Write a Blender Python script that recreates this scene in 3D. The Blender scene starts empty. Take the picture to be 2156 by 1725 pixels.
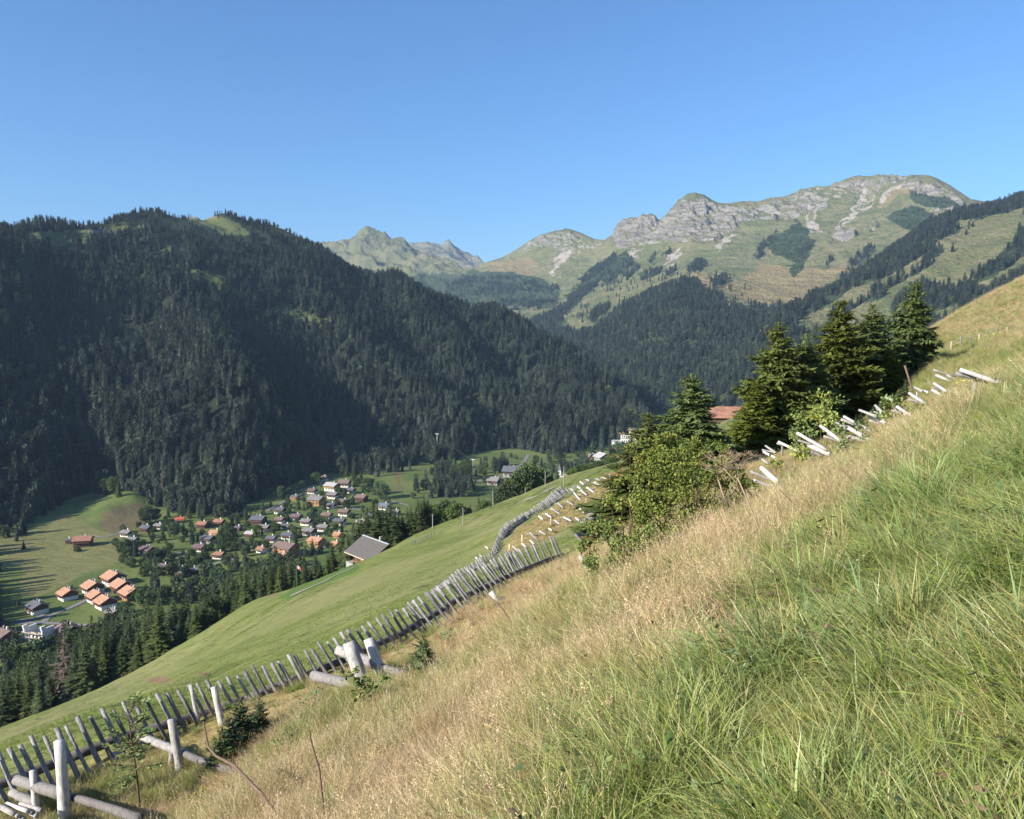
import bpy, bmesh, math, random
import numpy as np
from mathutils import Vector, Matrix, Euler

random.seed(7)
RNG = np.random.default_rng(11)
scene = bpy.context.scene
COL = scene.collection

# ------------------------------------------------------------------ camera geometry (survey frame)
F, CX, CY = 1725.0, 1078.0, 862.5
PITCH = math.atan(143.5 / 1725.0)
CP, SP = math.cos(PITCH), math.sin(PITCH)

def unproj(px, py, d):
    """survey point: picture bearing (px, py) measured at forward distance d metres -> world xyz (camera at the origin)"""
    px = np.asarray(px, float); py = np.asarray(py, float); d = np.asarray(d, float)
    a = (px - CX) / F; b = -(py - CY) / F
    wy = CP + b * SP; wz = -SP + b * CP
    k = d / wy
    return np.stack([a * k, d + 0 * a, wz * k], -1)

def proj(p):
    p = np.asarray(p, float)
    x, y, z = p[..., 0], p[..., 1], p[..., 2]
    f = y * CP - z * SP; u = y * SP + z * CP
    f = np.where(f < 1e-3, 1e-3, f)
    return CX + F * x / f, CY - F * u / f

def d_at_z(px, py, z):
    b = -(py - CY) / F
    return z * (CP + b * SP) / (-SP + b * CP)

# ------------------------------------------------------------------ noise
_perm = np.random.default_rng(3).permutation(512).astype(np.int64)
_grad = np.random.default_rng(4).normal(size=(512, 3)); _grad /= np.linalg.norm(_grad, axis=1)[:, None]

def perlin(x, y, z=0.0):
    x = np.asarray(x, float); y = np.asarray(y, float); z = np.asarray(z, float) + 0 * x
    xi = np.floor(x).astype(np.int64); yi = np.floor(y).astype(np.int64); zi = np.floor(z).astype(np.int64)
    xf, yf, zf = x - xi, y - yi, z - zi
    u = xf ** 3 * (xf * (xf * 6 - 15) + 10); v = yf ** 3 * (yf * (yf * 6 - 15) + 10); w = zf ** 3 * (zf * (zf * 6 - 15) + 10)
    def g(dx, dy, dz):
        h = _perm[(_perm[(_perm[(xi + dx) & 511] + yi + dy) & 511] + zi + dz) & 511]
        gr = _grad[h]
        return gr[..., 0] * (xf - dx) + gr[..., 1] * (yf - dy) + gr[..., 2] * (zf - dz)
    L = lambda a, b, t: a + (b - a) * t
    r = L(L(L(g(0,0,0), g(1,0,0), u), L(g(0,1,0), g(1,1,0), u), v),
          L(L(g(0,0,1), g(1,0,1), u), L(g(0,1,1), g(1,1,1), u), v), w)
    return r * 1.5

def fbm(x, y, z=0.0, octv=5, lac=2.03, gain=0.5):
    s = 0; a = 1.0; f = 1.0
    for i in range(octv):
        s = s + a * perlin(x * f + 17.3 * i, y * f - 9.1 * i, np.asarray(z) * f + 3.7 * i); a *= gain; f *= lac
    return s

def ridged(x, y, z=0.0, octv=5, lac=2.1, gain=0.5):
    s = 0; a = 1.0; f = 1.0
    for i in range(octv):
        n = 1 - np.abs(perlin(x * f + 31.7 * i, y * f + 11.9 * i, np.asarray(z) * f + 5.1 * i)) * 1.6
        s = s + a * n; a *= gain; f *= lac
    return s

def sstep(a, b, x):
    t = np.clip((x - a) / (b - a), 0, 1); return t * t * (3 - 2 * t)

def inpoly(px, py, poly):
    px = np.asarray(px); py = np.asarray(py); r = np.zeros(px.shape, bool)
    n = len(poly); j = n - 1
    for i in range(n):
        xi, yi = poly[i]; xj, yj = poly[j]
        if yi != yj:
            c = ((yi > py) != (yj > py)) & (px < (xj - xi) * (py - yi) / (yj - yi) + xi)
            r ^= c
        j = i
    return r

# ------------------------------------------------------------------ mesh helpers
def link(o, parent=None):
    COL.objects.link(o)
    if parent is not None: o.parent = parent
    return o

def tag(o, label=None, cat=None, group=None, kind=None):
    if label: o['label'] = label
    if cat: o['category'] = cat
    if group: o['group'] = group
    if kind: o['kind'] = kind
    return o

def np_mesh(name, verts, faces, mat=None, smooth=True, attrs=None):
    """faces: list of int arrays (n,3)/(n,4)"""
    me = bpy.data.meshes.new(name)
    verts = np.asarray(verts, np.float32).reshape(-1, 3)
    fl = [np.asarray(f, np.int32) for f in (faces if isinstance(faces, (list, tuple)) else [faces]) if len(f)]
    nl = sum(f.size for f in fl); nf = sum(len(f) for f in fl)
    me.vertices.add(len(verts)); me.vertices.foreach_set('co', verts.ravel())
    me.loops.add(nl); me.loops.foreach_set('vertex_index', np.concatenate([f.ravel() for f in fl]))
    me.polygons.add(nf)
    tot = np.concatenate([np.full(len(f), f.shape[1], np.int32) for f in fl])
    start = np.concatenate([[0], np.cumsum(tot)[:-1]]).astype(np.int32)
    me.polygons.foreach_set('loop_start', start)
    try: me.polygons.foreach_set('loop_total', tot)
    except Exception: pass
    me.polygons.foreach_set('use_smooth', np.full(nf, smooth, bool))
    me.update(calc_edges=True)
    if attrs:
        for k, v in attrs.items():
            v = np.asarray(v, np.float32)
            if v.ndim == 1:
                a = me.attributes.new(k, 'FLOAT', 'POINT'); a.data.foreach_set('value', v)
            else:
                a = me.attributes.new(k, 'FLOAT_VECTOR', 'POINT'); a.data.foreach_set('vector', v.ravel())
    if mat: me.materials.append(mat)
    return me

def np_obj(name, verts, faces, mat=None, parent=None, smooth=True, attrs=None):
    return link(bpy.data.objects.new(name, np_mesh(name, verts, faces, mat, smooth, attrs)), parent)

def grid_faces(nu, nt):
    i = np.arange(nu - 1)[:, None] * nt + np.arange(nt - 1)[None, :]
    i = i.ravel()
    return np.stack([i, i + nt, i + nt + 1, i + 1], -1)

class MB:
    """collects simple shapes into one mesh"""
    def __init__(s): s.v = []; s.q = []; s.t = []; s.n = 0; s.c = []
    def add(s, v, q=(), t=(), c=None):
        v = np.asarray(v, float).reshape(-1, 3)
        s.v.append(v)
        if len(q): s.q.append(np.asarray(q, int).reshape(-1, 4) + s.n)
        if len(t): s.t.append(np.asarray(t, int).reshape(-1, 3) + s.n)
        s.c.append(np.full(len(v), 0.5 if c is None else c)); s.n += len(v)
    def box(s, c, size, rz=0.0):
        x, y, z = [k / 2 for k in size]
        v = np.array([[-x,-y,-z],[x,-y,-z],[x,y,-z],[-x,y,-z],[-x,-y,z],[x,-y,z],[x,y,z],[-x,y,z]])
        ca, sa = math.cos(rz), math.sin(rz)
        v = v @ np.array([[ca, sa, 0], [-sa, ca, 0], [0, 0, 1]]) + np.asarray(c)
        s.add(v, [[0,3,2,1],[4,5,6,7],[0,1,5,4],[1,2,6,5],[2,3,7,6],[3,0,4,7]])
    def tube(s, pts, rad, n=8, cap=True, wob=0.0, c=None):
        pts = np.asarray(pts, float); m = len(pts)
        rad = np.broadcast_to(np.asarray(rad, float), (m,))
        tan = np.gradient(pts, axis=0); tan /= np.linalg.norm(tan, axis=1)[:, None] + 1e-9
        ref = np.array([0, 0, 1.0]) if abs(tan[0, 2]) < 0.9 else np.array([1.0, 0, 0])
        rings = []
        for i in range(m):
            u = np.cross(tan[i], ref); u /= np.linalg.norm(u) + 1e-9; w = np.cross(tan[i], u)
            a = np.linspace(0, 2 * math.pi, n, endpoint=False)
            r = rad[i] * (1 + wob * np.random.uniform(-1, 1, n))
            rings.append(pts[i] + (np.cos(a) * r)[:, None] * u + (np.sin(a) * r)[:, None] * w)
        v = np.concatenate(rings); q = []
        for i in range(m - 1):
            for j in range(n):
                q.append([i*n+j, i*n+(j+1) % n, (i+1)*n+(j+1) % n, (i+1)*n+j])
        t = []
        if cap:
            v = np.concatenate([v, pts[:1], pts[-1:]])
            for j in range(n):
                t.append([m*n, (j+1) % n, j]); t.append([m*n+1, (m-1)*n+j, (m-1)*n+(j+1) % n])
        s.add(v, q, t, c)
    def mesh(s, name, mat=None, smooth=False):
        f = []
        if s.q: f.append(np.concatenate(s.q))
        if s.t: f.append(np.concatenate(s.t))
        return np_mesh(name, np.concatenate(s.v), f, mat, smooth, {'tint': np.concatenate(s.c)})
    def build(s, name, mat=None, parent=None, smooth=False):
        return link(bpy.data.objects.new(name, s.mesh(name, mat, smooth)), parent)

def empty(name, loc=(0, 0, 0), rz=0.0):
    o = bpy.data.objects.new(name, None); o.empty_display_size = 0.3
    o.location = loc; o.rotation_euler = (0, 0, rz)
    return link(o)

def copy_tree(src, name=None):
    c = src.copy(); COL.objects.link(c)
    for ch in src.children:
        d = ch.copy(); COL.objects.link(d); d.parent = c
        for g in ch.children:
            e = g.copy(); COL.objects.link(e); e.parent = d
    return c

# ------------------------------------------------------------------ materials
class NT:
    def __init__(s, name):
        s.m = bpy.data.materials.new(name); s.m.use_nodes = True
        s.t = s.m.node_tree; s.t.nodes.clear()
        s.out = s.t.nodes.new('ShaderNodeOutputMaterial')
        s.bsdf = s.t.nodes.new('ShaderNodeBsdfPrincipled'); s.bsdf.inputs['Roughness'].default_value = 0.9
        s.bsdf.inputs['Specular IOR Level'].default_value = 0.15
        s.t.links.new(s.bsdf.outputs[0], s.out.inputs[0])
    def new(s, kind, **kw):
        n = s.t.nodes.new(kind)
        for k, v in kw.items(): setattr(n, k, v)
        return n
    def put(s, sock, val):
        if isinstance(val, bpy.types.NodeSocket): s.t.links.new(val, sock)
        elif val is not None:
            if isinstance(val, (tuple, list)) and len(val) == 3 and sock.type == 'RGBA': val = (*val, 1)
            sock.default_value = val
    def coord(s, kind='Object'):
        return s.new('ShaderNodeTexCoord').outputs[kind]
    def attr(s, name, out='Fac', typ='GEOMETRY'):
        n = s.new('ShaderNodeAttribute', attribute_name=name, attribute_type=typ); return n.outputs[out]
    def mapping(s, vec, scale=(1, 1, 1), rot=(0, 0, 0)):
        n = s.new('ShaderNodeMapping'); s.put(n.inputs['Vector'], vec); n.inputs['Scale'].default_value = scale; n.inputs['Rotation'].default_value = rot
        return n.outputs[0]
    def noise(s, vec, scale, detail=4, rough=0.55, dist=0.0):
        n = s.new('ShaderNodeTexNoise'); s.put(n.inputs['Vector'], vec); n.inputs['Scale'].default_value = scale
        n.inputs['Detail'].default_value = detail; n.inputs['Roughness'].default_value = rough; n.inputs['Distortion'].default_value = dist
        return n.outputs['Fac']
    def ramp(s, fac, lo, hi, a=0.0, b=1.0):
        n = s.new('ShaderNodeMapRange', interpolation_type='SMOOTHSTEP'); s.put(n.inputs[0], fac)
        for k, v in zip((1, 2, 3, 4), (lo, hi, a, b)): n.inputs[k].default_value = v
        return n.outputs[0]
    def math(s, op, a, b=None):
        n = s.new('ShaderNodeMath', operation=op); s.put(n.inputs[0], a)
        if b is not None: s.put(n.inputs[1], b)
        return n.outputs[0]
    def mix(s, fac, a, b, mode='MIX'):
        n = s.new('ShaderNodeMix', data_type='RGBA', blend_type=mode)
        s.put(n.inputs[0], fac); s.put(n.inputs[6], a); s.put(n.inputs[7], b)
        return n.outputs[2]
    def hsv(s, col, h=0.5, sat=1.0, v=1.0):
        n = s.new('ShaderNodeHueSaturation'); s.put(n.inputs['Color'], col)
        s.put(n.inputs['Hue'], h); s.put(n.inputs['Saturation'], sat); s.put(n.inputs['Value'], v)
        return n.outputs[0]
    def bump(s, h, strength=0.5, dist=1.0):
        n = s.new('ShaderNodeBump'); s.put(n.inputs['Height'], h); n.inputs['Strength'].default_value = strength; n.inputs['Distance'].default_value = dist
        s.t.links.new(n.outputs[0], s.bsdf.inputs['Normal']); return n
    def rand(s): return s.new('ShaderNodeObjectInfo').outputs['Random']
    def base(s, c): s.put(s.bsdf.inputs['Base Color'], c); return s
    def rough(s, r): s.put(s.bsdf.inputs['Roughness'], r); return s

# ------------------------------------------------------------------ world, sun, camera, render settings
SUN_EL = math.radians(27)
SUN_H = np.array([-0.85, -0.53]); SUN_H = SUN_H / np.linalg.norm(SUN_H)
SUN = np.array([SUN_H[0] * math.cos(SUN_EL), SUN_H[1] * math.cos(SUN_EL), math.sin(SUN_EL)])

world = bpy.data.worlds.new('World'); scene.world = world; world.use_nodes = True
wt = world.node_tree
sky = wt.nodes.new('ShaderNodeTexSky'); sky.sky_type = 'NISHITA'; sky.sun_disc = False
sky.sun_elevation = SUN_EL
sky.sun_rotation = math.atan2(SUN[0], SUN[1])
sky.altitude = 1400; sky.air_density = 1.4; sky.dust_density = 1.5; sky.ozone_density = 12.0
bg = next(n for n in wt.nodes if n.type == 'BACKGROUND')
wt.links.new(sky.outputs[0], bg.inputs[0]); bg.inputs[1].default_value = 0.095

sl = bpy.data.lights.new('sun', 'SUN'); sl.energy = 5.0; sl.angle = math.radians(0.5); sl.color = (1.0, 0.93, 0.82)
so = link(bpy.data.objects.new('sun', sl))
so.rotation_euler = Vector(-SUN).to_track_quat('-Z', 'Y').to_euler()

cam = bpy.data.cameras.new('camera'); cam.sensor_fit = 'HORIZONTAL'; cam.sensor_width = 36.0
cam.lens = 36.0 * F / 2156.0; cam.clip_start = 0.05; cam.clip_end = 60000
co = link(bpy.data.objects.new('camera', cam)); co.rotation_euler = (math.radians(90) - PITCH, 0, 0)
scene.camera = co

scene.view_settings.view_transform = 'Standard'; scene.view_settings.look = 'None'
scene.view_settings.gamma = 1; scene.view_settings.exposure = 0.95
try: scene.view_settings.use_curve_mapping = False
except Exception: pass
cy = scene.cycles
cy.max_bounces = 5; cy.diffuse_bounces = 2; cy.glossy_bounces = 1; cy.transmission_bounces = 2; cy.volume_bounces = 0; cy.transparent_max_bounces = 4
cy.use_denoising = True; cy.denoiser = 'OPENIMAGEDENOISE'; cy.denoising_input_passes = 'RGB_ALBEDO_NORMAL'; cy.denoising_prefilter = 'ACCURATE'
cy.use_adaptive_sampling = True; cy.adaptive_threshold = 0.015
cy.sample_clamp_indirect = 4.0
# ------------------------------------------------------------------ the near hillside: a height field through surveyed points
_ctl = []
def cpt(px, py, d):
    p = unproj(px, py, d); _ctl.append((p[0], p[1], p[2]))
def cz(px, d, z):
    p = unproj(px, 900, d); _ctl.append((p[0], d, z))
PA, PB, PC = 0.40, -0.20, 1.60
for s in (-.9, -.6, -.3, 0, .3, .6, .9):
    for d, k in ((1.5, .1), (3.5, .5)): _ctl.append((s * d, d, PA * s * d + PB * d - PC - k * float(np.clip((-s + .05) * 2.2, 0, 1))))
for s in (.3, .6, .9): _ctl.append((s * 7, 7, PA * s * 7 + PB * 7 - PC))
for s, k in ((-.75, .8), (-.55, .8), (-.35, .8), (-.15, .6), (.05, .3)): _ctl.append((s * 8, 8, PA * s * 8 + PB * 8 - PC - k))
for a in [(138,1745,12.2),(250,1708,12.6),(385,1672,12.8),(480,1640,12.3),(765,1460,14.0),(700,1482,14),(855,1475,13),(0,1790,11.5),(0,1700,13),(250,1585,14.5),(450,1500,16),(700,1420,17.5),(900,1330,20),(1080,1225,25),(1180,1175,30),
          (0,1600,45),(0,1570,90),(0,1538,190),(150,1535,60),(300,1500,35),(300,1460,75),(300,1430,130),(300,1408,195),
          (600,1400,30),(600,1350,60),(600,1300,110),(600,1245,185),(450,1318,192),(530,1265,188),
          (800,1300,35),(800,1240,75),(800,1190,140),(815,1158,195),(900,1115,205),
          (1000,1160,80),(1000,1118,150),(1000,1085,215),(930,1235,46),(1038,1175,60),(1065,1132,68),(1108,1098,80),(1175,1055,95),(1252,1012,115),
          (1150,1050,150),(1142,1030,245),(1240,1098,55),(1290,1058,62),(1293,980,285),(1293,1000,150),
          (1400,1010,50),(1400,960,120),(1400,930,320),(1500,1100,14),(1668,1058,18),(1600,985,25),(1735,970,26),(1640,978,28),(1835,940,27),(1915,886,29),(1950,860,31),(1990,846,33),(1985,812,40),
          (1640,945,42),(1760,900,48),(1910,792,56),(1516,895,100),(1530,885,150),
          (1960,705,110),(2050,640,130),(2156,587,150),(1950,755,70),(2060,722,70),(2150,695,72),(2050,848,15.5),(2120,822,15),(2156,785,20),
          (1960,745,200),(2050,690,230),(2156,640,260),(1850,790,100),(1850,805,200),(1700,855,120),(1700,875,220),
          (2400,470,160),(-300,1760,40),(-300,1700,90),(-300,1660,190),
          (1300,1160,24),(1350,1120,20)]: cpt(*a)
for a in [(-300,330,-185),(0,300,-158),(0,420,-190),(300,290,-125),(300,400,-170),(600,280,-100),(600,380,-155),(800,290,-95),(800,400,-152),
          (1000,310,-90),(1000,430,-152),(1150,340,-85),(1150,460,-152),(1293,390,-85),(1293,520,-155),(1500,300,-60),(1500,500,-150),
          (1850,330,-50),(1850,500,-130),(2156,400,-20),(2156,520,-90),(2500,400,40)]: cz(*a)
_ctl = np.array(_ctl)
def _feat(x, y):
    y = np.maximum(y, 1.2); return np.stack([np.clip(x / y, -1.1, 1.1) * 2.2, np.log(y)], -1)
_cf = _feat(_ctl[:, 0], _ctl[:, 1])
_cr = (_ctl[:, 2] - (PA * _ctl[:, 0] + PB * _ctl[:, 1] - PC)) / _ctl[:, 1]
def _tps(r2): return 0.5 * r2 * np.log(r2 + 1e-9)
_n = len(_cf)
_A = np.zeros((_n + 3, _n + 3))
_A[:_n, :_n] = _tps(((_cf[:, None] - _cf[None]) ** 2).sum(-1)) + np.eye(_n) * 2e-3
_A[:_n, _n] = 1; _A[:_n, _n+1:] = _cf; _A[_n:, :_n] = _A[:_n, _n:].T
_w = np.linalg.solve(_A, np.concatenate([_cr, np.zeros(3)]))

def H0(x, y):
    """hillside height, no small relief"""
    x = np.asarray(x, float); y = np.asarray(y, float); sh = np.broadcast(x, y).shape
    x = np.broadcast_to(x, sh).ravel(); y = np.broadcast_to(y, sh).ravel()
    out = np.empty(len(x))
    for i in range(0, len(x), 60000):
        f = _feat(x[i:i+60000], y[i:i+60000])
        r2 = ((f[:, None, 0] - _cf[None, :, 0]) ** 2 + (f[:, None, 1] - _cf[None, :, 1]) ** 2)
        out[i:i+60000] = _tps(r2) @ _w[:_n] + _w[_n] + f @ _w[_n+1:]
    z = PA * x + PB * y - PC + out * np.maximum(y, 0) * sstep(1.0, 3.0, y)
    return z.reshape(sh)

def relief(x, y):
    near = np.clip(y / 25.0, 0, 1)
    # contour coordinate: across the fall line the ground carries cattle terraces
    c = x * 0.86 - y * 0.42; a = x * 0.42 + y * 0.9
    terr = fbm(a * 0.06, c * 0.75 + 0.8 * fbm(a * .03, c * .05, 3.3, 2), 2.2, 3)
    m = sstep(0.05, 0.5, fbm(x * .02, y * .02, 8.1, 3) + 0.25)
    return 0.05 * fbm(x * 1.3, y * 1.3, 0.5, 3) * (1 - near * .5) + near * (0.40 * terr * m + 0.22 * fbm(x * 0.12, y * 0.12, 1.0, 3))

def H(x, y): return H0(x, y) + relief(np.asarray(x, float), np.asarray(y, float))

def on_hill(px, py, d0=None, lo=2.0, hi=330.0):
    """where the bearing (px,py) first meets the hillside"""
    ds = np.exp(np.linspace(math.log(lo), math.log(hi), 400))
    p = unproj(np.full(400, px), np.full(400, py), ds)
    h = H(p[:, 0], p[:, 1]); below = p[:, 2] < h
    k = int(np.argmax(below)) if below.any() else 399
    return np.array([p[k, 0], p[k, 1], h[k]])

def at_d(px, d):
    """point of the hillside on bearing px at forward distance d (px exact for ground level)"""
    x = (px - CX) / F * d
    for _ in range(4):
        z = float(H(x, d)); f = d * CP - z * SP; x = (px - CX) / F * f
    return np.array([x, d, float(H(x, d))])

HILL_LUSH = [(2156,790),(2030,850),(1940,930),(1810,1040),(1710,1130),(1620,1230),(1560,1330),(1470,1430),(1370,1540),(1260,1725),(1200,2400),(3200,2400),(3200,600)]
HILL_GOLD = [(1062,1160),(1085,1122),(1120,1100),(1180,1060),(1290,1000),(1330,1000),(1330,1050),(1240,1085),(1160,1130),(1090,1165)]
def hill_attrs(x, y, z):
    px, py = proj(np.stack([x, y, z], -1))
    wob = 40 * fbm(x * .35, y * .35, 4.0, 4)
    lush = inpoly(px + wob, py + wob, HILL_LUSH).astype(float)
    gold = np.where(inpoly(px + wob * .2, py + wob * .1, HILL_GOLD) & (y > 30), 1.0, 0.0)
    fence_d = np.interp(px, [0, 250, 450, 700, 900, 1080, 1180, 1300, 1500, 1700, 1900, 2156], [13, 14.5, 16, 17.5, 20, 25, 30, 34, 32, 36, 46, 30])
    fg = 1 - sstep(0.9, 1.12, y / fence_d)
    dry = np.clip(fg * (1 - lush) + gold, 0, 1)
    righthill = sstep(1930, 1990, px) * sstep(60, 80, y)
    dry = np.maximum(dry, 0.42 * righthill)
    soil = np.zeros_like(x)
    for (sx, sy, rx, ry) in [(445,1420,22,5),(335,1432,26,6),(283,1492,16,7),(765,1115,6,5),(790,1093,7,6),(560,1250,22,6),(1150,1010,0,0)]:
        if rx: soil = np.maximum(soil, np.clip(1.5 - np.hypot((px - sx + wob * .2) / rx, (py - sy + wob * .05) / ry), 0, 1))
    lawn = inpoly(px, py, [(585,1262),(640,1222),(700,1192),(735,1178),(760,1195),(742,1208),(690,1228),(640,1246),(608,1262)]).astype(float) * (y > 120)
    return dict(dry=dry, lush=lush, soil=soil * (y > 60), lawn=lawn)

def mat_hill():
    n = NT('alpine_meadow'); c = n.coord()
    big = n.noise(c, 0.03, 4); mid = n.noise(c, 0.35, 5); fine = n.noise(c, 4.0, 5, 0.7)
    st = n.noise(n.mapping(c, (0.14, 1.5, 1), (0, 0, math.radians(-64))), 0.9, 4, 0.6)
    g = n.mix(n.ramp(mid, .35, .65), (.105, .135, .030), (.165, .19, .052))
    g = n.mix(n.ramp(big, .4, .62), g, (.195, .195, .075))
    g = n.mix(n.ramp(st, .52, .7, 0, .45), g, (.24, .225, .09))
    g = n.mix(n.ramp(fine, .55, .75, 0, .5), g, (.21, .23, .075))
    g = n.mix(n.ramp(st, .33, .44, .75, 0), g, (.05, .062, .018))
    d = n.mix(n.ramp(mid, .3, .7), (.30, .215, .085), (.20, .17, .055))
    d = n.mix(n.ramp(fine, .4, .7, 0, .6), d, (.42, .31, .15))
    g = n.mix(n.attr('lush'), g, n.mix(n.ramp(fine, .3, .7), (.07, .085, .025), (.15, .15, .05)))
    g = n.mix(n.attr('dry'), g, d)
    g = n.mix(n.attr('lawn'), g, (.085, .135, .030))
    g = n.mix(n.attr('soil'), g, (.20, .125, .075))
    n.base(g); n.rough(.95)
    n.bump(n.math('ADD', n.math('MULTIPLY', fine, 0.35), n.math('MULTIPLY', st, 0.9)), 0.9, 0.25)
    return n.m

def build_hill():
    s = np.concatenate([np.linspace(-1.25, -.68, 60, endpoint=False), np.linspace(-.68, .68, 800, endpoint=False), np.linspace(.68, 1.25, 61)])
    L_ = lambda a, b, n, e=False: np.exp(np.linspace(math.log(a), math.log(b), n, endpoint=e))
    y = np.concatenate([L_(1.2, 20, 260), L_(20, 260, 900), L_(260, 520, 70, True)])
    X = s[:, None] * y[None]; Y = np.broadcast_to(y[None], X.shape)
    Z = H(X, Y)
    at = hill_attrs(X.ravel(), Y.ravel(), Z.ravel())
    o = np_obj('hillside', np.stack([X, Y, Z], -1).reshape(-1, 3), grid_faces(*X.shape)[:, ::-1], mat_hill(), attrs=at)
    tag(o, 'steep grassy alpine hillside falling from the right', kind='structure')
    # the part of the slope around and behind the camera
    xs = np.linspace(-60, 60, 121); ys = np.linspace(-40, 1.22, 42)
    X, Y = np.meshgrid(xs, ys, indexing='ij'); Z = H(X, Y) - 0.02
    o2 = np_obj('hillside', np.stack([X, Y, Z], -1).reshape(-1, 3), grid_faces(*X.shape)[:, ::-1], o.data.materials[0],
                attrs=dict(dry=np.full(X.size, .3), lush=np.full(X.size, .6), soil=np.zeros(X.size), lawn=np.zeros(X.size)))
    tag(o2, 'grassy slope behind the viewpoint', kind='structure')
build_hill()

# ------------------------------------------------------------------ lofted mountains
class Layer:
    def __init__(s, curves, px0, px1, nu, nt, smooth=12, disp=None):
        u = np.linspace(px0, px1, nu); s.u = u
        P = []
        for c in curves:
            a = np.array(c['p'], float)
            py = np.interp(u, a[:, 0], a[:, 1]); d = np.interp(u, a[:, 0], a[:, 2])
            k = int(c.get('smooth', smooth))
            if k > 1:
                w = np.hanning(2 * k + 1); w /= w.sum(); pad = lambda q: np.concatenate([np.full(k, q[0]), q, np.full(k, q[-1])])
                py = np.convolve(pad(py), w, 'valid')
            kd = max(k, 20); w = np.hanning(2 * kd + 1); w /= w.sum()
            d = np.convolve(np.concatenate([np.full(kd, d[0]), d, np.full(kd, d[-1])]), w, 'valid')
            q = unproj(u, py, d)
            if 'dz' in c: q = q + np.array([0, c.get('dy', 0), c['dz']])
            P.append(q)
        P = np.array(P); K = len(P)
        seg = np.linalg.norm(np.diff(P, axis=0), axis=2).mean(1) ** 0.5
        knots = np.concatenate([[0], np.cumsum(seg)]); s.knots = knots / knots[-1]
        t = np.linspace(0, 1, nt); s.t = t
        out = np.empty((nu, nt, 3))
        for i, tt in enumerate(t):
            k = min(np.searchsorted(s.knots, tt, 'right') - 1, K - 2)
            a0, a1 = s.knots[k], s.knots[k + 1]; h = a1 - a0; x = (tt - a0) / h
            def tanv(j):
                if j == 0: return (P[1] - P[0]) / (s.knots[1] - s.knots[0])
                if j == K - 1: return (P[-1] - P[-2]) / (s.knots[-1] - s.knots[-2])
                return 0.5 * ((P[j] - P[j-1]) / (s.knots[j] - s.knots[j-1]) + (P[j+1] - P[j]) / (s.knots[j+1] - s.knots[j]))
            m0, m1 = tanv(k) * h * .8, tanv(k + 1) * h * .8
            out[:, i] = P[k] * (2*x**3 - 3*x**2 + 1) + m0 * (x**3 - 2*x**2 + x) + P[k+1] * (-2*x**3 + 3*x**2) + m1 * (x**3 - x**2)
        s.P = out
        if disp is not None: disp(s)
    def nrm(s):
        du = np.gradient(s.P, axis=0); dv = np.gradient(s.P, axis=1)
        n = np.cross(du, dv); n /= np.linalg.norm(n, axis=2)[..., None] + 1e-9
        return np.where(n[..., 2:] < 0, -n, n)
    def build(s, name, mat, attrs=None, label=None):
        o = np_obj(name, s.P.reshape(-1, 3), grid_faces(len(s.u), len(s.t)), mat, attrs=attrs)
        return tag(o, label, kind='structure')
    def scatter(s, per_m2, mask, rng, tmax=None):
        """random points on the surface with the given density; mask(px,py,x,y,z,slope)->0..1"""
        P = s.P; a = P[:-1, :-1]; b = P[1:, :-1]; c = P[:-1, 1:]
        hx = np.cross((b - a), (c - a))[..., 2]; area = np.abs(hx)
        N = int(area.sum() * per_m2)
        p = (area / area.sum()).ravel()
        idx = rng.choice(len(p), size=N, p=p)
        i, j = np.unravel_index(idx, area.shape)
        u = rng.random(N)[:, None]; v = rng.random(N)[:, None]
        q = (P[i, j] * (1-u) * (1-v) + P[i+1, j] * u * (1-v) + P[i, j+1] * (1-u) * v + P[i+1, j+1] * u * v)
        px, py = proj(q)
        tt = s.t[j]
        m = mask(px, py, q[:, 0], q[:, 1], q[:, 2], tt)
        keep = rng.random(N) < m
        return q[keep]

# left forested mountain
LM_RIDGE = [(-500,452,1000),(-200,480,1150),(0,491,1280),(40,497,1320),(117,494,1400),(173,490,1450),(213,487,1500),(240,482,1530),(280,476,1570),(333,466,1620),(377,459,1650),(413,450,1670),(467,457,1680),(500,464,1690),(540,482,1700),(573,497,1700),(617,517,1700),(647,530,1700),(713,557,1700),(787,588,1690),(847,606,1680),(913,630,1670),(980,655,1660),(1030,668,1650),(1090,690,1640),(1130,708,1620),(1180,722,1580),(1215,737,1530),(1250,770,1450),(1290,815,1360),(1335,860,1270),(1370,930,1200),(1420,1000,1160),(1500,1050,1150)]
_ft = [(-500,1250),(-200,1160),(0,1128),(67,1106),(133,1066),(160,1041),(213,1044),(283,1058),(333,1074),(417,1094),(483,1092),(533,1066),(583,1040),(617,1022),(642,1005),(725,996),(762,1005),(842,982),(908,975),(975,972),(1018,948),(1108,946),(1142,962),(1200,958),(1310,936),(1420,1010),(1500,1060)]
LM_FOOT = [(a, b + 10, float(d_at_z(a, b + 10, -150))) for a, b in _ft]
def _midcurve(A, B, f, sag):
    u = np.linspace(-500, 1500, 60); A = np.array(A); B = np.array(B)
    qa = unproj(u, np.interp(u, A[:, 0], A[:, 1]), np.interp(u, A[:, 0], A[:, 2])); qb = unproj(u, np.interp(u, B[:, 0], B[:, 1]), np.interp(u, B[:, 0], B[:, 2]))
    q = qa * (1 - f) + qb * f; q[:, 2] += sag
    px, py = proj(q); return list(zip(px, py, q[:, 1]))
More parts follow.
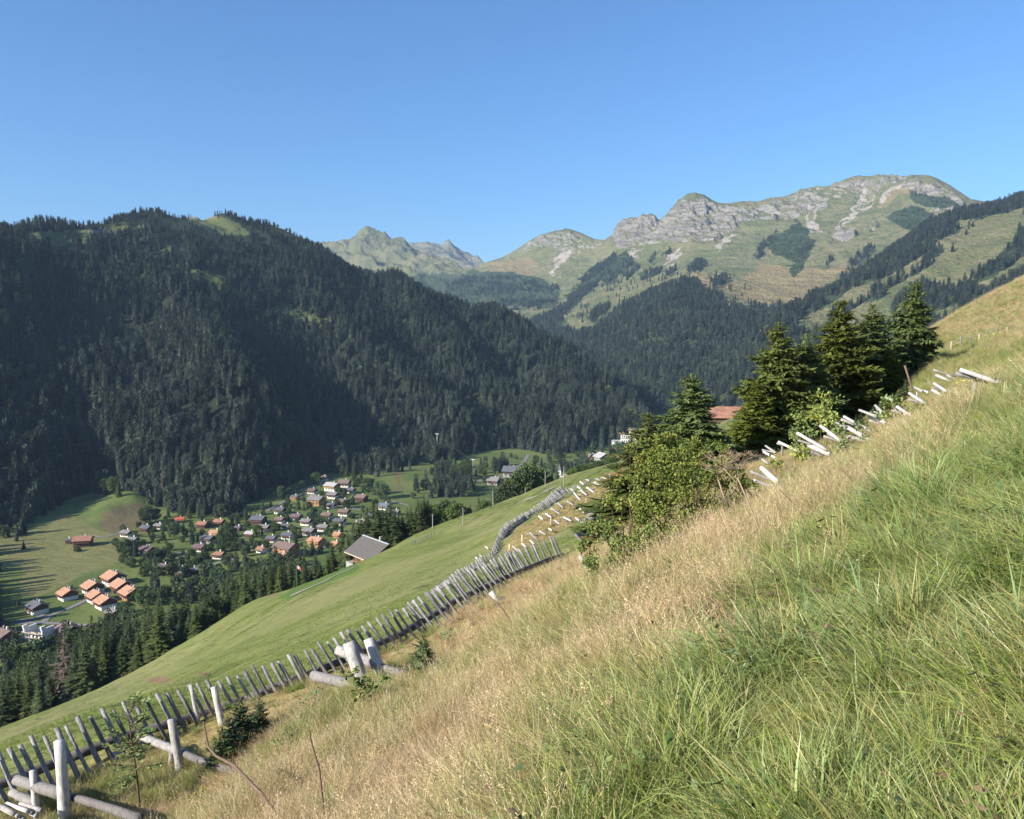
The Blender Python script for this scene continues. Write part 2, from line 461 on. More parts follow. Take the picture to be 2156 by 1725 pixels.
def lm_disp(s):
    P = s.P; x, y, z = P[..., 0], P[..., 1], P[..., 2]
    t = s.t[None, :]
    w = sstep(0.0, .12, t) * (1 - sstep(.60, .80, t))
    c = x * 0.80 + y * 0.50; a = -x * .5 + y * .8     # c: along the slope, a: up the slope
    g = ridged(c * .0042 + .15 * fbm(a * .003, c * .003, 1, 2), a * .0011, 2.0, 3) - 1.0
    P[..., 2] += w * (40 * g + 10 * fbm(x * .012, y * .012, 5, 4)) - w * 6
LM = Layer([dict(p=LM_FOOT, smooth=6), dict(p=_midcurve(LM_FOOT, LM_RIDGE, .4, -12), smooth=10), dict(p=LM_RIDGE, smooth=2), dict(p=LM_RIDGE, dz=-260, dy=500, smooth=20)], -500, 1500, 560, 240, disp=lm_disp)
LM_CLEAR = [[(40,499),(80,490),(120,489),(205,483),(228,487),(232,498),(190,505),(155,516),(118,532),(96,528),(108,514),(58,508)],
            [(395,462),(415,452),(470,459),(500,470),(525,490),(520,497),(495,494),(470,496),(440,490),(430,478),(405,472)],
            [(380,578),(400,570),(440,573),(478,583),(480,598),(460,605),(500,612),(530,622),(515,628),(478,618),(440,612),(432,600),(402,590)],
            [(588,640),(600,632),(618,648),(660,667),(700,673),(700,690),(668,688),(640,680),(610,672),(592,655)],
            [(222,478),(262,472),(275,478),(250,490),(225,486)], [(292,476),(312,474),(310,484),(296,484)],
            [(340,520),(362,518),(362,532),(345,530)]]
def lm_attrs(s):
    px, py = proj(s.P); x, y, z = s.P[..., 0], s.P[..., 1], s.P[..., 2]
    w = 6 * fbm(x * .02, y * .02, 1.3, 3)
    cl = np.zeros(px.shape)
    for p in LM_CLEAR: cl = np.maximum(cl, inpoly(px + w, py + w * .6, p))
    cl = cl * (s.t[None] < 0.985)
    rock = np.clip(1.4 - np.hypot((px - 425 + w) / 26, (py - 457) / 5), 0, 1)
    path = inpoly(px, py, [(178,488),(215,480),(240,492),(262,505),(275,512),(262,512),(235,500),(205,492)]).astype(float)
    return dict(clear=cl.ravel(), rock=np.maximum(rock, path * .7).ravel())
def mat_lm():
    n = NT('forest_slope'); c = n.coord()
    a = n.noise(c, .05, 5); b = n.noise(c, .3, 4)
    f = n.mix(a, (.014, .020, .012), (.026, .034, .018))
    g = n.mix(n.ramp(a, .35, .65), (.105, .115, .045), (.075, .095, .035)); g = n.mix(n.ramp(b, .45, .7, 0, .6), g, (.05, .08, .025))
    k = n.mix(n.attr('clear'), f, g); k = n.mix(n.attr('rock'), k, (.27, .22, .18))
    n.base(k); n.bump(b, .6, 3); return n.m
LM.build('forested_mountain', mat_lm(), lm_attrs(LM), 'dark forested mountain above the village')

# small grassy hill peeping over the left mountain
LH = Layer([dict(p=[(480,600,2300),(800,640,2300)]), dict(p=[(480,520,2700),(560,497,2700),(597,497,2700),(620,498,2700),(650,508,2700),(680,520,2700),(720,548,2700),(800,600,2700)], smooth=4), dict(p=[(480,520,2700),(800,600,2700)], dz=-300, dy=400)], 480, 800, 80, 30)

# far mountains closing the valley on the left
F_R1 = [(560,560,6300),(620,545,6300),(678,520,6200),(697,515,6200),(737,516,6200),(747,506,6200),(762,495,6200),(790,494,6200),(806,497,6200),(812,496,6200),(823,506,6200),(843,514,6200),(870,535,6000),(905,555,5800),(960,580,5500),(1010,600,5200),(1080,640,4700),(1160,690,4200)]
F_R2 = [(700,560,7400),(800,530,7400),(830,515,7400),(847,509,7400),(863,507,7400),(890,514,7400),(915,519,7400),(930,528,7400),(940,523,7400),(947,520,7400),(957,526,7400),(967,531,7300),(997,544,7200),(1006,543,7100),(1028,556,7000),(1070,580,6600),(1160,620,6400)]
def far_disp(k):
    def f(s):
        P = s.P; x, y = P[..., 0], P[..., 1]; t = s.t[None, :]
        w = sstep(.0, .15, t) * (1 - sstep(.66, .78, t))
        c = x * .8 + y * .55; a = y * .8 - x * .5
        P[..., 2] += w * (k * 125 * (ridged(c * .0032 + .5 * a * .001, a * .0010, 7, 4) - 1.25) + 22 * fbm(x * .006, y * .006, 2, 4))
    return f
FM = Layer([dict(p=[(560,760,3000),(800,720,3100),(1000,690,3200),(1160,680,3200)]), dict(p=[(560,640,4000),(800,620,4200),(900,625,4200),(1000,640,4000),(1160,672,3600)]),
            dict(p=[(560,590,5000),(700,560,5200),(800,555,5300),(900,575,5100),(1000,610,4600),(1080,645,4100),(1160,685,3900)]), dict(p=F_R1, smooth=1), dict(p=F_R1, dz=-500, dy=600)], 560, 1160, 300, 170, disp=far_disp(1.0))
FM2 = Layer([dict(p=[(700,640,5600),(1000,620,5600),(1160,650,5400)]), dict(p=[(700,600,6500),(900,545,6700),(1000,575,6300),(1160,610,5800)]), dict(p=F_R2, smooth=1), dict(p=F_R2, dz=-500, dy=700)], 700, 1160, 240, 100, disp=far_disp(.7))

# the rocky range on the right with the round centre peak
R_RIDGE = [(940,600,5200),(1000,570,5200),(1030,554,5200),(1060,546,5200),(1095,525,5100),(1130,501,5000),(1150,494,5000),(1165,489,4950),(1185,484,4900),(1200,482,4900),(1225,491,4850),(1250,503,4700),(1273,509,4500),(1290,497,4350),(1298,480,4300),(1310,465,4250),(1322,467,4250),(1338,469,4230),(1350,460,4200),(1368,452,4200),(1378,456,4200),(1386,467,4180),(1398,461,4150),(1410,450,4150),(1420,437,4150),(1430,425,4150),(1445,413,4150),(1460,407,4150),(1480,412,4150),(1496,424,4150),(1507,430,4150),(1525,431,4150),(1555,428,4150),(1590,427,4150),(1617,420,4150),(1640,421,4150),(1665,415,4150),(1676,406,4150),(1690,404,4150),(1710,403,4100),(1737,398,4050),(1765,388,4000),(1780,381,4000),(1792,376,4000),(1803,374,4000),(1815,377,3980),(1835,376,3950),(1850,379,3930),(1880,383,3900),(1897,381,3880),(1904,376,3850),(1914,372,3850),(1940,375,3800),(1965,382,3750),(1990,398,3720),(2010,412,3700),(2035,430,3700),(2060,436,3700),(2090,434,3700),(2200,440,3700),(2400,430,3700)]
R_C0 = [(940,690,3300),(1000,676,3400),(1080,672,3250),(1130,692,2950),(1180,722,2500),(1215,745,2100),(1260,810,1750),(1350,900,1430),(1500,970,1300),(1700,1000,1200),(1900,1000,1150),(2400,950,1100)]
R_C1 = [(940,650,3800),(1030,648,3700),(1100,650,3500),(1150,672,3100),(1190,700,2650),(1280,695,2350),(1365,645,2350),(1437,615,2350),(1590,665,2100),(1700,690,1950),(1900,720,1900),(2400,700,1900)]
R_C2 = [(940,600,4400),(1030,590,4350),(1100,600,4200),(1200,605,3750),(1270,600,3500),(1450,560,3150),(1600,560,3050),(1800,535,2950),(2000,500,2950),(2400,480,3000)]
R_C3 = [(940,600,4800),(1030,565,4800),(1100,560,4700),(1200,540,4450),(1270,555,4100),(1310,512,4050),(1450,490,3800),(1600,485,3700),(1800,450,3600),(1900,440,3500),(2000,450,3400),(2400,450,3400)]
R_ROCK = [([(1290,500),(1310,462),(1370,450),(1387,465),(1412,448),(1432,425),(1470,415),(1500,430),(1560,428),(1640,420),(1720,405),(1740,432),(1650,460),(1560,480),(1500,508),(1440,512),(1390,508),(1340,515),(1300,520)], .8),
          ([(1650,418),(1690,403),(1740,398),(1800,374),(1850,378),(1900,380),(1930,374),(1990,398),(2035,432),(2000,450),(1960,440),(1900,400),(1860,400),(1830,430),(1790,412),(1740,420),(1690,432)], .62),
          ([(1095,527),(1130,500),(1200,482),(1255,505),(1270,512),(1250,525),(1230,520),(1205,545),(1180,560),(1190,535),(1150,520),(1110,530)], .6),
          ([(1745,490),(1780,475),(1800,480),(1800,500),(1760,510)], .85),([(1810,478),(1850,465),(1850,480),(1825,492)], .8),
          ([(1960,430),(2010,440),(2005,462),(1970,455),(1945,440)], .7),([(1445,565),(1510,572),(1540,585),(1520,600),(1460,590)], .45),
          ([(1080,585),(1150,575),(1230,580),(1210,605),(1140,620),(1085,620)], .35)]
R_SCREE = [[(1818,385),(1823,420),(1800,450),(1770,470),(1765,468),(1795,440),(1812,420),(1810,390)],[(1845,405),(1820,440),(1808,445),(1830,420)],[(1905,383),(1885,405),(1855,430),(1850,425),(1880,395)],
           [(1780,468),(1800,458),(1795,472),(1772,480)],[(1700,432),(1705,432),(1700,465),(1712,490),(1706,490),(1696,462)],[(1717,430),(1722,432),(1716,465),(1710,480),(1713,455)],
           [(1175,540),(1200,520),(1195,545),(1175,570),(1160,585),(1165,560)],[(1335,525),(1360,520),(1320,545),(1290,560),(1280,560),(1310,540)],
           [(1700,468),(1722,470),(1730,490),(1705,482)],[(1715,645),(1745,610),(1755,605),(1745,625),(1725,645)],[(1970,450),(2000,458),(1995,470),(1972,460)],
           [(1612,640),(1690,642),(1688,646),(1612,643)],[(1440,520),(1430,545),(1405,560),(1395,560),(1420,540),(1430,520)],[(1560,490),(1530,515),(1500,530),(1520,505)]]
R_DRY = [[(1440,575),(1560,590),(1600,555),(1690,560),(1740,570),(1790,545),(1790,560),(1700,625),(1680,645),(1590,640),(1520,615),(1440,600)],[(1900,385),(1960,385),(1980,420),(1900,410),(1850,440),(1840,430)],[(1030,555),(1080,548),(1110,540),(1140,560),(1100,600),(1050,580)]]
def r_disp(s):
    P = s.P; x, y, z = P[..., 0].copy(), P[..., 1].copy(), P[..., 2].copy(); t = s.t[None, :]
    px, py = proj(P)
    kr = s.knots[4]
    w = sstep(.02, .2, t) * (1 - sstep(kr - .05, kr + .002, t) * .85) * (1 - sstep(kr, kr + .05, t))
    c = x * .85 + y * .45; a = y * .8 - x * .4
    rk = np.zeros(px.shape)
    wob = 9 * fbm(x * .004, y * .004, 9, 4)
    for p, v in R_ROCK: rk = np.maximum(rk, v * inpoly(px + wob, py + wob * .5, p))
    # soften the mask
    for _ in range(2): rk = (rk + np.roll(rk, 1, 0) + np.roll(rk, -1, 0) + np.roll(rk, 1, 1) + np.roll(rk, -1, 1)) / 5
    g = ridged(c * .0034 + a * .0010, a * .0009 + .3, 3, 4) - 1.3
    hi = sstep(.35, .75, t)
    dz = w * ((12 + 26 * hi) * g + 9 * (ridged(c * .011 + a * .004 + .3, a * .0016, 8, 3) - 1.1) + 6 * fbm(x * .012, y * .012, 6, 4))
    cr = np.abs(fbm(x * .013, y * .013, 4.4, 4)); cr2 = fbm(x * .03, y * .03, 1.4, 3)
    P[..., 2] += dz
    rockw = rk * (1 - sstep(kr + .03, kr + .09, t))
    n = s.nrm(); z = P[..., 2]
    ledge = fbm(x * .0035, y * .0035, z * .030, 4, 2.2, .6)
    flute = ridged(c * .016 + .3 * z * .004, z * .003, a * .004, 4, 2.1, .55) - 1.2
    blocky = fbm(x * .022, y * .022, z * .03, 4)
    flute2 = ridged(c * .034 + 1.7, z * .004, a * .008, 3, 2.1, .55) - 1.1
    amp = rockw * (.35 + .65 * w) * (40 * flute + 24 * ledge + 12 * blocky + 16 * flute2)
    P += n * amp[..., None] * [.6, 1, .75]
    edge = np.exp(-((t - kr) / .02) ** 2) * rk
    P[..., 2] += edge * (15 * fbm(px * .12, t * 3, 2, 4) + 14 * (ridged(px * .05, t * 2, 5, 3) - 1.1))
    s.rk = rk; s.strata = ledge
RM = Layer([dict(p=R_C0), dict(p=R_C1), dict(p=R_C2), dict(p=R_C3), dict(p=R_RIDGE, smooth=1), dict(p=R_RIDGE, dz=-650, dy=900)], 940, 2400, 1050, 540, smooth=14, disp=r_disp)

# nearer green spur on the right, carrying the bands of spruce
S_RIDGE = [(1500,850,1500),(1560,750,1650),(1600,700,1750),(1640,668,1850),(1700,640,1950),(1770,606,2050),(1840,556,2150),(1900,512,2250),(1937,482,2300),(2000,460,2350),(2054,447,2400),(2100,436,2400),(2156,420,2400),(2300,370,2400),(2500,310,2400)]
def s_disp(s):
    P = s.P; x, y = P[..., 0], P[..., 1]; t = s.t[None, :]
    w = sstep(.02, .2, t) * (1 - sstep(.6, .8, t))
    P[..., 2] += w * (14 * (ridged((x * .9 + y * .3) * .005, y * .0015, 4, 3) - 1.2) + 4 * fbm(x * .015, y * .015, 3, 4))
SM = Layer([dict(p=[(1500,1000,1150),(1700,1000,1150),(1900,950,1050),(2156,850,950),(2500,700,900)]), dict(p=[(1500,930,1300),(1640,760,1500),(1800,700,1600),(2000,640,1600),(2156,580,1550),(2500,450,1500)]),
            dict(p=S_RIDGE, smooth=4), dict(p=S_RIDGE, dz=-300, dy=450)], 1500, 2500, 300, 140, disp=s_disp)

def mat_range(name, far=False):
    n = NT(name); c = n.coord()
    a = n.noise(c, .006, 5, .6); b = n.noise(c, .03, 5, .6); f = n.noise(c, .12, 4, .6)
    down = n.noise(n.mapping(c, (.035, .004, .004), (0, 0, math.radians(-25))), 1.0, 5, .6)
    g = n.mix(n.ramp(a, .36, .62), (.105, .118, .048), (.165, .158, .078))
    g = n.mix(n.ramp(b, .5, .72, 0, .75), g, (.055, .08, .028))
    g = n.mix(n.ramp(down, .52, .70, 0, .65), g, (.22, .185, .10))
    g = n.mix(n.attr('dry'), g, n.mix(b, (.225, .17, .095), (.17, .15, .065)))
    st = n.noise(n.mapping(c, (.006, .006, .085)), 1.0, 6, .72)
    r = n.mix(n.ramp(st, .4, .62), (.15, .14, .13), (.285, .26, .235)); r = n.mix(n.ramp(f, .5, .72, 0, .55), r, (.13, .12, .10))
    rk = n.ramp(n.math('ADD', n.attr('rock'), n.math('MULTIPLY', n.math('ADD', n.math('ADD', f, b), -1.0), 1.3)), .38, .62)
    g = n.mix(rk, g, r)
    g = n.mix(n.ramp(n.math('ADD', n.attr('scree'), n.math('MULTIPLY', n.math('ADD', f, -.5), .8)), .4, .6), g, n.mix(f, (.25, .22, .185), (.38, .335, .29)))
    sh = n.ramp(n.math('ADD', n.attr('shrub'), n.math('MULTIPLY', n.math('ADD', n.math('ADD', f, b), -1.0), 1.2)), .4, .6)
    g = n.mix(sh, g, n.mix(f, (.022, .036, .018), (.06, .078, .034)))
    n.base(g); n.bump(n.math('ADD', n.math('MULTIPLY', b, 1.0), n.math('MULTIPLY', f, .4)), .8, 22 if not far else 35)
    return n.m

R_SHRUB = [[(1620,520),(1640,490),(1680,465),(1700,485),(1705,520),(1690,560),(1660,545),(1625,535)],[(1700,500),(1720,510),(1690,560),(1660,580),(1655,570),(1690,530)],
           [(1880,450),(1930,435),(1960,450),(1990,475),(1950,490),(1900,480),(1870,462)],[(1920,405),(1990,412),(2030,440),(1960,440),(1920,425)],
           [(880,580),(1000,570),(1090,575),(1150,590),(1180,620),(1160,650),(1080,645),(1000,645),(900,630),(850,600)],[(1290,540),(1320,530),(1330,545),(1290,575),(1230,610),(1200,640),(1190,625),(1240,585)]]
RF_MAIN = [(1115,712),(1180,700),(1213,703),(1250,690),(1275,674),(1300,652),(1365,617),(1437,590),(1470,594),(1485,613),(1520,622),(1535,644),(1590,645),(1690,646),(1770,607),(1840,558),(1900,514),(1940,482),(2000,457),(2050,446),(2054,470),(1990,500),(1950,560),(1900,700),(2400,720),(2400,1000),(1200,1000),(1205,770)]
RF_GROVES = [[(1447,565),(1475,546),(1490,558),(1480,570),(1450,576)],[(1497,592),(1520,579),(1538,588),(1520,600),(1500,602)],[(1590,525),(1622,500),(1637,488),(1625,512),(1600,532)],[(1780,555),(1830,518),(1842,522),(1835,540),(1800,560)],
    [(1765,590),(1790,560),(1797,562),(1770,597)],[(1735,555),(1750,540),(1756,545),(1740,560)],[(1590,543),(1605,530),(1610,535),(1596,548)],[(1215,592),(1290,533),(1302,545),(1225,602)],[(1150,672),(1180,645),(1225,610),(1280,568),(1288,578),(1240,617),(1190,662),(1165,688)],
    [(1270,590),(1330,543),(1338,552),(1275,602)],[(1310,575),(1345,558),(1350,565),(1320,592)],[(1345,582),(1395,565),(1392,577),(1350,593)],[(1238,668),(1262,645),(1285,640),(1282,655),(1245,680)],[(1100,697),(1130,668),(1180,652),(1187,675),(1150,702),(1118,707)],[(1150,700),(1190,690),(1215,700),(1190,715)],
    [(1365,550),(1380,535),(1384,540),(1370,556)],[(1395,540),(1412,525),(1416,530),(1400,546)],[(1400,575),(1425,562),(1425,570),(1405,582)],[(1680,530),(1700,515),(1708,522),(1690,540)]]
RF_ALL = [RF_MAIN] + RF_GROVES
SB = [[(1600,720),(1640,663),(1700,630),(1770,596),(1840,546),(1900,502),(1940,472),(2000,447),(2054,438),(2100,428),(2156,410),(2300,360),(2300,398),(2156,432),(2130,445),(2085,455),(2010,470),(2020,485),(1990,500),(1975,505),(1970,530),(1935,545),(1900,568),(1850,588),(1780,612),(1740,638),(1680,680),(1650,760)],
      [(1740,660),(1800,640),(1860,602),(1930,567),(1980,515),(1986,530),(1962,560),(1900,590),(1860,625),(1800,650),(1745,692)],
      [(1880,640),(1930,602),(1945,598),(2020,602),(2060,572),(2100,550),(2130,512),(2156,475),(2300,430),(2300,520),(2156,545),(2110,570),(2060,600),(2060,625),(2020,640),(1960,660),(1880,700)],
      [(1700,700),(1900,682),(2000,670),(2156,582),(2300,560),(2300,1000),(1480,1000),(1500,850),(1590,700)],[(2000,650),(2100,600),(2156,570),(2156,582),(2060,640)]]
MAT_RANGE = mat_range('range_rock_and_turf')
def range_attrs(s, rock=None, shrub=0.0, dryp=(), screep=(), shrubp=()):
    px, py = proj(s.P); x, y = s.P[..., 0], s.P[..., 1]
    wob = 12 * fbm(x * .008, y * .008, 4, 5, 2.1, .6)
    n = s.nrm(); steep = 1 - n[..., 2]
    ms = lambda L: np.max([np.zeros(px.shape)] + [inpoly(px + wob, py + wob * .6, p).astype(float) for p in L], axis=0)
    rk = (steep - .42) * 1.6 if rock is None else rock
    return dict(rock=np.clip(rk, 0, 1).ravel(), scree=ms(screep).ravel(), dry=ms(dryp).ravel(), shrub=np.clip(ms(shrubp) + shrub, 0, 1).ravel())
n_ = RM.nrm()
RM.build('rocky_mountain_range', MAT_RANGE, range_attrs(RM, np.clip(sstep(.26, .62, 1 - n_[..., 2]) * RM.rk * 1.15 + .05 * RM.rk, 0, 1), dryp=R_DRY, screep=R_SCREE, shrubp=R_SHRUB + RF_ALL), 'green and rocky mountain range in sunlight')
SM.build('green_spur', MAT_RANGE, range_attrs(SM, np.zeros(SM.P.shape[:2]), shrubp=SB), 'green mountain spur with bands of spruce')
LH.build('distant_hill', MAT_RANGE, range_attrs(LH, np.zeros(LH.P.shape[:2])), 'small grassy hilltop beyond the forested mountain')
F_SHRUB = [[(800,600),(880,590),(980,600),(1060,620),(1160,640),(1160,700),(800,700)]]
nfm = FM.nrm()
FM.build('distant_mountain', MAT_RANGE, range_attrs(FM, np.clip(.06 + (1 - nfm[..., 2]) * .50, 0, 1) * (FM.t[None] > .45), shrubp=F_SHRUB + R_SHRUB), 'grey green distant mountain with a flat rocky top')
nf = FM2.nrm()
FM2.build('distant_mountain', MAT_RANGE, range_attrs(FM2, np.full(FM2.P.shape[:2], .5)), 'farthest grey rocky mountain with a pointed top')

# ------------------------------------------------------------------ valley floor
VZ = -145.0
def V(x, y):
    x = np.asarray(x, float); y = np.asarray(y, float)
    z = VZ + 1.2 * fbm(x * .012, y * .012, 1, 3) + np.clip(y - 1000, 0, None) * .03 + np.clip(y - 1900, 0, None) * .05
    px, py = proj(np.stack([x, y, z], -1))
    z = z + 9 * np.exp(-(((px - 275) / 45) ** 2 + ((py - 1058) / 16) ** 2)) + 5 * np.exp(-(((px - 225) / 40) ** 2 + ((py - 1075) / 18) ** 2))
    return z
def on_valley(px, py):
    z = VZ
    for _ in range(4):
        d = float(d_at_z(px, py, z)); p = unproj(px, py, d); z = float(V(p[0], p[1]))
    return np.array([p[0], p[1], z])
ROADS = [  # centre lines in survey bearings, width m
    ([(25,1315),(60,1312),(95,1312),(150,1316),(200,1318),(255,1322)], 3.2), ([(93,1310),(100,1298),(150,1280),(185,1262),(215,1253),(245,1240),(262,1248),(285,1262)], 3.4),
    ([(30,1308),(75,1307),(92,1295)], 3.0), ([(195,1128),(215,1133),(240,1127),(262,1122),(285,1118)], 3.0), ([(380,1175),(400,1165),(420,1150),(430,1136),(450,1128),(470,1112)], 4.0),
    ([(330,1168),(370,1168),(400,1160)], 2.6), ([(400,1198),(440,1192),(480,1180),(500,1176)], 3.2), ([(620,1036),(650,1028),(680,1014)], 3.0), ([(560,1078),(600,1056),(640,1040),(700,1062),(760,1075)], 3.0),
    ([(640,1104),(690,1094),(720,1090)], 3.0), ([(720,1140),(745,1150),(780,1120),(790,1100),(830,1085)], 4.5), ([(800,1050),(835,1058),(860,1065)], 3.0), ([(770,986),(800,992),(840,988),(870,986)], 2.5),
    ([(1050,1010),(1075,1001),(1098,978),(1112,958)], 4.5), ([(1000,1015),(1050,1003),(1090,1000)], 4.5), ([(560,1165),(600,1160),(640,1165),(690,1150)], 4.5)]
def build_valley():
    y = np.concatenate([np.linspace(250, 1150, 420), np.linspace(1160, 3600, 160)])
    s = np.linspace(-1.15, .75, 520)
    X = s[:, None] * y[None]; Y = np.broadcast_to(y[None], X.shape); Z = V(X, Y)
    px, py = proj(np.stack([X, Y, Z], -1)); w = 5 * fbm(X * .03, Y * .03, 6, 3)
    hay = inpoly(px + w, py + w, [(-200,1230),(45,1190),(45,1255),(80,1260),(160,1215),(215,1195),(270,1175),(255,1130),(215,1120),(140,1080),(60,1120),(-200,1190)]).astype(float)
    rough = inpoly(px + w, py + w, [(213,1080),(262,1063),(290,1055),(330,1075),(320,1095),(280,1115),(240,1125),(210,1110)]).astype(float)
    rough = np.maximum(rough, inpoly(px + w * .5, py + w * .5, [(830,992),(845,985),(840,1005),(850,1035),(838,1035),(832,1010)]).astype(float))
    o = np_obj('valley_floor', np.stack([X, Y, Z], -1).reshape(-1, 3), grid_faces(*X.shape)[:, ::-1], None, attrs=dict(hay=hay.ravel(), rough=rough.ravel()))
    n = NT('valley_grass'); c = n.coord()
    a = n.noise(c, .02, 4); b = n.noise(c, .15, 5, .65); st = n.noise(n.mapping(c, (.12, .5, 1), (0, 0, math.radians(25))), 1, 4, .6)
    g = n.mix(n.ramp(a, .35, .65), (.090, .125, .032), (.140, .165, .048)); g = n.mix(n.ramp(b, .5, .75, 0, .6), g, (.13, .15, .05))
    h = n.mix(n.ramp(st, .35, .65), (.135, .14, .045), (.20, .185, .075))
    g = n.mix(n.attr('hay'), g, h); g = n.mix(n.attr('rough'), g, n.mix(b, (.10, .085, .04), (.18, .15, .07)))
    n.base(g); n.bump(n.math('ADD', b, n.math('MULTIPLY', st, .8)), .7, 1.2); o.data.materials.append(n.m)
    tag(o, 'flat valley floor of mown meadows and gardens', kind='structure')
    n = NT('grey_asphalt'); c = n.coord(); n.base(n.mix(n.noise(c, .4, 4), (.17, .16, .155), (.24, .225, .215))); rm = n.m
    for pts, wd in ROADS:
        P = np.array([on_valley(*p) for p in pts]); L = np.concatenate([[0], np.cumsum(np.linalg.norm(np.diff(P, axis=0), axis=1))])
        k = max(6, int(L[-1] / 3)); tt = np.linspace(0, L[-1], k)
        Q = np.stack([np.interp(tt, L, P[:, i]) for i in range(3)], -1)
        for _ in range(3): Q[1:-1] = (Q[:-2] + 2 * Q[1:-1] + Q[2:]) / 4
        T = np.gradient(Q, axis=0); T /= np.linalg.norm(T[:, :2], axis=1)[:, None]; nn = np.stack([-T[:, 1], T[:, 0], 0 * T[:, 0]], -1)
        A = Q + nn * wd / 2; B = Q - nn * wd / 2
        A[:, 2] = V(A[:, 0], A[:, 1]) + .25; B[:, 2] = V(B[:, 0], B[:, 1]) + .25
        vs = np.stack([A, B], 1).reshape(-1, 3)
        i = np.arange(k - 1) * 2
        tag(np_obj('road', vs, np.stack([i, i + 1, i + 3, i + 2], -1), rm), 'narrow pale grey valley road', kind='structure')
build_valley()
# ------------------------------------------------------------------ foliage pieces
def kites(base, d, nor, l, w, fold=0.25, mid=0.45):
    """folded leaf / needle-spray shapes; all arrays (n,3)/(n,)"""
    d = d / (np.linalg.norm(d, axis=1)[:, None] + 1e-9)
    side = np.cross(d, nor); side /= np.linalg.norm(side, axis=1)[:, None] + 1e-9
    up = np.cross(side, d)
    l = np.asarray(l)[:, None]; w = np.asarray(w)[:, None]
    m = base + d * l * mid - up * w * fold
    v = np.stack([base, m - side * w / 2, base + d * l, m + side * w / 2], 1).reshape(-1, 3)
    i = np.arange(len(base))[:, None] * 4
    t = np.concatenate([i + np.array([[0, 2, 1]]), i + np.array([[0, 3, 2]])], 0)
    return v, t

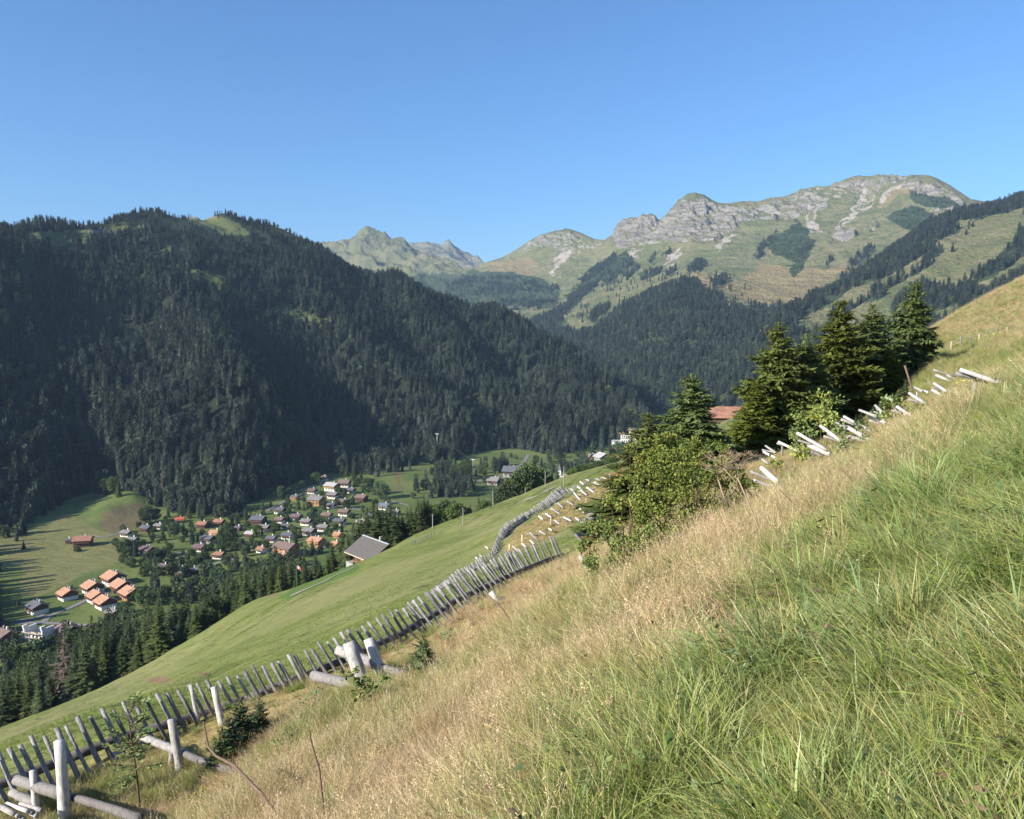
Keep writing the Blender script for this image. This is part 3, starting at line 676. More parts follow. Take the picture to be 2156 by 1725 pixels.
def spruce(seed, Ht, R, whorls, nb, lod, droop=0.25, base_h=0.06, ragged=0.15, lean=0.0):
    """crown vertices/triangles/tint and trunk radius of one spruce"""
    r = np.random.default_rng(seed); B = []; D = []; N = []; L = []; W = []; T = []
    for k in range(whorls):
        f = (k + r.uniform(-.3, .3)) / whorls; f = min(max(f, 0), .985)
        z = Ht * (base_h + (1 - base_h) * f)
        Lb = R * ((1 - f) ** 0.80) * (1 if f > .12 else .75 + 2 * f) + .02 * Ht
        n = max(4 if lod < 2 else 6, int(nb * (1 - .55 * f)))
        a0 = r.uniform(0, 6.28)
        for j in range(n):
            a = a0 + 6.283 * j / n + r.uniform(-.3, .3)
            ln = Lb * r.uniform(1 - 2 * ragged, 1 + ragged)
            el = -droop * (1 - f) + .55 * f ** 2 + r.uniform(-.12, .12) * (1 if lod < 2 else 2.2)
            if lod == 2: z = Ht * (base_h + (1 - base_h) * min(max((k + r.uniform(-.9, .9)) / whorls, 0), .985))
            h = np.array([math.cos(a), math.sin(a), 0]); d = h * math.cos(el) + np.array([0, 0, math.sin(el)])
            b = np.array([0, 0, z]) + h * .0
            tint = r.uniform(0, 1)
            if lod == 0:
                B.append(b); D.append(d); N.append([0, 0, 1]); L.append(ln); W.append(ln * .62 + .25); T.append(tint)
                continue
            ns = max(3, int((7 if lod == 1 else 12) * ln / R + 2))
            sid = np.cross(d, [0, 0, 1]); sid /= np.linalg.norm(sid)
            for q in range(ns):
                u = (q + r.uniform(.2, 1.0)) / ns; u = .16 + .84 * min(u, 1)
                p = b + d * ln * u + np.array([0, 0, -1]) * (u ** 2) * ln * .10 * (1 - f) + np.array([0, 0, 1]) * ln * .05 * max(u - .7, 0)
                sl = ln * (.42 * (1 - u) + .16) * r.uniform(.7, 1.2)
                for sgn in (-1, 1):
                    sd = d * r.uniform(.55, .9) + sid * sgn * r.uniform(.55, 1.0) + np.array([0, 0, r.uniform(-.45, .12)])
                    if lod == 1:
                        B.append(p); D.append(sd); N.append([r.uniform(-.3,.3), r.uniform(-.3,.3), 1]); L.append(sl); W.append(sl * .60); T.append(tint * .6 + .4 * r.random())
                    else:
                        sdn = sd / np.linalg.norm(sd)
                        for e in range(3):
                            pe = p + sdn * sl * .33 * e
                            for s2 in ((-1, 1) if e < 2 else (0,)):
                                s3 = sdn + np.cross(sdn, [0, 0, 1]) * .8 * s2 + np.array([0, 0, r.uniform(-1.0, .45)])
                                B.append(pe); D.append(s3); N.append([r.uniform(-1.2,1.2), r.uniform(-1.2,1.2), .8]); L.append(sl * r.uniform(.5, .85)); W.append(sl * .30); T.append(tint * .6 + .4 * r.random())
                if u > .97 or q == ns - 1:
                    B.append(p); D.append(d + np.array([0, 0, .1])); N.append([0, 0, 1]); L.append(sl); W.append(sl * .4); T.append(tint)
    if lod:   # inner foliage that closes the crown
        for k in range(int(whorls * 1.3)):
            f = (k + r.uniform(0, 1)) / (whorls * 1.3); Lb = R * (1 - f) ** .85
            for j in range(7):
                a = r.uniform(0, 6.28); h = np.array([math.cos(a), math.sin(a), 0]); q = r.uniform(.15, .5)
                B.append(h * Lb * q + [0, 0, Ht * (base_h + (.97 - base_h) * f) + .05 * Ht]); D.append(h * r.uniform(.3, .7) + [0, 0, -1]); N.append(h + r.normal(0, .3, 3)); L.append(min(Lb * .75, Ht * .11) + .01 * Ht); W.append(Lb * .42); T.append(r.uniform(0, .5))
    # leader
    for a in np.linspace(0, 6.28, 5)[:-1]:
        B.append([0, 0, Ht * .93]); D.append([.12 * math.cos(a), .12 * math.sin(a), 1]); N.append([math.cos(a), math.sin(a), 0]); L.append(Ht * .075); W.append(Ht * .016); T.append(.8)
    B, D, N, L, W, T = map(lambda q: np.array(q, float), (B, D, N, L, W, T))
    v, t = kites(B, D, N, L, W, .28 if lod else .35)
    if lean: v[:, 0] += lean * v[:, 2]
    return v, t, np.repeat(T, 4)

def trunk_mb(Ht, r0, lean=0.0):
    b = MB(); z = np.linspace(-.6, Ht * .97, 7)
    b.tube(np.stack([lean * z, 0 * z, z], -1), np.interp(z, [-.6, 0, Ht], [r0 * 1.15, r0, r0 * .08]), 7); return b

def leafy(seed, Ht, R, clumps, per, leaf, crown0=.22, limbs=5, sq=1.0):
    """broadleaf crown as leaf-sized faces in clumps, and the limbs that carry them"""
    r = np.random.default_rng(seed); B = []; D = []; N = []; T = []
    tb = MB(); tb.tube([[0, 0, -.5], [0, 0, Ht * .25], [.02 * Ht, 0, Ht * .55], [0, .02 * Ht, Ht * .8]], [Ht * .022, Ht * .018, Ht * .012, Ht * .004], 7)
    cz_ = Ht * (crown0 + 1) / 2; rz = Ht * (1 - crown0) / 2
    for i in range(limbs):
        a = 6.28 * i / limbs + r.uniform(-.4, .4); h0 = Ht * r.uniform(.2, .5)
        e = np.array([math.cos(a) * R * .7, math.sin(a) * R * .7, h0 + Ht * r.uniform(.12, .3)])
        tb.tube([[0, 0, h0], e * .5 + [0, 0, h0 * .55], e], [Ht * .011, Ht * .007, Ht * .003], 5)
    for c in range(clumps):
        d = r.normal(size=3); d /= np.linalg.norm(d); d[2] *= .95
        rr = r.uniform(.55, 1.0) ** .6
        cc = np.array([d[0] * R * rr * sq, d[1] * R * rr * sq, cz_ + d[2] * rz * rr])
        cr = R * r.uniform(.20, .36); tint = r.random()
        q = r.normal(size=(per, 3)); q /= np.linalg.norm(q, axis=1)[:, None]; q *= r.uniform(.4, 1, (per, 1))
        p = cc + q * cr * [1, 1, .8]
        B.append(p); D.append(q + r.normal(size=(per, 3)) * .7 + [0, 0, -.2]); N.append(q + r.normal(size=(per, 3)) * .5 + [0, 0, .6]); T.append(tint * .6 + .4 * r.random(per))
    B, D, N, T = np.concatenate(B), np.concatenate(D), np.concatenate(N), np.concatenate(T)
    l = leaf * r.uniform(.7, 1.3, len(B))
    v, t = kites(B, D, N, l, l * .75, .15, .5)
    return v, t, np.repeat(T, 4), tb

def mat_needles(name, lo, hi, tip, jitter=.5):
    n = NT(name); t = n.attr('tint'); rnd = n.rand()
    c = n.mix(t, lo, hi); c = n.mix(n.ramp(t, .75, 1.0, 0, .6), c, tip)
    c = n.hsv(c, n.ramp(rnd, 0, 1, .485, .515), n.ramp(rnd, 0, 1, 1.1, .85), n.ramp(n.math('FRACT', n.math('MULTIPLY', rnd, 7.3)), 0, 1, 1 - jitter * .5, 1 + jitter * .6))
    n.base(c); n.rough(.75); n.bsdf.inputs['Specular IOR Level'].default_value = .2
    return n.m
def mat_bark(name='bark', c0=(.09, .065, .05), c1=(.16, .12, .10)):
    n = NT(name); c = n.coord(); f = n.noise(n.mapping(c, (6, 6, 1.2)), 2, 4); n.base(n.mix(f, c0, c1)); n.bump(f, .8, .05); return n.m
M_NEEDLE_FAR = mat_needles('spruce_needles_far', (.020, .034, .024), (.060, .078, .050), (.10, .105, .06), 1.0)
M_NEEDLE = mat_needles('spruce_needles', (.036, .055, .018), (.075, .10, .030), (.12, .135, .042))
M_NEEDLE_NEAR = mat_needles('near_spruce_needles', (.060, .084, .016), (.125, .152, .032), (.19, .20, .055))
M_NEEDLE_DRY = mat_needles('dry_needles', (.085, .07, .055), (.135, .108, .08), (.17, .14, .1))
M_LEAF = mat_needles('broad_leaves', (.045, .075, .024), (.085, .125, .036), (.14, .16, .05))
M_LEAF_PALE = mat_needles('pale_leaves', (.06, .085, .03), (.105, .13, .045), (.15, .16, .065))
M_BARK = mat_bark()

def tree_src(name, v, t, tint, mat, tb=None):
    cm = np_mesh(name + '_crown', v, t, mat, True, {'tint': tint})
    tm = tb.mesh(name + '_trunk', M_BARK, True) if tb is not None else None
    return cm, tm

FAR_SRC = []
for i in range(6):
    Ht = 1.0
    v, t, q = spruce(100 + i, 1.0, [.15, .17, .19, .14, .18, .16][i], [15, 14, 16, 17, 13, 15][i], 8, 0, [.25, .45, .3, .5, .35, .6][i], ragged=.22)
    FAR_SRC.append(np_mesh('far_spruce_mesh', v, t, M_NEEDLE_FAR, True, {'tint': q}))
v, t, q = spruce(120, 1.0, .14, 14, 7, 0, .4, ragged=.3); FAR_DRY = np_mesh('far_dry_spruce_mesh', v, t, M_NEEDLE_DRY, True, {'tint': q})
v, t, q, tb = leafy(130, 1.0, .42, 26, 14, .16, .08); FAR_LEAF = np_mesh('far_leaf_mesh', v, t, M_LEAF, True, {'tint': q})
v, t, q, tb = leafy(131, 1.0, .30, 26, 14, .15, .12); FAR_PALE = np_mesh('far_pale_mesh', v, t, M_LEAF_PALE, True, {'tint': q})

def instancer(name, pts, rot, scl, idx, meshes, label, kind='stuff'):
    """one object whose geometry nodes set copies of the given meshes on its points"""
    col = bpy.data.collections.new(name + '_kinds')
    for k, m in enumerate(meshes):
        col.objects.link(bpy.data.objects.new('%s_kind_%02d' % (name, k), m))
    me = bpy.data.meshes.new(name); n = len(pts)
    me.vertices.add(n); me.vertices.foreach_set('co', np.asarray(pts, np.float32).ravel())
    a = me.attributes.new('rot', 'FLOAT_VECTOR', 'POINT'); a.data.foreach_set('vector', np.asarray(rot, np.float32).ravel())
    a = me.attributes.new('scl', 'FLOAT_VECTOR', 'POINT'); a.data.foreach_set('vector', np.asarray(scl, np.float32).ravel())
    a = me.attributes.new('idx', 'INT', 'POINT'); a.data.foreach_set('value', np.asarray(idx, np.int32))
    o = link(bpy.data.objects.new(name, me))
    g = bpy.data.node_groups.new(name + '_nodes', 'GeometryNodeTree')
    g.interface.new_socket('Geometry', in_out='INPUT', socket_type='NodeSocketGeometry'); g.interface.new_socket('Geometry', in_out='OUTPUT', socket_type='NodeSocketGeometry')
    N = g.nodes; i = N.new('NodeGroupInput'); out = N.new('NodeGroupOutput'); ip = N.new('GeometryNodeInstanceOnPoints'); ci = N.new('GeometryNodeCollectionInfo')
    ci.inputs['Collection'].default_value = col; ci.inputs['Separate Children'].default_value = True; ci.inputs['Reset Children'].default_value = True
    ip.inputs['Pick Instance'].default_value = True
    def na(nm, ty):
        q = N.new('GeometryNodeInputNamedAttribute'); q.data_type = ty; q.inputs['Name'].default_value = nm
        return next(s for s in q.outputs if s.enabled and s.name == 'Attribute')
    L = g.links
    L.new(i.outputs[0], ip.inputs['Points']); L.new(ci.outputs[0], ip.inputs['Instance'])
    L.new(na('idx', 'INT'), ip.inputs['Instance Index']); L.new(na('rot', 'FLOAT_VECTOR'), ip.inputs['Rotation']); L.new(na('scl', 'FLOAT_VECTOR'), ip.inputs['Scale'])
    L.new(ip.outputs[0], out.inputs[0])
    md = o.modifiers.new('scatter', 'NODES'); md.node_group = g
    return tag(o, label, kind=kind)

def forest(name, pts, hgt, label, rng, dry=.004, leaf=.014, hvar=.34, top=None):
    n = len(pts)
    h = hgt * (1 if top is None else 1 - .52 * sstep(top[0], top[1], pts[:, 2])) * rng.uniform(1 - hvar, 1 + hvar, n) * (1 + .18 * fbm(pts[:, 0] * .01, pts[:, 1] * .01, 3, 2))
    idx = rng.integers(0, 6, n); u = rng.random(n); idx = np.where(u < dry, 6, idx); idx = np.where(u > 1 - leaf, rng.choice([7, 8], n), idx)
    h = np.where(idx >= 7, h * .62, h)
    wd = h * rng.uniform(.85, 1.25, n)
    rot = np.stack([rng.normal(0, .02, n), rng.normal(0, .02, n), rng.uniform(0, 6.28, n)], -1)
    p = pts.copy(); p[:, 2] -= h * .02
    return instancer(name, p, rot, np.stack([wd, wd, h], -1), idx, FAR_SRC + [FAR_DRY, FAR_LEAF, FAR_PALE], label)

def polys(px, py, L): return np.max([np.zeros(px.shape)] + [inpoly(px, py, p).astype(float) for p in L], axis=0)

r1 = np.random.default_rng(21)
SUMMIT = [(300,468),(333,460),(413,447),(500,462),(560,495),(620,520),(600,530),(540,512),(490,512),(440,508),(390,488),(340,480)]
def lm_mask(px, py, x, y, z, t):
    w = 5 * fbm(x * .02, y * .02, 1.3, 3)
    m = np.ones(px.shape) * (.55 + .55 * sstep(-.35, .2, fbm(x * .011, y * .011, 4, 4)))
    m = np.where(inpoly(px, py, SUMMIT), .22, m)
    m = np.where(polys(px + w, py + w * .6, LM_CLEAR) > 0, .015, m)
    m *= (t < LM.knots[2] + .03)
    return np.clip(m, 0, 1)
LMP = LM.scatter(1 / 62.0, lm_mask, r1)
forest('spruce_forest', LMP, 19.0, 'dense dark spruce forest covering the left mountain', r1, top=(90, 230))
# light shrubs in the ski-lift clearing
def lm_clear(px, py, x, y, z, t):
    return np.where(inpoly(px, py, [(380,570),(480,575),(530,615),(600,632),(705,668),(710,700),(640,685),(560,650),(500,620),(400,600)]), .5, 0) * (t < .9)
P = LM.scatter(1 / 60.0, lm_clear, r1)
n = len(P); hs = r1.uniform(2.5, 7, n)
instancer('clearing_shrubbery', P, np.stack([0*hs, 0*hs, r1.uniform(0, 6, n)], -1), np.stack([hs, hs, hs], -1), r1.integers(0, 2, n), [FAR_LEAF, FAR_PALE], 'pale shrubs growing in the cable cut through the forest')

RF_CLEAR = [[(1340,720),(1370,710),(1420,708),(1410,716),(1350,727)],[(1700,690),(1760,640),(1772,645),(1715,700)]]
def r_mask(px, py, x, y, z, t):
    w = 4 * fbm(x * .01, y * .01, 1.3, 3)
    m = inpoly(px + w, py + w, RF_MAIN) * 1.0
    m = np.maximum(m, polys(px + w * .6, py + w * .4, RF_GROVES) * .85)
    m = np.maximum(m, inpoly(px, py, [(1150,650),(1300,545),(1440,580),(1270,672),(1180,690)]) * .035)
    m = np.maximum(m, inpoly(px, py, [(1440,575),(1560,580),(1590,640),(1540,640),(1480,610)]) * .03)
    m = np.maximum(m, inpoly(px, py, [(860,590),(1000,585),(1100,585),(1180,605),(1170,650),(1100,655),(950,645)]) * (.12 + .5 * (fbm(x * .006, y * .006, 2, 3) > .15)))
    m = np.where(polys(px + w, py + w, RF_CLEAR) > 0, .02, m)
    return np.clip(m, 0, 1) * (t < RM.knots[3] + .1)
RP = RM.scatter(1 / 105.0, r_mask, r1)
forest('spruce_forest', RP, 17.0, 'dense spruce forest on the far valley side below the range', r1, dry=.004, leaf=.012)
def s_mask(px, py, x, y, z, t):
    w = 4 * fbm(x * .012, y * .012, 1.7, 3)
    m = polys(px + w, py + w, SB)
    m = np.maximum(m, inpoly(px, py, [(1980,470),(2156,440),(2156,500),(2080,530),(2000,540)]) * .012)
    return m * (t < SM.knots[2] + .03)
SPT = SM.scatter(1 / 95.0, s_mask, r1)
forest("spruce_forest", SPT, 18.0, 'spruce bands running up the green spur on the right', r1, dry=.004, leaf=.02)
def f_mask(px, py, x, y, z, t):
    return inpoly(px, py, [(760,600),(880,585),(1000,600),(1100,620),(1160,640),(1160,700),(760,700)]) * (.1 + .6 * (fbm(x * .004, y * .004, 2, 3) > .1)) * (t < .6)
def shrub_mask(px, py, x, y, z, t):
    w = 10 * fbm(x * .008, y * .008, 4, 4)
    return polys(px + w, py + w * .6, R_SHRUB[:4] + R_SHRUB[5:]) * (.35 + .6 * (fbm(x * .01, y * .01, 7, 3) > -.1)) * (t < RM.knots[4])
for LY, nm in ((RM, 'dark alder scrub clinging to the sunlit range'),):
    P = LY.scatter(1 / 85.0, shrub_mask, r1); n = len(P); hs = r1.uniform(4, 9, n)
    instancer('mountain_scrub', P, np.stack([0*hs, 0*hs, r1.uniform(0, 6, n)], -1), np.stack([hs * 1.2, hs * 1.2, hs], -1), r1.choice([0, 0, 1], n), [FAR_LEAF, FAR_SRC[2]], nm)
FP = FM.scatter(1 / 190.0, f_mask, r1)
forest('spruce_forest', FP, 15.0, 'thin far-off woodland at the head of the valley', r1, dry=0, leaf=.1)

# ------------------------------------------------------------------ trees one can tell apart
MID = []
for i in range(5):
    Ht = 20.0
    v, t, q = spruce(200 + i, Ht, [3.7, 4.2, 3.3, 4.0, 3.6][i], [25, 27, 26, 24, 28][i], 12, 1, [.30, .42, .5, .25, .38][i], base_h=.05, ragged=.2)
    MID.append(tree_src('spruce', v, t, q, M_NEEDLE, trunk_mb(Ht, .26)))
v, t, q = spruce(210, 20, 3.4, 22, 8, 1, .45, ragged=.3); DRYT = tree_src('dry_spruce', v, t, q, M_NEEDLE_DRY, trunk_mb(20, .24))
BROAD = []
for i, (R, c0, m) in enumerate([(4.2, .12, M_LEAF), (3.4, .15, M_LEAF), (4.8, .10, M_LEAF), (2.4, .15, M_LEAF_PALE)]):
    v, t, q, tb = leafy(220 + i, 10.0, R, 70, 46, .62, c0); BROAD.append(tree_src('broadleaf', v, t, q, m, tb))
SHRUB = []
for i in range(3):
    v, t, q, tb = leafy(240 + i, 3.0, 1.8, 34, 40, .42, .02); SHRUB.append(tree_src('shrub', v, t, q, M_LEAF, tb))

def plant_tree(name, src, loc, h, h0, label, cat, group, wide=1.0, parts=('crown', 'trunk')):
    r = empty(name, loc, random.uniform(0, 6.28)); s = h / h0; r.scale = (s * wide, s * wide, s)
    for nm, me in zip(parts, src):
        if me is not None: link(bpy.data.objects.new(nm, me), r)
    return tag(r, label, cat, group)

EDGE = [(-120,190,1560),(0,190,1538),(53,191,1515),(133,193,1485),(233,194,1435),(300,195,1408),(350,194,1382),(400,193,1352),(450,192,1318),(500,190,1282),(533,188,1265),(600,185,1245),(700,190,1195),(822,198,1148),(908,205,1115),(975,215,1095),(1075,235,1048),(1142,247,1028),(1192,255,1002),(1293,285,978)]
EA = np.array(EDGE, float)
def edge_d(px): return float(np.interp(px, EA[:, 0], EA[:, 1]))
TOPL = [(-120,1440),(0,1400),(50,1392),(100,1372),(150,1310),(240,1290),(300,1280),(350,1250),(400,1262),(450,1228),(500,1198),(540,1190),(600,1168),(640,1185),(700,1150),(740,1120),(760,1085),(800,1050),(850,1070),(890,1045),(930,1050),(1010,1045),(1060,1015),(1120,970),(1150,1000),(1290,968)]
TL = np.array(TOPL, float)
def height_for(p, top_py):
    """height that brings a trunk at p up to the bearing top_py"""
    f = p[1] * CP - p[2] * SP; b = -(top_py - CY) / F
    z = p[1] * (-SP + b * CP) / (CP + b * SP); return z - p[2]
r2 = np.random.default_rng(5); random.seed(5)
BELT_L = {0: 'tall dark spruce in the front row along the meadow edge', 1: 'dark spruce in the middle of the belt below the meadow', 2: 'spruce at the back of the belt, towards the village'}
def belt():
    for row, (off, step, lo, hi) in enumerate([(10, 18, 18, 65), (34, 22, 8, 42), (66, 27, -8, 24)]):
        px = -110 + row * 9
        while px < 655:
            d = edge_d(px) + off + r2.uniform(-6, 8); p = at_d(px, d)
            h = float(np.clip(height_for(p, np.interp(px, TL[:, 0], TL[:, 1]) + r2.uniform(lo, hi) - 14), 8, 29))
            if 596 < px and row == 0: px += step; continue
            if row == 0 and abs(px - 150) < 12: src, nm, lb, g = DRYT, 'spruce_tree', 'half-dead brown spruce in the front row of the belt', None
            elif row == 0 and px > 440 and px < 475: src, nm, lb, g = BROAD[1], 'broadleaf_tree', 'grey-green broadleaf tree among the spruces of the belt', 'broadleaf trees within the spruce belt'
            else: src, nm, lb, g = MID[r2.integers(0, 5)], 'spruce_tree', BELT_L[row], 'spruces in the belt below the meadow'
            plant_tree(nm, src, p - [0, 0, .3], h, 20.0 if src not in BROAD else 10.0, lb, 'tree', g, r2.uniform(1.05, 1.4) if src not in BROAD else .7)
            px += step * r2.uniform(.75, 1.25)
    # right of the barn
    L = [(733,212,'s',1118),(755,214,'s',1092),(774,214,'s',1070),(796,212,'s',1056),(814,212,'s',1068),(831,212,'s',1064),(848,214,'s',1080),(866,214,'s',1062),(886,214,'s',1052),(901,216,'s',1046),(916,218,'s',1072),(951,226,'s',1060),(990,232,'s',1058),(1014,236,'s',1050),(1050,244,'s',1022),(1064,246,'s',1030),(640,200,'s',1195),(626,200,'s',1190),(612,205,'s',1180),(598,200,'s',1185),
         (700,212,'s',1140),(722,222,'s',1118),(745,232,'s',1098),(762,236,'s',1078),(786,222,'s',1052),(806,216,'s',1062),(822,228,'s',1050),(840,214,'s',1082),(858,224,'s',1066),(880,222,'s',1048),(893,216,'s',1040),(908,224,'s',1058),
         (690,206,'s',1165),(674,206,'s',1180),(655,204,'s',1196),(665,226,'s',1160),
         (925,228,'b',1062),(942,230,'b',1050),(960,226,'b',1056),(978,230,'b',1066),(1008,240,'s',1042),(1022,236,'b',1052),(1040,246,'s',1018),(1056,250,'s',1012),(1071,246,'b',1016),(1085,254,'b',1000),(1100,252,'b',985),(1112,256,'b',978),(1124,262,'s',960),(1136,262,'b',985),
         (1162,266,'s',990),(1174,270,'s',984),(1205,275,'b',985),(1222,282,'b',978),(1240,284,'b',975),(1258,290,'b',968),(1276,292,'b',962),(1292,296,'b',955)]
    for k, (px, d, ty, top) in enumerate(L):
        p = at_d(px, d); h = float(np.clip(height_for(p, top), 4, 38))
        if ty == 's':
            lab = 'spruce behind the barn at the meadow edge' if px < 770 else ('big dark spruce in the clump right of the barn' if px < 920 else 'spruce among the broadleaf trees at the upper meadow edge')
            g = 'spruces behind the barn' if px < 770 else ('spruces right of the barn' if px < 920 else 'spruces at the upper meadow edge')
            plant_tree('spruce_tree', MID[k % 5], p - [0, 0, .3], h, 20.0, lab, 'tree', g, 1.35)
        else:
            small = px > 1190
            plant_tree('broadleaf_tree', BROAD[k % 3], p - [0, 0, .3], h, 10.0, 'small rounded broadleaf tree on the skyline of the meadow' if small else 'rounded green broadleaf tree at the upper meadow edge', 'tree', 'small trees on the meadow skyline' if small else 'broadleaf trees at the upper meadow edge', .95)
belt()

# woodland between the belt and the village, too dense to count
def low_wood():
    P = []; rng = np.random.default_rng(8)
    for _ in range(1500):
        px = rng.uniform(-150, 1000); d = edge_d(px) + rng.uniform(85, 190 if px < 620 else 150)
        p = at_d(px, d)
        if p[2] < VZ - 4: continue
        q = proj(p)
        if inpoly(np.array([q[0]]), np.array([q[1]]), [(40,1300),(300,1180),(300,1330),(40,1345)])[0] : continue
        P.append(p)
    Pv = []
    POLYR = [[(235,1125),(262,1140),(285,1165),(300,1190),(330,1195),(345,1212),(420,1215),(520,1195),(600,1185),(640,1190),(640,1260),(330,1290),(285,1270),(300,1240),(285,1215),(262,1185),(245,1160),(228,1140)],
             [(0,1365),(60,1362),(105,1368),(170,1350),(200,1325),(245,1320),(300,1285),(320,1330),(160,1420),(0,1460)],[(-100,1340),(-5,1340),(-5,1480),(-100,1480)]]
    for k, po in enumerate(POLYR):
        a = np.array(po); nn = [190, 120, 20][k]
        for _ in range(nn):
            px = rng.uniform(a[:, 0].min(), a[:, 0].max()); py = rng.uniform(a[:, 1].min(), a[:, 1].max())
            if inpoly(np.array([px]), np.array([py]), po)[0]: Pv.append(on_valley(px, py))
    for po, nn in (([(-340,1125),(-60,1120),(0,1128),(60,1112),(62,1128),(0,1165),(-8,1345),(-340,1400)], 420),):
        a = np.array(po)
        for _ in range(nn):
            px = rng.uniform(a[:, 0].min(), a[:, 0].max()); py = rng.uniform(a[:, 1].min(), a[:, 1].max())
            if inpoly(np.array([px]), np.array([py]), po)[0]:
                q = on_valley(px, py); P.append(q)
    for po, nn in (([(905,1000),(935,975),(965,985),(975,1012),(940,1022),(910,1018)], 26), ([(985,985),(1060,972),(1075,985),(1035,1004),(990,1004)], 16), ([(870,1030),(930,1024),(1000,1022),(990,1046),(900,1052)], 24), ([(770,1000),(860,985),(870,992),(790,1012)], 8)):
        a = np.array(po)
        for _ in range(nn * 2):
            px = rng.uniform(a[:, 0].min(), a[:, 0].max()); py = rng.uniform(a[:, 1].min(), a[:, 1].max())
            if inpoly(np.array([px]), np.array([py]), po)[0]: P.append(on_valley(px, py))
    for _ in range(75):
        px = rng.uniform(1120, 1315); py = rng.uniform(932, 1000)
        if inpoly(np.array([px]), np.array([py]), [(1125,965),(1200,960),(1310,930),(1320,960),(1290,985),(1220,1000),(1130,1000)])[0]: P.append(on_valley(px, py))
    for _ in range(260):
        px = rng.uniform(1300, 1620); py = rng.uniform(872, 985)
        if inpoly(np.array([px]), np.array([py]), [(1335,875),(1620,860),(1620,985),(1320,985),(1350,960),(1318,950),(1312,915)])[0]: P.append(on_valley(px, py))
    A = np.array(P); B = np.array(Pv)
    forest('spruce_forest', A, 15.0, 'dark wood on the steep bank between meadow and village', rng, dry=.01, leaf=.22)
    n = len(B); h = rng.uniform(5, 11, n); idx = np.where(rng.random(n) < .3, rng.integers(0, 6, n), rng.choice([7, 7, 8], n)); h = np.where(idx < 6, h * 1.5, h)
    instancer('riverside_wood', B - [0, 0, .3], np.stack([0*h, 0*h, rng.uniform(0, 6, n)], -1), np.stack([h, h, h], -1), idx, FAR_SRC + [FAR_DRY, BROAD_FAR, FAR_PALE], 'mixed broadleaf wood along the stream below the village')
v, t, q, tb = leafy(133, 1.0, .42, 60, 30, .085, .06); BROAD_FAR = np_mesh('stream_tree_mesh', v, t, M_LEAF, True, {'tint': q})
low_wood()
# ------------------------------------------------------------------ houses
def flat_mat(name, a, b, scale=1.5, stretch=(1, 1, 1), rough=.85):
    n = NT(name); c = n.coord(); f = n.noise(n.mapping(c, stretch), scale, 4, .6); n.base(n.mix(f, a, b)); n.rough(rough); return n.m
def roof_mat(name, col):
    n = NT(name); c = n.coord(); f = n.noise(c, .9, 4, .6); w = n.new('ShaderNodeTexWave', wave_type='BANDS', bands_direction='Z'); n.put(w.inputs['Vector'], c); w.inputs['Scale'].default_value = 2.2; w.inputs['Distortion'].default_value = 1.0
    k = n.mix(n.ramp(f, .3, .7), tuple(x * .75 for x in col), tuple(min(x * 1.25, .8) for x in col)); k = n.mix(n.ramp(w.outputs['Fac'], .0, .35, .35, 0), k, tuple(x * .5 for x in col))
    n.base(k); n.rough(.8); return n.m
ROOF = {k: roof_mat('roof_' + k, v) for k, v in dict(grey=(.21,.195,.19), slate=(.12,.12,.135), blue=(.15,.175,.21), brown=(.19,.135,.115), orange=(.43,.235,.15), rust=(.31,.165,.11), red=(.48,.12,.07), violet=(.16,.11,.115), pale=(.40,.375,.36)).items()}
M_WHITE = flat_mat('white_render', (.62,.59,.54), (.78,.75,.70), .6)
M_WOOD = flat_mat('dark_chalet_wood', (.075,.042,.028), (.15,.085,.055), 2, (1, 1, 8))
M_HONEY = flat_mat('honey_wood', (.30,.155,.07), (.42,.235,.115), 2, (1, 1, 8))
M_GLASS = flat_mat('window_glass', (.03,.04,.05), (.06,.075,.09), .5, rough=.2)
M_STONE = flat_mat('grey_stone', (.22,.21,.2), (.36,.34,.32), 1.5)
M_METAL = flat_mat('galvanised_metal', (.42,.43,.44), (.56,.57,.58), 1.5, rough=.5)
M_PALEW = flat_mat('pale_timber', (.45,.36,.25), (.58,.48,.35), 3)

def extr(poly, x0, x1):
    """prism: (y,z) outline pushed along x"""
    n = len(poly); v = [[x0, a, b] for a, b in poly] + [[x1, a, b] for a, b in poly]
    bm = bmesh.new(); vs = [bm.verts.new(p) for p in v]
    for i in range(n): bm.faces.new([vs[i], vs[(i + 1) % n], vs[n + (i + 1) % n], vs[n + i]])
    bm.faces.new(vs[:n][::-1]); bm.faces.new(vs[n:])
    bmesh.ops.recalc_face_normals(bm, faces=bm.faces); return bm
def bm_obj(name, bm, mat, parent):
    me = bpy.data.meshes.new(name); bm.to_mesh(me); bm.free(); me.materials.append(mat)
    return link(bpy.data.objects.new(name, me), parent)
def roof_bm(L, hw, o, he, pitch, th, ox):
    s = math.tan(pitch); hr = he + hw * s; y = hw + o
    poly = [(-y, he - o * s + .02), (0, hr + .02), (y, he - o * s + .02), (y, he - o * s + .02 + th), (0, hr + th + .02), (-y, he - o * s + .02 + th)]
    return extr(poly, -L / 2 - ox, L / 2 + ox)
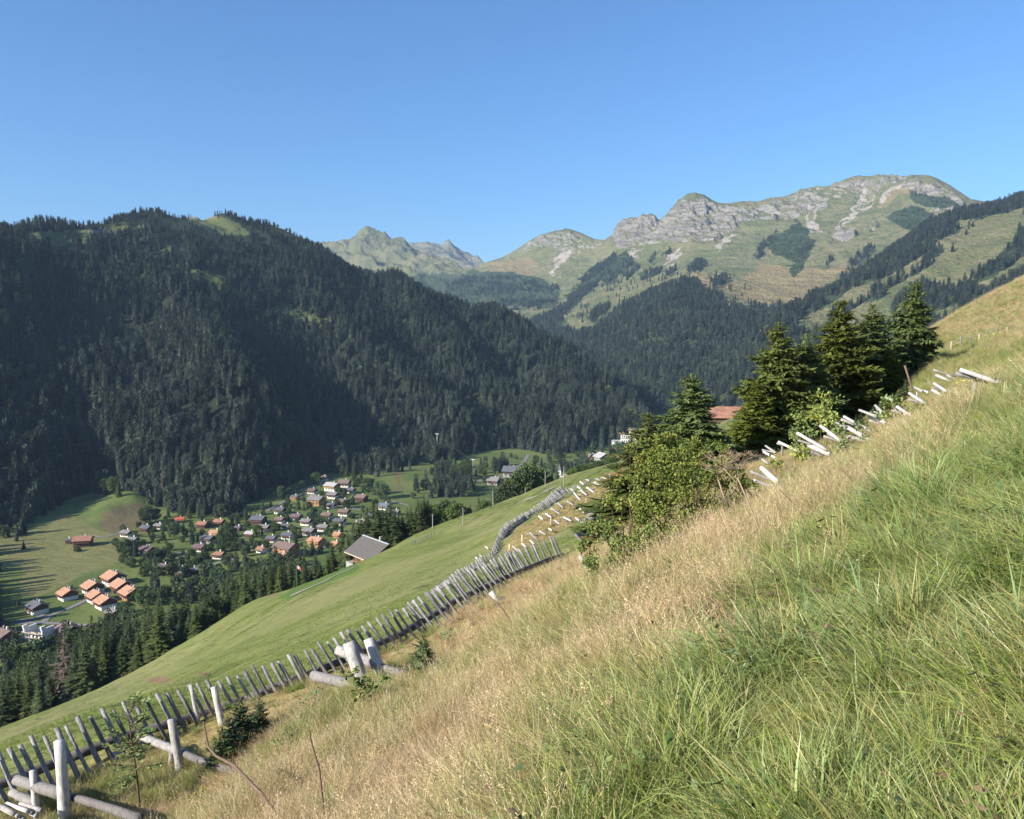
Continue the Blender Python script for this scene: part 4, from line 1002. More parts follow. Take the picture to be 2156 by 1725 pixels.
def chalet(loc, L, Wd, bh, uh, rz, roof, style, label, cat='chalet', group=None, name='chalet', pitch=24, chim=1, balcony=True, floor=3.0):
    r = empty(name, loc, rz); hw = Wd / 2; he = bh + uh; p = math.radians(pitch)
    lower, upper = dict(cw=(M_WHITE, M_WOOD), w=(M_WHITE, M_WHITE), wood=(M_WOOD, M_WOOD), honey=(M_HONEY, M_WOOD), hh=(M_HONEY, M_HONEY), wh=(M_WHITE, M_HONEY), stone=(M_STONE, M_WOOD))[style]
    b = MB(); b.box((0, 0, bh / 2 - floor / 2), (L, Wd, bh + floor)); b.build('ground_floor', lower, r)
    e = .10; bm_obj('upper_floor', extr([(-hw - e, bh + .003), (hw + e, bh + .003), (hw + e, he), (0, he + (hw + e) * math.tan(p)), (-hw - e, he)], -L / 2 - e, L / 2 + e), upper, r)
    rf = bm_obj('roof', roof_bm(L, hw, Wd * .13, he, p, .22, L * .09), ROOF[roof], r)
    for k in range(chim):
        b = MB(); b.box((L * (.12 - .3 * k), hw * .2, he + hw * math.tan(p) * .8 + .7), (.7, .7, 1.9)); b.build('chimney', M_STONE if k else M_WHITE, rf)
    for i in range(3):
        x = (-.3 + .3 * i) * L
        b = MB(); b.box((x, -hw - .02, bh * .52), (L * .11, .08, bh * .42)); b.build('window', M_GLASS, r)
        b = MB(); b.box((x, -hw - e - .02, bh + uh * .5), (L * .12, .08, uh * .45)); b.build('window', M_GLASS, r)
    for y in (-.22, .22):
        b = MB(); b.box((L / 2 + e + .02, y * Wd, bh + uh * .55), (.08, Wd * .12, uh * .5)); b.build('window', M_GLASS, r)
    if balcony:
        b = MB(); b.box((0, -hw - .75, bh + .12), (L * .92, 1.3, .14)); b.box((0, -hw - 1.37, bh + .55), (L * .92, .06, .75)); b.build('balcony', upper if upper is not M_WHITE else M_WOOD, r)
    return tag(r, label, cat, group)

HG = 'chalets of the orange-roofed hamlet'; VG = 'chalets of the village'
HOUSES = [  # bearing x, roof-centre y, apparent width, roof, walls, turn, label
 (137,1251,33,'orange','cw',-42,'orange-roofed chalet with white base, outermost left of the orange hamlet',HG),
 (190,1236,36,'orange','cw',-42,'orange-roofed chalet with a bright yellow patch on its roof',HG),
 (234,1217,39,'orange','cw',-42,'topmost and largest orange-roofed chalet, at the hay meadow edge',HG),
 (252,1234,38,'orange','wood',-42,'orange-roofed chalet just below the topmost one of the hamlet',HG),
 (199,1256,34,'orange','cw',-42,'orange-roofed chalet in the middle of the hamlet, above the green field',HG),
 (217,1268,36,'orange','cw',-42,'lowest orange-roofed chalet, on the edge of the green field',HG),
 (271,1249,38,'orange','honey',-42,'orange-roofed chalet half hidden by trees at the right of the hamlet',HG),
 (73,1278,38,'slate','cw',-40,'slate-grey roofed chalet alone beside the access road',None),
 (235,1291,30,'grey','cw',-42,'small grey-roofed chalet below the orange hamlet, partly behind trees',None),
 (137,1328,46,'brown','stone',-40,'large brown-roofed chalet by the road, next to the building site',None),
 (2,1338,44,'brown','wood',-30,'long brown-roofed house cut off by the left picture edge',None),
 (170,1138,34,'rust','wood',12,'old low farmhouse with a rusty roof alone in the hay meadow',None),
 (143,1141,11,'slate','wood',10,'tiny dark hut beside the old farmhouse in the hay meadow',None),
 (264,1122,21,'grey','cw',-20,'grey-roofed chalet with white base, leftmost of the village',VG),
 (277,1137,21,'grey','wood',-18,'grey-roofed wooden chalet just below the leftmost chalet of the village',VG),
 (305,1112,21,'slate','wood',-18,'dark-roofed chalet behind the leftmost chalets, under the rough knoll',VG),
 (333,1107,17,'grey','cw',-20,'small grey chalet on the upper edge of the left part of the village',VG),
 (308,1158,27,'violet','cw',-28,'brown-violet roofed chalet with white base standing free on a lawn',VG),
 (376,1094,17,'red','hh',20,'small house with a bright red roof near the forest edge',VG),
 (425,1104,21,'rust','wood',-15,'russet-roofed house half hidden by trees near the forest edge',VG),
 (460,1099,20,'rust','wood',-15,'russet-roofed house beside the two pale birches',VG),
 (452,1122,22,'orange','wh',-15,'orange-roofed house in the left part of the village, above the road',VG),
 (418,1152,23,'violet','cw',-18,'dark purple-roofed chalet with white base beside the road bend',VG),
 (459,1168,22,'rust','cw',-14,'dark red-brown roofed chalet under a tall dark conifer',VG),
 (437,1198,26,'brown','hh',-25,'brown-roofed chalet with sunlit honey-coloured front above the wood',VG),
 (377,1203,30,'blue','stone',-25,'large blue-grey roofed house at the lower edge of the village',VG),
 (343,1195,26,'violet','wood',-35,'dark brown-roofed house left of the large blue-grey roof',VG),
 (407,1203,16,'grey','wood',40,'small grey-roofed shed right of the large blue-grey roof',VG),
 (526,1124,20,'pale','wood',-20,'pale grey roof hidden among broadleaf trees in mid village',VG),
 (500,1113,14,'slate','wood',-20,'small slate roof behind the big broadleaf tree in mid village',VG),
 (438,1134,24,'slate','stone',-25,'wide grey low roof beside the dark parking area',VG),
 (542,1094,28,'slate','wood',-15,'dark row-like roof under the forest in the middle of the village',VG),
 (512,1084,13,'brown','wood',-15,'small brown roof between conifers at the forest edge',VG),
 (555,1111,22,'grey','cw',-16,'grey-roofed chalet with white base, third row in mid village',VG),
 (588,1094,18,'brown','cw',-18,'brown-grey chalet with bright white base on a sunlit lawn, left of centre',VG),
 (588,1074,20,'slate','cw',-16,'dark-roofed chalet with white base nearest the forest in mid village',VG),
 (602,1108,16,'slate','w',-12,'small dark-roofed white chalet in the centre of the village',VG),
 (603,1127,21,'slate','w',-10,'white chalet with a black-grey roof on a lawn in the lower centre',VG),
 (570,1134,19,'slate','cw',-14,'dark-roofed chalet left of the white one in the lower centre',VG),
 (623,1088,20,'violet','cw',-18,'violet-brown roofed chalet with white base at the curved lane',VG),
 (644,1098,21,'grey','cw',-20,'pale grey-roofed chalet with white base on the lane, centre',VG),
 (620,1047,15,'slate','hh',-22,'slate-roofed chalet with honey front at the upper left of the village centre',VG),
 (657,1033,17,'violet','cw',-22,'violet-brown roofed chalet below the track, upper village',VG),
 (698,1023,27,'pale','wh',-28,'largest pale-roofed chalet at the top of the village',VG),
 (665,1052,30,'grey','hh',-25,'large grey-roofed chalet with honey front and dormers in the upper village',VG),
 (700,1042,20,'grey','cw',-20,'grey-roofed chalet with white balcony front, below the largest pale roof',VG),
 (738,1032,17,'slate','cw',-22,'slate-roofed white-based chalet at the upper right end of the village',VG),
 (724,1017,22,'brown','cw',-10,'dark lodge with white gables next to the largest pale roof',VG),
 (760,1048,22,'brown','wood',-24,'brown-roofed wooden chalet at the right edge below the broadleaf trees',VG),
 (697,1064,17,'slate','cw',-22,'narrow slate-roofed chalet with white base behind a conifer, right half',VG),
 (723,1056,20,'brown','wood',-20,'brown roof half behind a broadleaf tree, right half of the village',VG),
 (724,1078,21,'brown','cw',-18,'brown-roofed chalet with white base on a lawn, right half',VG),
 (687,1085,20,'brown','cw',-16,'brown-roofed chalet behind the clipped hedge',VG),
 (714,1097,22,'slate','cw',-14,'slate-roofed white-fronted chalet right of the hedge',VG),
 (680,1110,21,'grey','cw',-20,'grey-roofed chalet with white base below the hedge',VG),
 (650,1118,25,'grey','stone',-25,'low grey double roof at the lane below the centre',VG),
 (665,1139,30,'orange','hh',-30,'large orange-red roofed wooden house in the lower village',VG),
 (600,1154,44,'brown','hh',-28,'biggest house of the village, broad brown roof with gable front',VG),
 (549,1157,18,'rust','w',-30,'small red-roofed white house at the lower left of the biggest house',VG),
 (594,1170,22,'orange','hh',-35,'orange lower roof just below the biggest house',VG),
 (681,1006,16,'brown','cw',-24,'brown-roofed chalet highest up at the forest edge',VG),
 (592,1006,11,'red','cw',-24,'tiny red-roofed house alone in the shade at the forest foot',VG),
 (809,1065,22,'blue','w',-25,'blue-roofed white house at the far right of the village',VG),
 (786,1088,24,'blue','stone',-20,'blue-grey roofed house beside the car park right of the village',VG),
 (832,1078,17,'grey','stone',-22,'grey roof peeping out behind the conifers right of the village',VG),
 (760,1099,18,'pale','stone',-20,'pale roof by the car park, below the blue-grey house',VG),
 (711,1126,17,'orange','hh',-30,'small orange roof behind the trees right of the lower village',VG),
 (706,1146,17,'orange','hh',-35,'small orange gable just above the barn trees',VG),
 (787,1112,15,'brown','hh',-22,'small brown-roofed house between conifers above the barn',VG),
 (1077,992,32,'slate','stone',-15,'dark-gabled lodge with white trim at the valley road',None),
 (1040,1012,24,'grey','stone',-25,'grey-roofed house in front of the valley lodge, among trees',None),
 (1204,977,15,'pale','w',-15,'small white house near the church',None),
 (1238,966,18,'rust','hh',-15,'russet-roofed house above the skyline trees right of the church',None),
 (1247,959,13,'grey','wood',-15,'grey-roofed house right behind the russet one',None),
]
HOUSE_PX = []
def build_houses():
    for (px, py, w, roof, style, turn, lab, g) in HOUSES:
        base = on_valley(px, py + w * .42); d = base[1]
        L = w * d / F * .97; HOUSE_PX.append((base[0], base[1], L))
        hm = 'hamlet' in (g or '')
        Wd = L * (.82 if not hm else .95)
        c = base + [0, Wd * .4, 0]; c[2] = float(V(c[0], c[1]))
        lodge = 'lodge' in lab
        chalet(c, L, Wd, max(1.6, L * .27), max(1.2, L * .20), math.radians(turn), roof, style, lab, 'house' if ('house' in lab or 'roof ' in lab) else 'chalet', g, pitch=32 if lodge else (24 if not hm else 27), chim=2 if w > 26 else 1, balcony=w > 14)
build_houses()

def building_site():
    p = on_valley(68, 1352); s = p[1] / F
    r = empty('unfinished_building', p, math.radians(-20))
    W = 56 * s; D_ = 34 * s
    b = MB(); b.box((0, D_ / 2, .3), (W, D_, .8)); b.build('floor_slab', M_STONE, r)
    for x, h in ((-W / 2 + .4, 6.2), (W / 2 - .4, 6.8)):
        b = MB(); b.box((x, D_ / 2, h / 2), (.8, D_ * .9, h)); b.box((x, D_ * .15, h + .6), (.8, D_ * .3, 1.4)); b.build('side_wall', M_WHITE, r)
    b = MB(); b.box((0, D_ * .9, 2.2), (W - 2, .4, 4.4)); b.build('rear_wall', M_WHITE, r)
    for k in range(4):
        b = MB(); b.box((-W * .3 + k * W * .2, D_ * .1, 1.5), (W * .09, .35, 2.6)); b.build('front_pier', M_WHITE, r)
    rnd = random.Random(4)
    for k in range(9):
        b = MB(); b.box((rnd.uniform(-.4, .4) * W, D_ * rnd.uniform(.1, .8), 3.6 + rnd.uniform(-.4, .6)), (rnd.uniform(2, 5), rnd.uniform(.3, .8), .3), rnd.uniform(-.5, .5)); b.build('formwork_beam', M_PALEW if k % 3 else M_WHITE, r)
    for k in range(6):
        b = MB(); x = -W * .45 + k * W * .18; b.tube([[x, -.8, 0], [x, -.8, 5.2]], .09, 6); b.build('scaffold_pole', M_METAL, r)
    b = MB(); b.box((0, -.8, 2.4), (W * .92, .7, .12)); b.box((0, -.8, 4.6), (W * .92, .7, .12)); b.build('scaffold_deck', M_PALEW, r)
    tag(r, 'roofless white building under construction with scaffolding and planks', 'building')
building_site()

def church():
    p = on_valley(1178, 1010); s = p[1] / F
    r = empty('church', p, math.radians(-15))
    b = MB(); h = 20 * s; w = 7 * s; b.box((0, 0, h / 2), (w, w, h)); b.build('tower', M_WHITE, r)
    b = MB(); k = w * .62
    b.add([[-k,-k,h],[k,-k,h],[k,k,h],[-k,k,h],[0,0,h+15*s]], [[3,2,1,0]], [[0,1,4],[1,2,4],[2,3,4],[3,0,4]]); b.build('spire', ROOF['slate'], r)
    for z in (h * .8, h * .45):
        b = MB(); b.box((0, -w / 2 - .03, z), (w * .3, .1, w * .5)); b.build('window', M_GLASS, r)
    b = MB(); b.box((w * 1.7, .5, h * .22), (w * 2.4, w * 1.3, h * .44)); b.build('nave', M_WHITE, r)
    bm_obj('roof', roof_bm(w * 2.4, w * .65, .4, h * .44, math.radians(38), .25, .3), ROOF['grey'], r).location = (w * 1.7, .5, 0)
    tag(r, 'small white village church with a pointed grey spire', 'church')
church()

def shed():
    p = on_valley(1270, 980); s = p[1] / F
    chalet(p + [0, 6, 0], 30 * s, 26 * s, 14 * s, 4 * s, math.radians(-70), 'pale', 'stone', 'big shed with a broad pale sheet roof on the meadow skyline', 'shed', name='shed', pitch=30, chim=0, balcony=False)
shed()

def hotel():
    p = on_valley(1340, 962); p = p + [0, 30, 0]; s = p[1] / F
    r = empty('apartment_block', p, math.radians(-12))
    for k, (x, w, h) in enumerate([(-34, 20, 26), (-16, 20, 40), (6, 30, 50)]):
        b = MB(); b.box((x * s, 14 * s * k * .6, h * s / 2), (w * s, 24 * s, h * s)); blk = b.build('wing', M_WHITE, r)
        b = MB(); b.box((x * s, 14 * s * k * .6, h * s + .25), (w * s * 1.12, 27 * s, .5)); b.build('flat_roof', ROOF['pale'], r)
        for j in range(int(h / 10)):
            z = (j * 10 + 5) * s
            b = MB(); b.box((x * s, 14 * s * k * .6 - 12 * s - .5, z - 2.2 * s), (w * s * .9, 1.0, .9)); b.build('balcony', M_STONE if j % 2 else M_WOOD, blk)
            b = MB()
            for i in range(4): b.box(((x + (i - 1.5) * w * .22) * s, 14 * s * k * .6 - 12 * s - .03, z + 1.2 * s), (w * .13 * s, .1, 3.6 * s))
            b.build('window_row', M_GLASS, blk)
    tag(r, 'stepped white apartment block with flat roofs at the foot of the forest', 'building')
hotel()

def barn():
    p = unproj(757, 1190, 190.0); g = float(H(p[0], p[1]))
    rz = math.radians(-50); L = 10.6; hw = 4.4; he = 2.5; pt = math.radians(32)
    ax = np.array([math.cos(rz), math.sin(rz)]); nx = np.array([math.sin(rz), -math.cos(rz)])   # along the ridge, out of the front
    c = np.array([p[0], p[1]]) - nx * hw
    r = empty('barn', (c[0], c[1], p[2]), rz)
    b = MB(); b.box((.2, .55, he / 2 - 1.5), (L - .6, hw * 2 - 1.1, he + 3)); b.build('log_wall', M_WOOD, r)
    bm_obj('gable', extr([(-hw + .2, he + .003), (hw - .1, he + .003), (0, he + hw * math.tan(pt) - .1)], -L / 2 + .3, L / 2 - .1), M_WOOD, r)
    n = NT('weathered_shingle'); cc = n.coord(); f = n.noise(n.mapping(cc, (4, 1, 1)), 2.2, 5, .7); w = n.new('ShaderNodeTexWave', bands_direction='Z'); n.put(w.inputs['Vector'], cc); w.inputs['Scale'].default_value = 3.4; w.inputs['Distortion'].default_value = 2
    k = n.mix(n.ramp(f, .3, .7), (.075, .068, .063), (.145, .133, .123)); k = n.mix(n.ramp(w.outputs['Fac'], 0, .4, .3, 0), k, (.08, .075, .07)); n.base(k); n.bump(f, .5, .05)
    rf = bm_obj('roof', roof_bm(L, hw, .75, he, pt, .16, .75), n.m, r)
    b = MB(); b.box((0, 0, he + hw * math.tan(pt) + .23), (L + 1.5, .42, .09)); b.build('ridge_cap', M_METAL, rf)
    b = MB(); b.box((1.4, .6, he + hw * math.tan(pt) + .35), (.55, .55, 1.5)); b.build('chimney', M_STONE, rf)
    b = MB(); b.box((0, -hw - .72, he - .46), (L + 1.5, .08, .2)); b.build('eaves_board', M_PALEW, rf)
    for x in (-L / 2 + .2, -L / 4, 0.2, L / 4, L / 2 - .2):
        b = MB(); b.box((x, -hw + .1, he / 2 - .2), (.16, .16, he + .2)); b.build('porch_post', M_WOOD, r)
    b = MB(); b.box((0, -hw + .5, -1.0), (L, 2.4, 1.9)); b.build('terrace', M_STONE, r)
    b = MB(); b.box((L * .3, -hw + .12, .55), (L * .28, .14, 1.0)); b.build('white_parapet', M_WHITE, r)
    b = MB(); b.box((-1.2, -hw + 1.12, 1.0), (1.0, .1, 1.9)); b.build('door', M_HONEY, r)
    for x in (-3.2, 1.0):
        b = MB(); b.box((x, -hw + 1.12, 1.3), (.9, .1, .8)); b.build('window', M_GLASS, r)
    b = MB(); b.box((L / 2 - .02, -.2, he + .9), (.12, 1.1, 1.8)); b.build('hay_door', M_HONEY, r)
    tag(r, 'dark timber barn with a big grey shingle roof on the meadow edge', 'barn')
    # garden things
    t = empty('garden_table', np.array([*(c + nx * (hw + .5) - ax * 1.0), p[2] - .05]), rz)
    b = MB(); b.box((0, 0, .74), (1.8, .8, .06)); b.build('tabletop', M_HONEY, t)
    for x in (-.7, .7):
        b = MB(); b.box((x, 0, .36), (.08, .6, .7)); b.build('leg', M_WOOD, t)
    tag(t, 'wooden table on the terrace in front of the barn', 'table')
barn()

def on_hill_obj(px, py, lo=100): return on_hill(px, py, lo=lo)
def farmhouse_right():
    p = at_d(1528, 165); top = height_for(p, 857); L = 7.0
    z = p[2] + top - 5.4
    chalet((p[0] + .5, p[1], z), L, 6.5, 2.2, 1.6, math.radians(-12), 'rust', 'stone', 'house with a red-brown roof showing between the spruces on the slope', 'house', name='house', pitch=24, floor=8, chim=0)
farmhouse_right()
def strip(name, pts, wd, mat, label, lift=.10):
    P = np.array([on_hill(px, py, lo=100) for px, py in pts]); L = np.concatenate([[0], np.cumsum(np.linalg.norm(np.diff(P, axis=0), axis=1))]); k = max(6, int(L[-1] / 1.0)); tt = np.linspace(0, L[-1], k)
    Q = np.stack([np.interp(tt, L, P[:, i]) for i in range(3)], -1); T = np.gradient(Q, axis=0); T /= np.linalg.norm(T[:, :2], axis=1)[:, None]; nn = np.stack([-T[:, 1], T[:, 0], 0 * T[:, 0]], -1)
    R = []
    for f in (-.5, 0, .5):
        a = Q + nn * wd * f; a[:, 2] = H(a[:, 0], a[:, 1]) + lift; R.append(a)
    vs = np.stack(R, 1).reshape(-1, 3); i = np.arange(k - 1) * 3
    return tag(np_obj(name, vs, np.concatenate([np.stack([i, i+1, i+4, i+3], -1), np.stack([i+1, i+2, i+5, i+4], -1)]), mat), label, kind='structure')
M_PATH = flat_mat('pale_gravel', (.20,.175,.14), (.30,.265,.215), 2)
strip('path', [(612,1256),(640,1243),(682,1226)], 3.0, M_PATH, 'pale gravel pad on the lawn below the barn')
strip('path', [(682,1226),(705,1213),(735,1200),(748,1194)], 1.3, M_PATH, 'gravel footpath leading to the barn')
strip('path', [(1088,1062),(1110,1052),(1140,1040),(1165,1028)], 1.4, M_PATH, 'gravel track crossing the upper meadow')

# poles
def pole(name, px, py_b, py_t, r0, label, cat, group=None, arm=0, mat=None, lo=100, d=None):
    p = at_d(px, d) if d else on_hill(px, py_b, lo=lo); h = height_for(p, py_t)
    o = empty(name, p, random.uniform(-.3, .3)); b = MB(); b.tube([[0, 0, -.4], [0, 0, h]], [r0 * .72, r0 * .5], 8); b.build('post', mat or M_STONE, o)
    if arm:
        b = MB(); b.box((0, 0, h - .35), (arm, .12, .12)); b.build('crossarm', M_WOOD, o)
        for x in (-.4, .4):
            b = MB(); b.tube([[x * arm, 0, h - .3], [x * arm, 0, h - .1]], .06, 6); b.build('insulator', M_GLASS, o)
    tag(o, label, cat, group); return o, h
UP = 'utility poles along the meadow'
pole('utility_pole', 911, 1113, 1082, .16, 'grey utility pole with lamp arm, first to the right of the barn', 'pole', UP, .9)
pole('utility_pole', 975, 1106, 1070, .14, 'thin utility pole standing in the meadow, second to the right of the barn', 'pole', UP, .5)
pole('utility_pole', 1038, 1066, 1032, .14, 'utility pole in front of the small conifer at the meadow edge', 'pole', UP, .5)
pole('utility_pole', 1106, 1042, 1026, .13, 'short utility pole below the large rounded tree', 'pole', UP, .4)
pole('utility_pole', 1148, 1024, 992, .14, 'utility pole right of the big spruce at the meadow edge', 'pole', UP, .5)
pole('utility_pole', 1187, 1024, 982, .14, 'tall utility pole near the church on the meadow skyline', 'pole', UP, .5)
M_GREEN = flat_mat('green_paint', (.05,.16,.09), (.07,.2,.12))
fp, fh = pole('flagpole', 625, 1236, 1190, .09, 'slim green flagpole on the lawn left of the barn', 'flagpole', mat=M_GREEN, lo=150)
def flag():
    vs = []; n = 9
    for i in range(n):
        x = i / (n - 1) * .85
        for j in range(3): vs.append([.10 + x, .12 * math.sin(5 * x), fh - .1 - j * .36 - .4 * x])
    q = [[i*3+j, i*3+j+1, (i+1)*3+j+1, (i+1)*3+j] for i in range(n-1) for j in range(2)]
    b = MB(); b.add(vs, q); o = b.build('flag', flat_mat('white_cloth', (.75,.72,.7), (.8,.78,.76)), None); o.data.materials.append(flat_mat('red_cloth', (.5,.03,.03), (.6,.05,.05)))
    for p in o.data.polygons: p.material_index = 1 if p.center[0] > .55 else 0
    sm = o.modifiers.new('thick', 'SOLIDIFY'); sm.thickness = .02
    o.location = fp.location; tag(o, 'small white and red flag flying from the green flagpole', 'flag')
flag()
pole('garden_pole', 723, 1198, 1178, .1, 'short green post on the lawn in front of the barn', 'post', mat=M_GREEN, lo=150)
plant_tree('bush', SHRUB[0], on_hill(700, 1200, lo=150), 1.4, 3.0, 'round clipped green bush on the lawn below the barn', 'bush', None)
plant_tree('bush', SHRUB[1], on_hill(664, 1217, lo=150), 1.8, 3.0, 'dark green bush further down the lawn below the barn', 'bush', None)
v, t, q, tb = leafy(250, 3.0, 1.6, 30, 36, .4, .02); RED_B = tree_src('red_bush', v, t, q, mat_needles('red_leaves', (.30,.06,.03), (.42,.10,.04), (.5,.2,.06)), tb)
plant_tree('bush', RED_B, on_hill(712, 1196, lo=150), 1.3, 3.0, 'orange-red shrub beside the barn terrace', 'bush', None)

# ski-lift pylons in the forest cut
LMq = LM.P.reshape(-1, 3); LMx, LMy = proj(LMq)
def on_lm(px, py):
    k = np.argsort((LMx - px) ** 2 + (LMy - py) ** 2)[:1][0]; return LMq[k]
PYL = []
for k, (px, pt, pb) in enumerate([(463,600,618),(530,626,643),(592,651,667),(630,672,690),(677,703,725),(760,772,790),(841,842,862),(922,914,934)]):
    p = on_lm(px, pb); h = max(height_for(p, pt), 7)
    o = empty('lift_pylon', p, math.radians(-30)); b = MB(); b.tube([[0, 0, -2], [0, 0, h]], [.55, .4], 8); b.build('mast', M_METAL, o)
    b = MB(); b.box((0, 0, h + .2), (5.2, .5, .6)); b.build('crossarm', M_METAL, o)
    for x in (-2.3, 2.3):
        b = MB(); b.box((x, 0, h - .15), (.35, 2.4, .35)); b.build('sheave_train', M_METAL, o)
    lab = ['pale lift pylon at the upper end of the forest clearing','lift pylon at the lower end of the long clearing','lift pylon in the narrow cut between the clearings','lift pylon on the second small clearing','tallest-looking lift pylon, below the second clearing','lift pylon deep in the dark forest, half way down','lift pylon low in the forest above the valley','lift pylon head near the forest foot'][k]
    tag(o, lab, 'pylon', 'lift pylons up the forest mountain'); PYL.append(np.array([p[0], p[1], p[2] + h]))
p = on_valley(996, 994); h = height_for(p, 968); o = empty('lift_pylon', p, math.radians(-30)); b = MB(); b.tube([[0, 0, -1], [0, 0, h]], [.5, .35], 8); b.build('mast', M_METAL, o)
b = MB(); b.box((0, 0, h + .2), (5.2, .5, .6)); b.build('crossarm', M_METAL, o); tag(o, 'lift pylon standing in the open meadow on the valley floor', 'pylon', 'lift pylons up the forest mountain'); PYL.append(np.array([p[0], p[1], p[2] + h]))
b = MB()
for A, B in zip(PYL[:-1], PYL[1:]):
    for x in (-2.3, 2.3):
        off = np.array([x * math.cos(math.radians(-30)), x * math.sin(math.radians(-30)), 0]); tt = np.linspace(0, 1, 9)[:, None]
        pts = A + off + (B - A) * tt; pts[:, 2] -= 4 * (6 * tt * (1 - tt))[:, 0] * .5; b.tube(pts, .03, 5)
tag(b.build('lift_cable', M_STONE), 'pair of steel lift cables strung from pylon to pylon', 'cable')
# mountain station on the left saddle
for (px, py, w, lab) in [(178,480,15,'small dark-roofed mountain hut on the left saddle'), (203,482,26,'larger low mountain station with a dark roof on the left saddle')]:
    p = on_lm(px, py); s = p[1] / F
    chalet(p + [0, 0, 0], w * s, w * s * .7, w * s * .18, w * s * .12, math.radians(-15), 'slate', 'stone', lab, 'hut', name='mountain_hut', pitch=20, chim=0, balcony=False)

# ------------------------------------------------------------------ trees of the village
VT = [ # (x, base y, height px, kind)
 (381,1087,34,'s'),(399,1091,33,'s'),(418,1091,32,'s'),(432,1084,34,'s'),(499,1102,28,'s'),(516,1090,22,'s'),(343,1138,33,'s'),(366,1132,34,'b'),(462,1162,32,'s'),(433,1177,42,'s'),(425,1185,34,'s'),(385,1186,20,'s'),
 (309,1102,38,'b'),(328,1099,30,'b'),(354,1090,26,'s'),(471,1094,39,'p'),(459,1090,30,'p'),(480,1152,46,'b'),(508,1159,28,'p'),(283,1132,16,'b'),(356,1159,17,'b'),(243,1150,18,'b'),(265,1170,22,'b'),(274,1195,24,'b'),(259,1186,21,'b'),(300,1192,20,'b'),(313,1201,24,'b'),(336,1212,17,'b'),(403,1170,15,'b'),(415,1186,14,'b'),(496,1200,21,'b'),(516,1172,24,'b'),
 (553,1084,35,'s'),(498,1108,32,'s'),(517,1095,28,'s'),(592,1050,30,'p'),(628,1073,28,'s'),(640,1075,20,'s'),(683,1073,24,'s'),(665,1020,26,'b'),(746,1013,36,'s'),(760,1018,30,'s'),(731,1003,32,'s'),(775,1042,38,'b'),(801,1051,38,'b'),(815,1062,16,'b'),(751,1025,20,'b'),(729,1069,18,'b'),(632,1132,26,'s'),(619,1139,17,'s'),(568,1181,33,'s'),(604,1165,20,'s'),(544,1135,32,'b'),(658,1168,37,'s'),(643,1172,27,'s'),(694,1098,11,'s'),(613,1115,11,'b'),(544,1099,14,'b'),(603,1097,11,'b'),(650,1071,16,'b'),(691,1130,20,'b'),(560,1158,22,'b'),(530,1150,22,'p'),(575,1110,10,'b'),(640,1058,12,'b'),(610,1040,14,'b'),(636,1028,16,'b'),(645,1020,14,'b'),(712,1036,10,'b'),(675,1043,10,'b'),(590,1088,9,'b'),(570,1066,16,'s'),(606,1062,13,'b'),(740,1092,12,'b'),(705,1112,12,'b'),(627,1100,10,'b'),(668,1100,10,'b'),(742,1060,12,'b'),(790,1060,10,'b'),(775,1088,12,'b'),(520,1190,16,'b'),(545,1196,22,'s'),(560,1200,24,'s'),(585,1196,22,'s'),(610,1188,20,'s'),(632,1186,26,'s'),(475,1190,22,'b'),(460,1206,20,'b'),(392,1212,18,'b'),(300,1146,11,'b'),(290,1150,12,'b'),(322,1120,12,'b'),(345,1118,12,'b'),(318,1128,10,'b'),(402,1112,14,'b'),(440,1108,12,'b'),(405,1124,16,'b'),(390,1130,18,'b'),(350,1105,14,'b'),(478,1118,20,'b'),(490,1130,20,'b'),(520,1112,16,'b'),(535,1124,16,'b'),
 (50,1157,22,'s'),(38,1276,20,'s'),(17,1292,7,'s'),(4,1320,36,'s'),(10,1336,22,'b'),(163,1162,11,'b'),(212,1266,6,'b'),(150,1240,8,'b'),(215,1222,12,'b'),(245,1250,9,'b'),(230,1310,20,'b'),(215,1316,14,'b'),(250,1300,24,'b'),(262,1290,24,'b'),(280,1265,26,'b'),
 (240,1042,38,'b'),(225,1040,34,'b'),(250,1046,36,'s'),
 # far meadow trees
 (925,1010,36,'s'),(940,1012,38,'s'),(951,1012,30,'s'),(962,1006,30,'b'),(976,1008,34,'b'),(900,1028,14,'b'),(912,1032,12,'b'),(980,985,20,'b'),(1010,998,20,'b'),(1020,1003,16,'b'),(1045,990,26,'b'),(1058,988,24,'b'),(1076,964,10,'b'),(1086,967,9,'b'),(1140,985,26,'s'),(1128,978,20,'b'),(1160,990,18,'b'),(1190,985,24,'s'),(1215,985,20,'b'),(1225,980,16,'s'),(1255,975,18,'b'),(1290,966,22,'b'),(1300,956,26,'b'),(1025,1020,20,'b'),(1055,1022,16,'b'),(1000,1018,14,'b'),(870,1050,14,'b'),(880,1040,12,'b')]
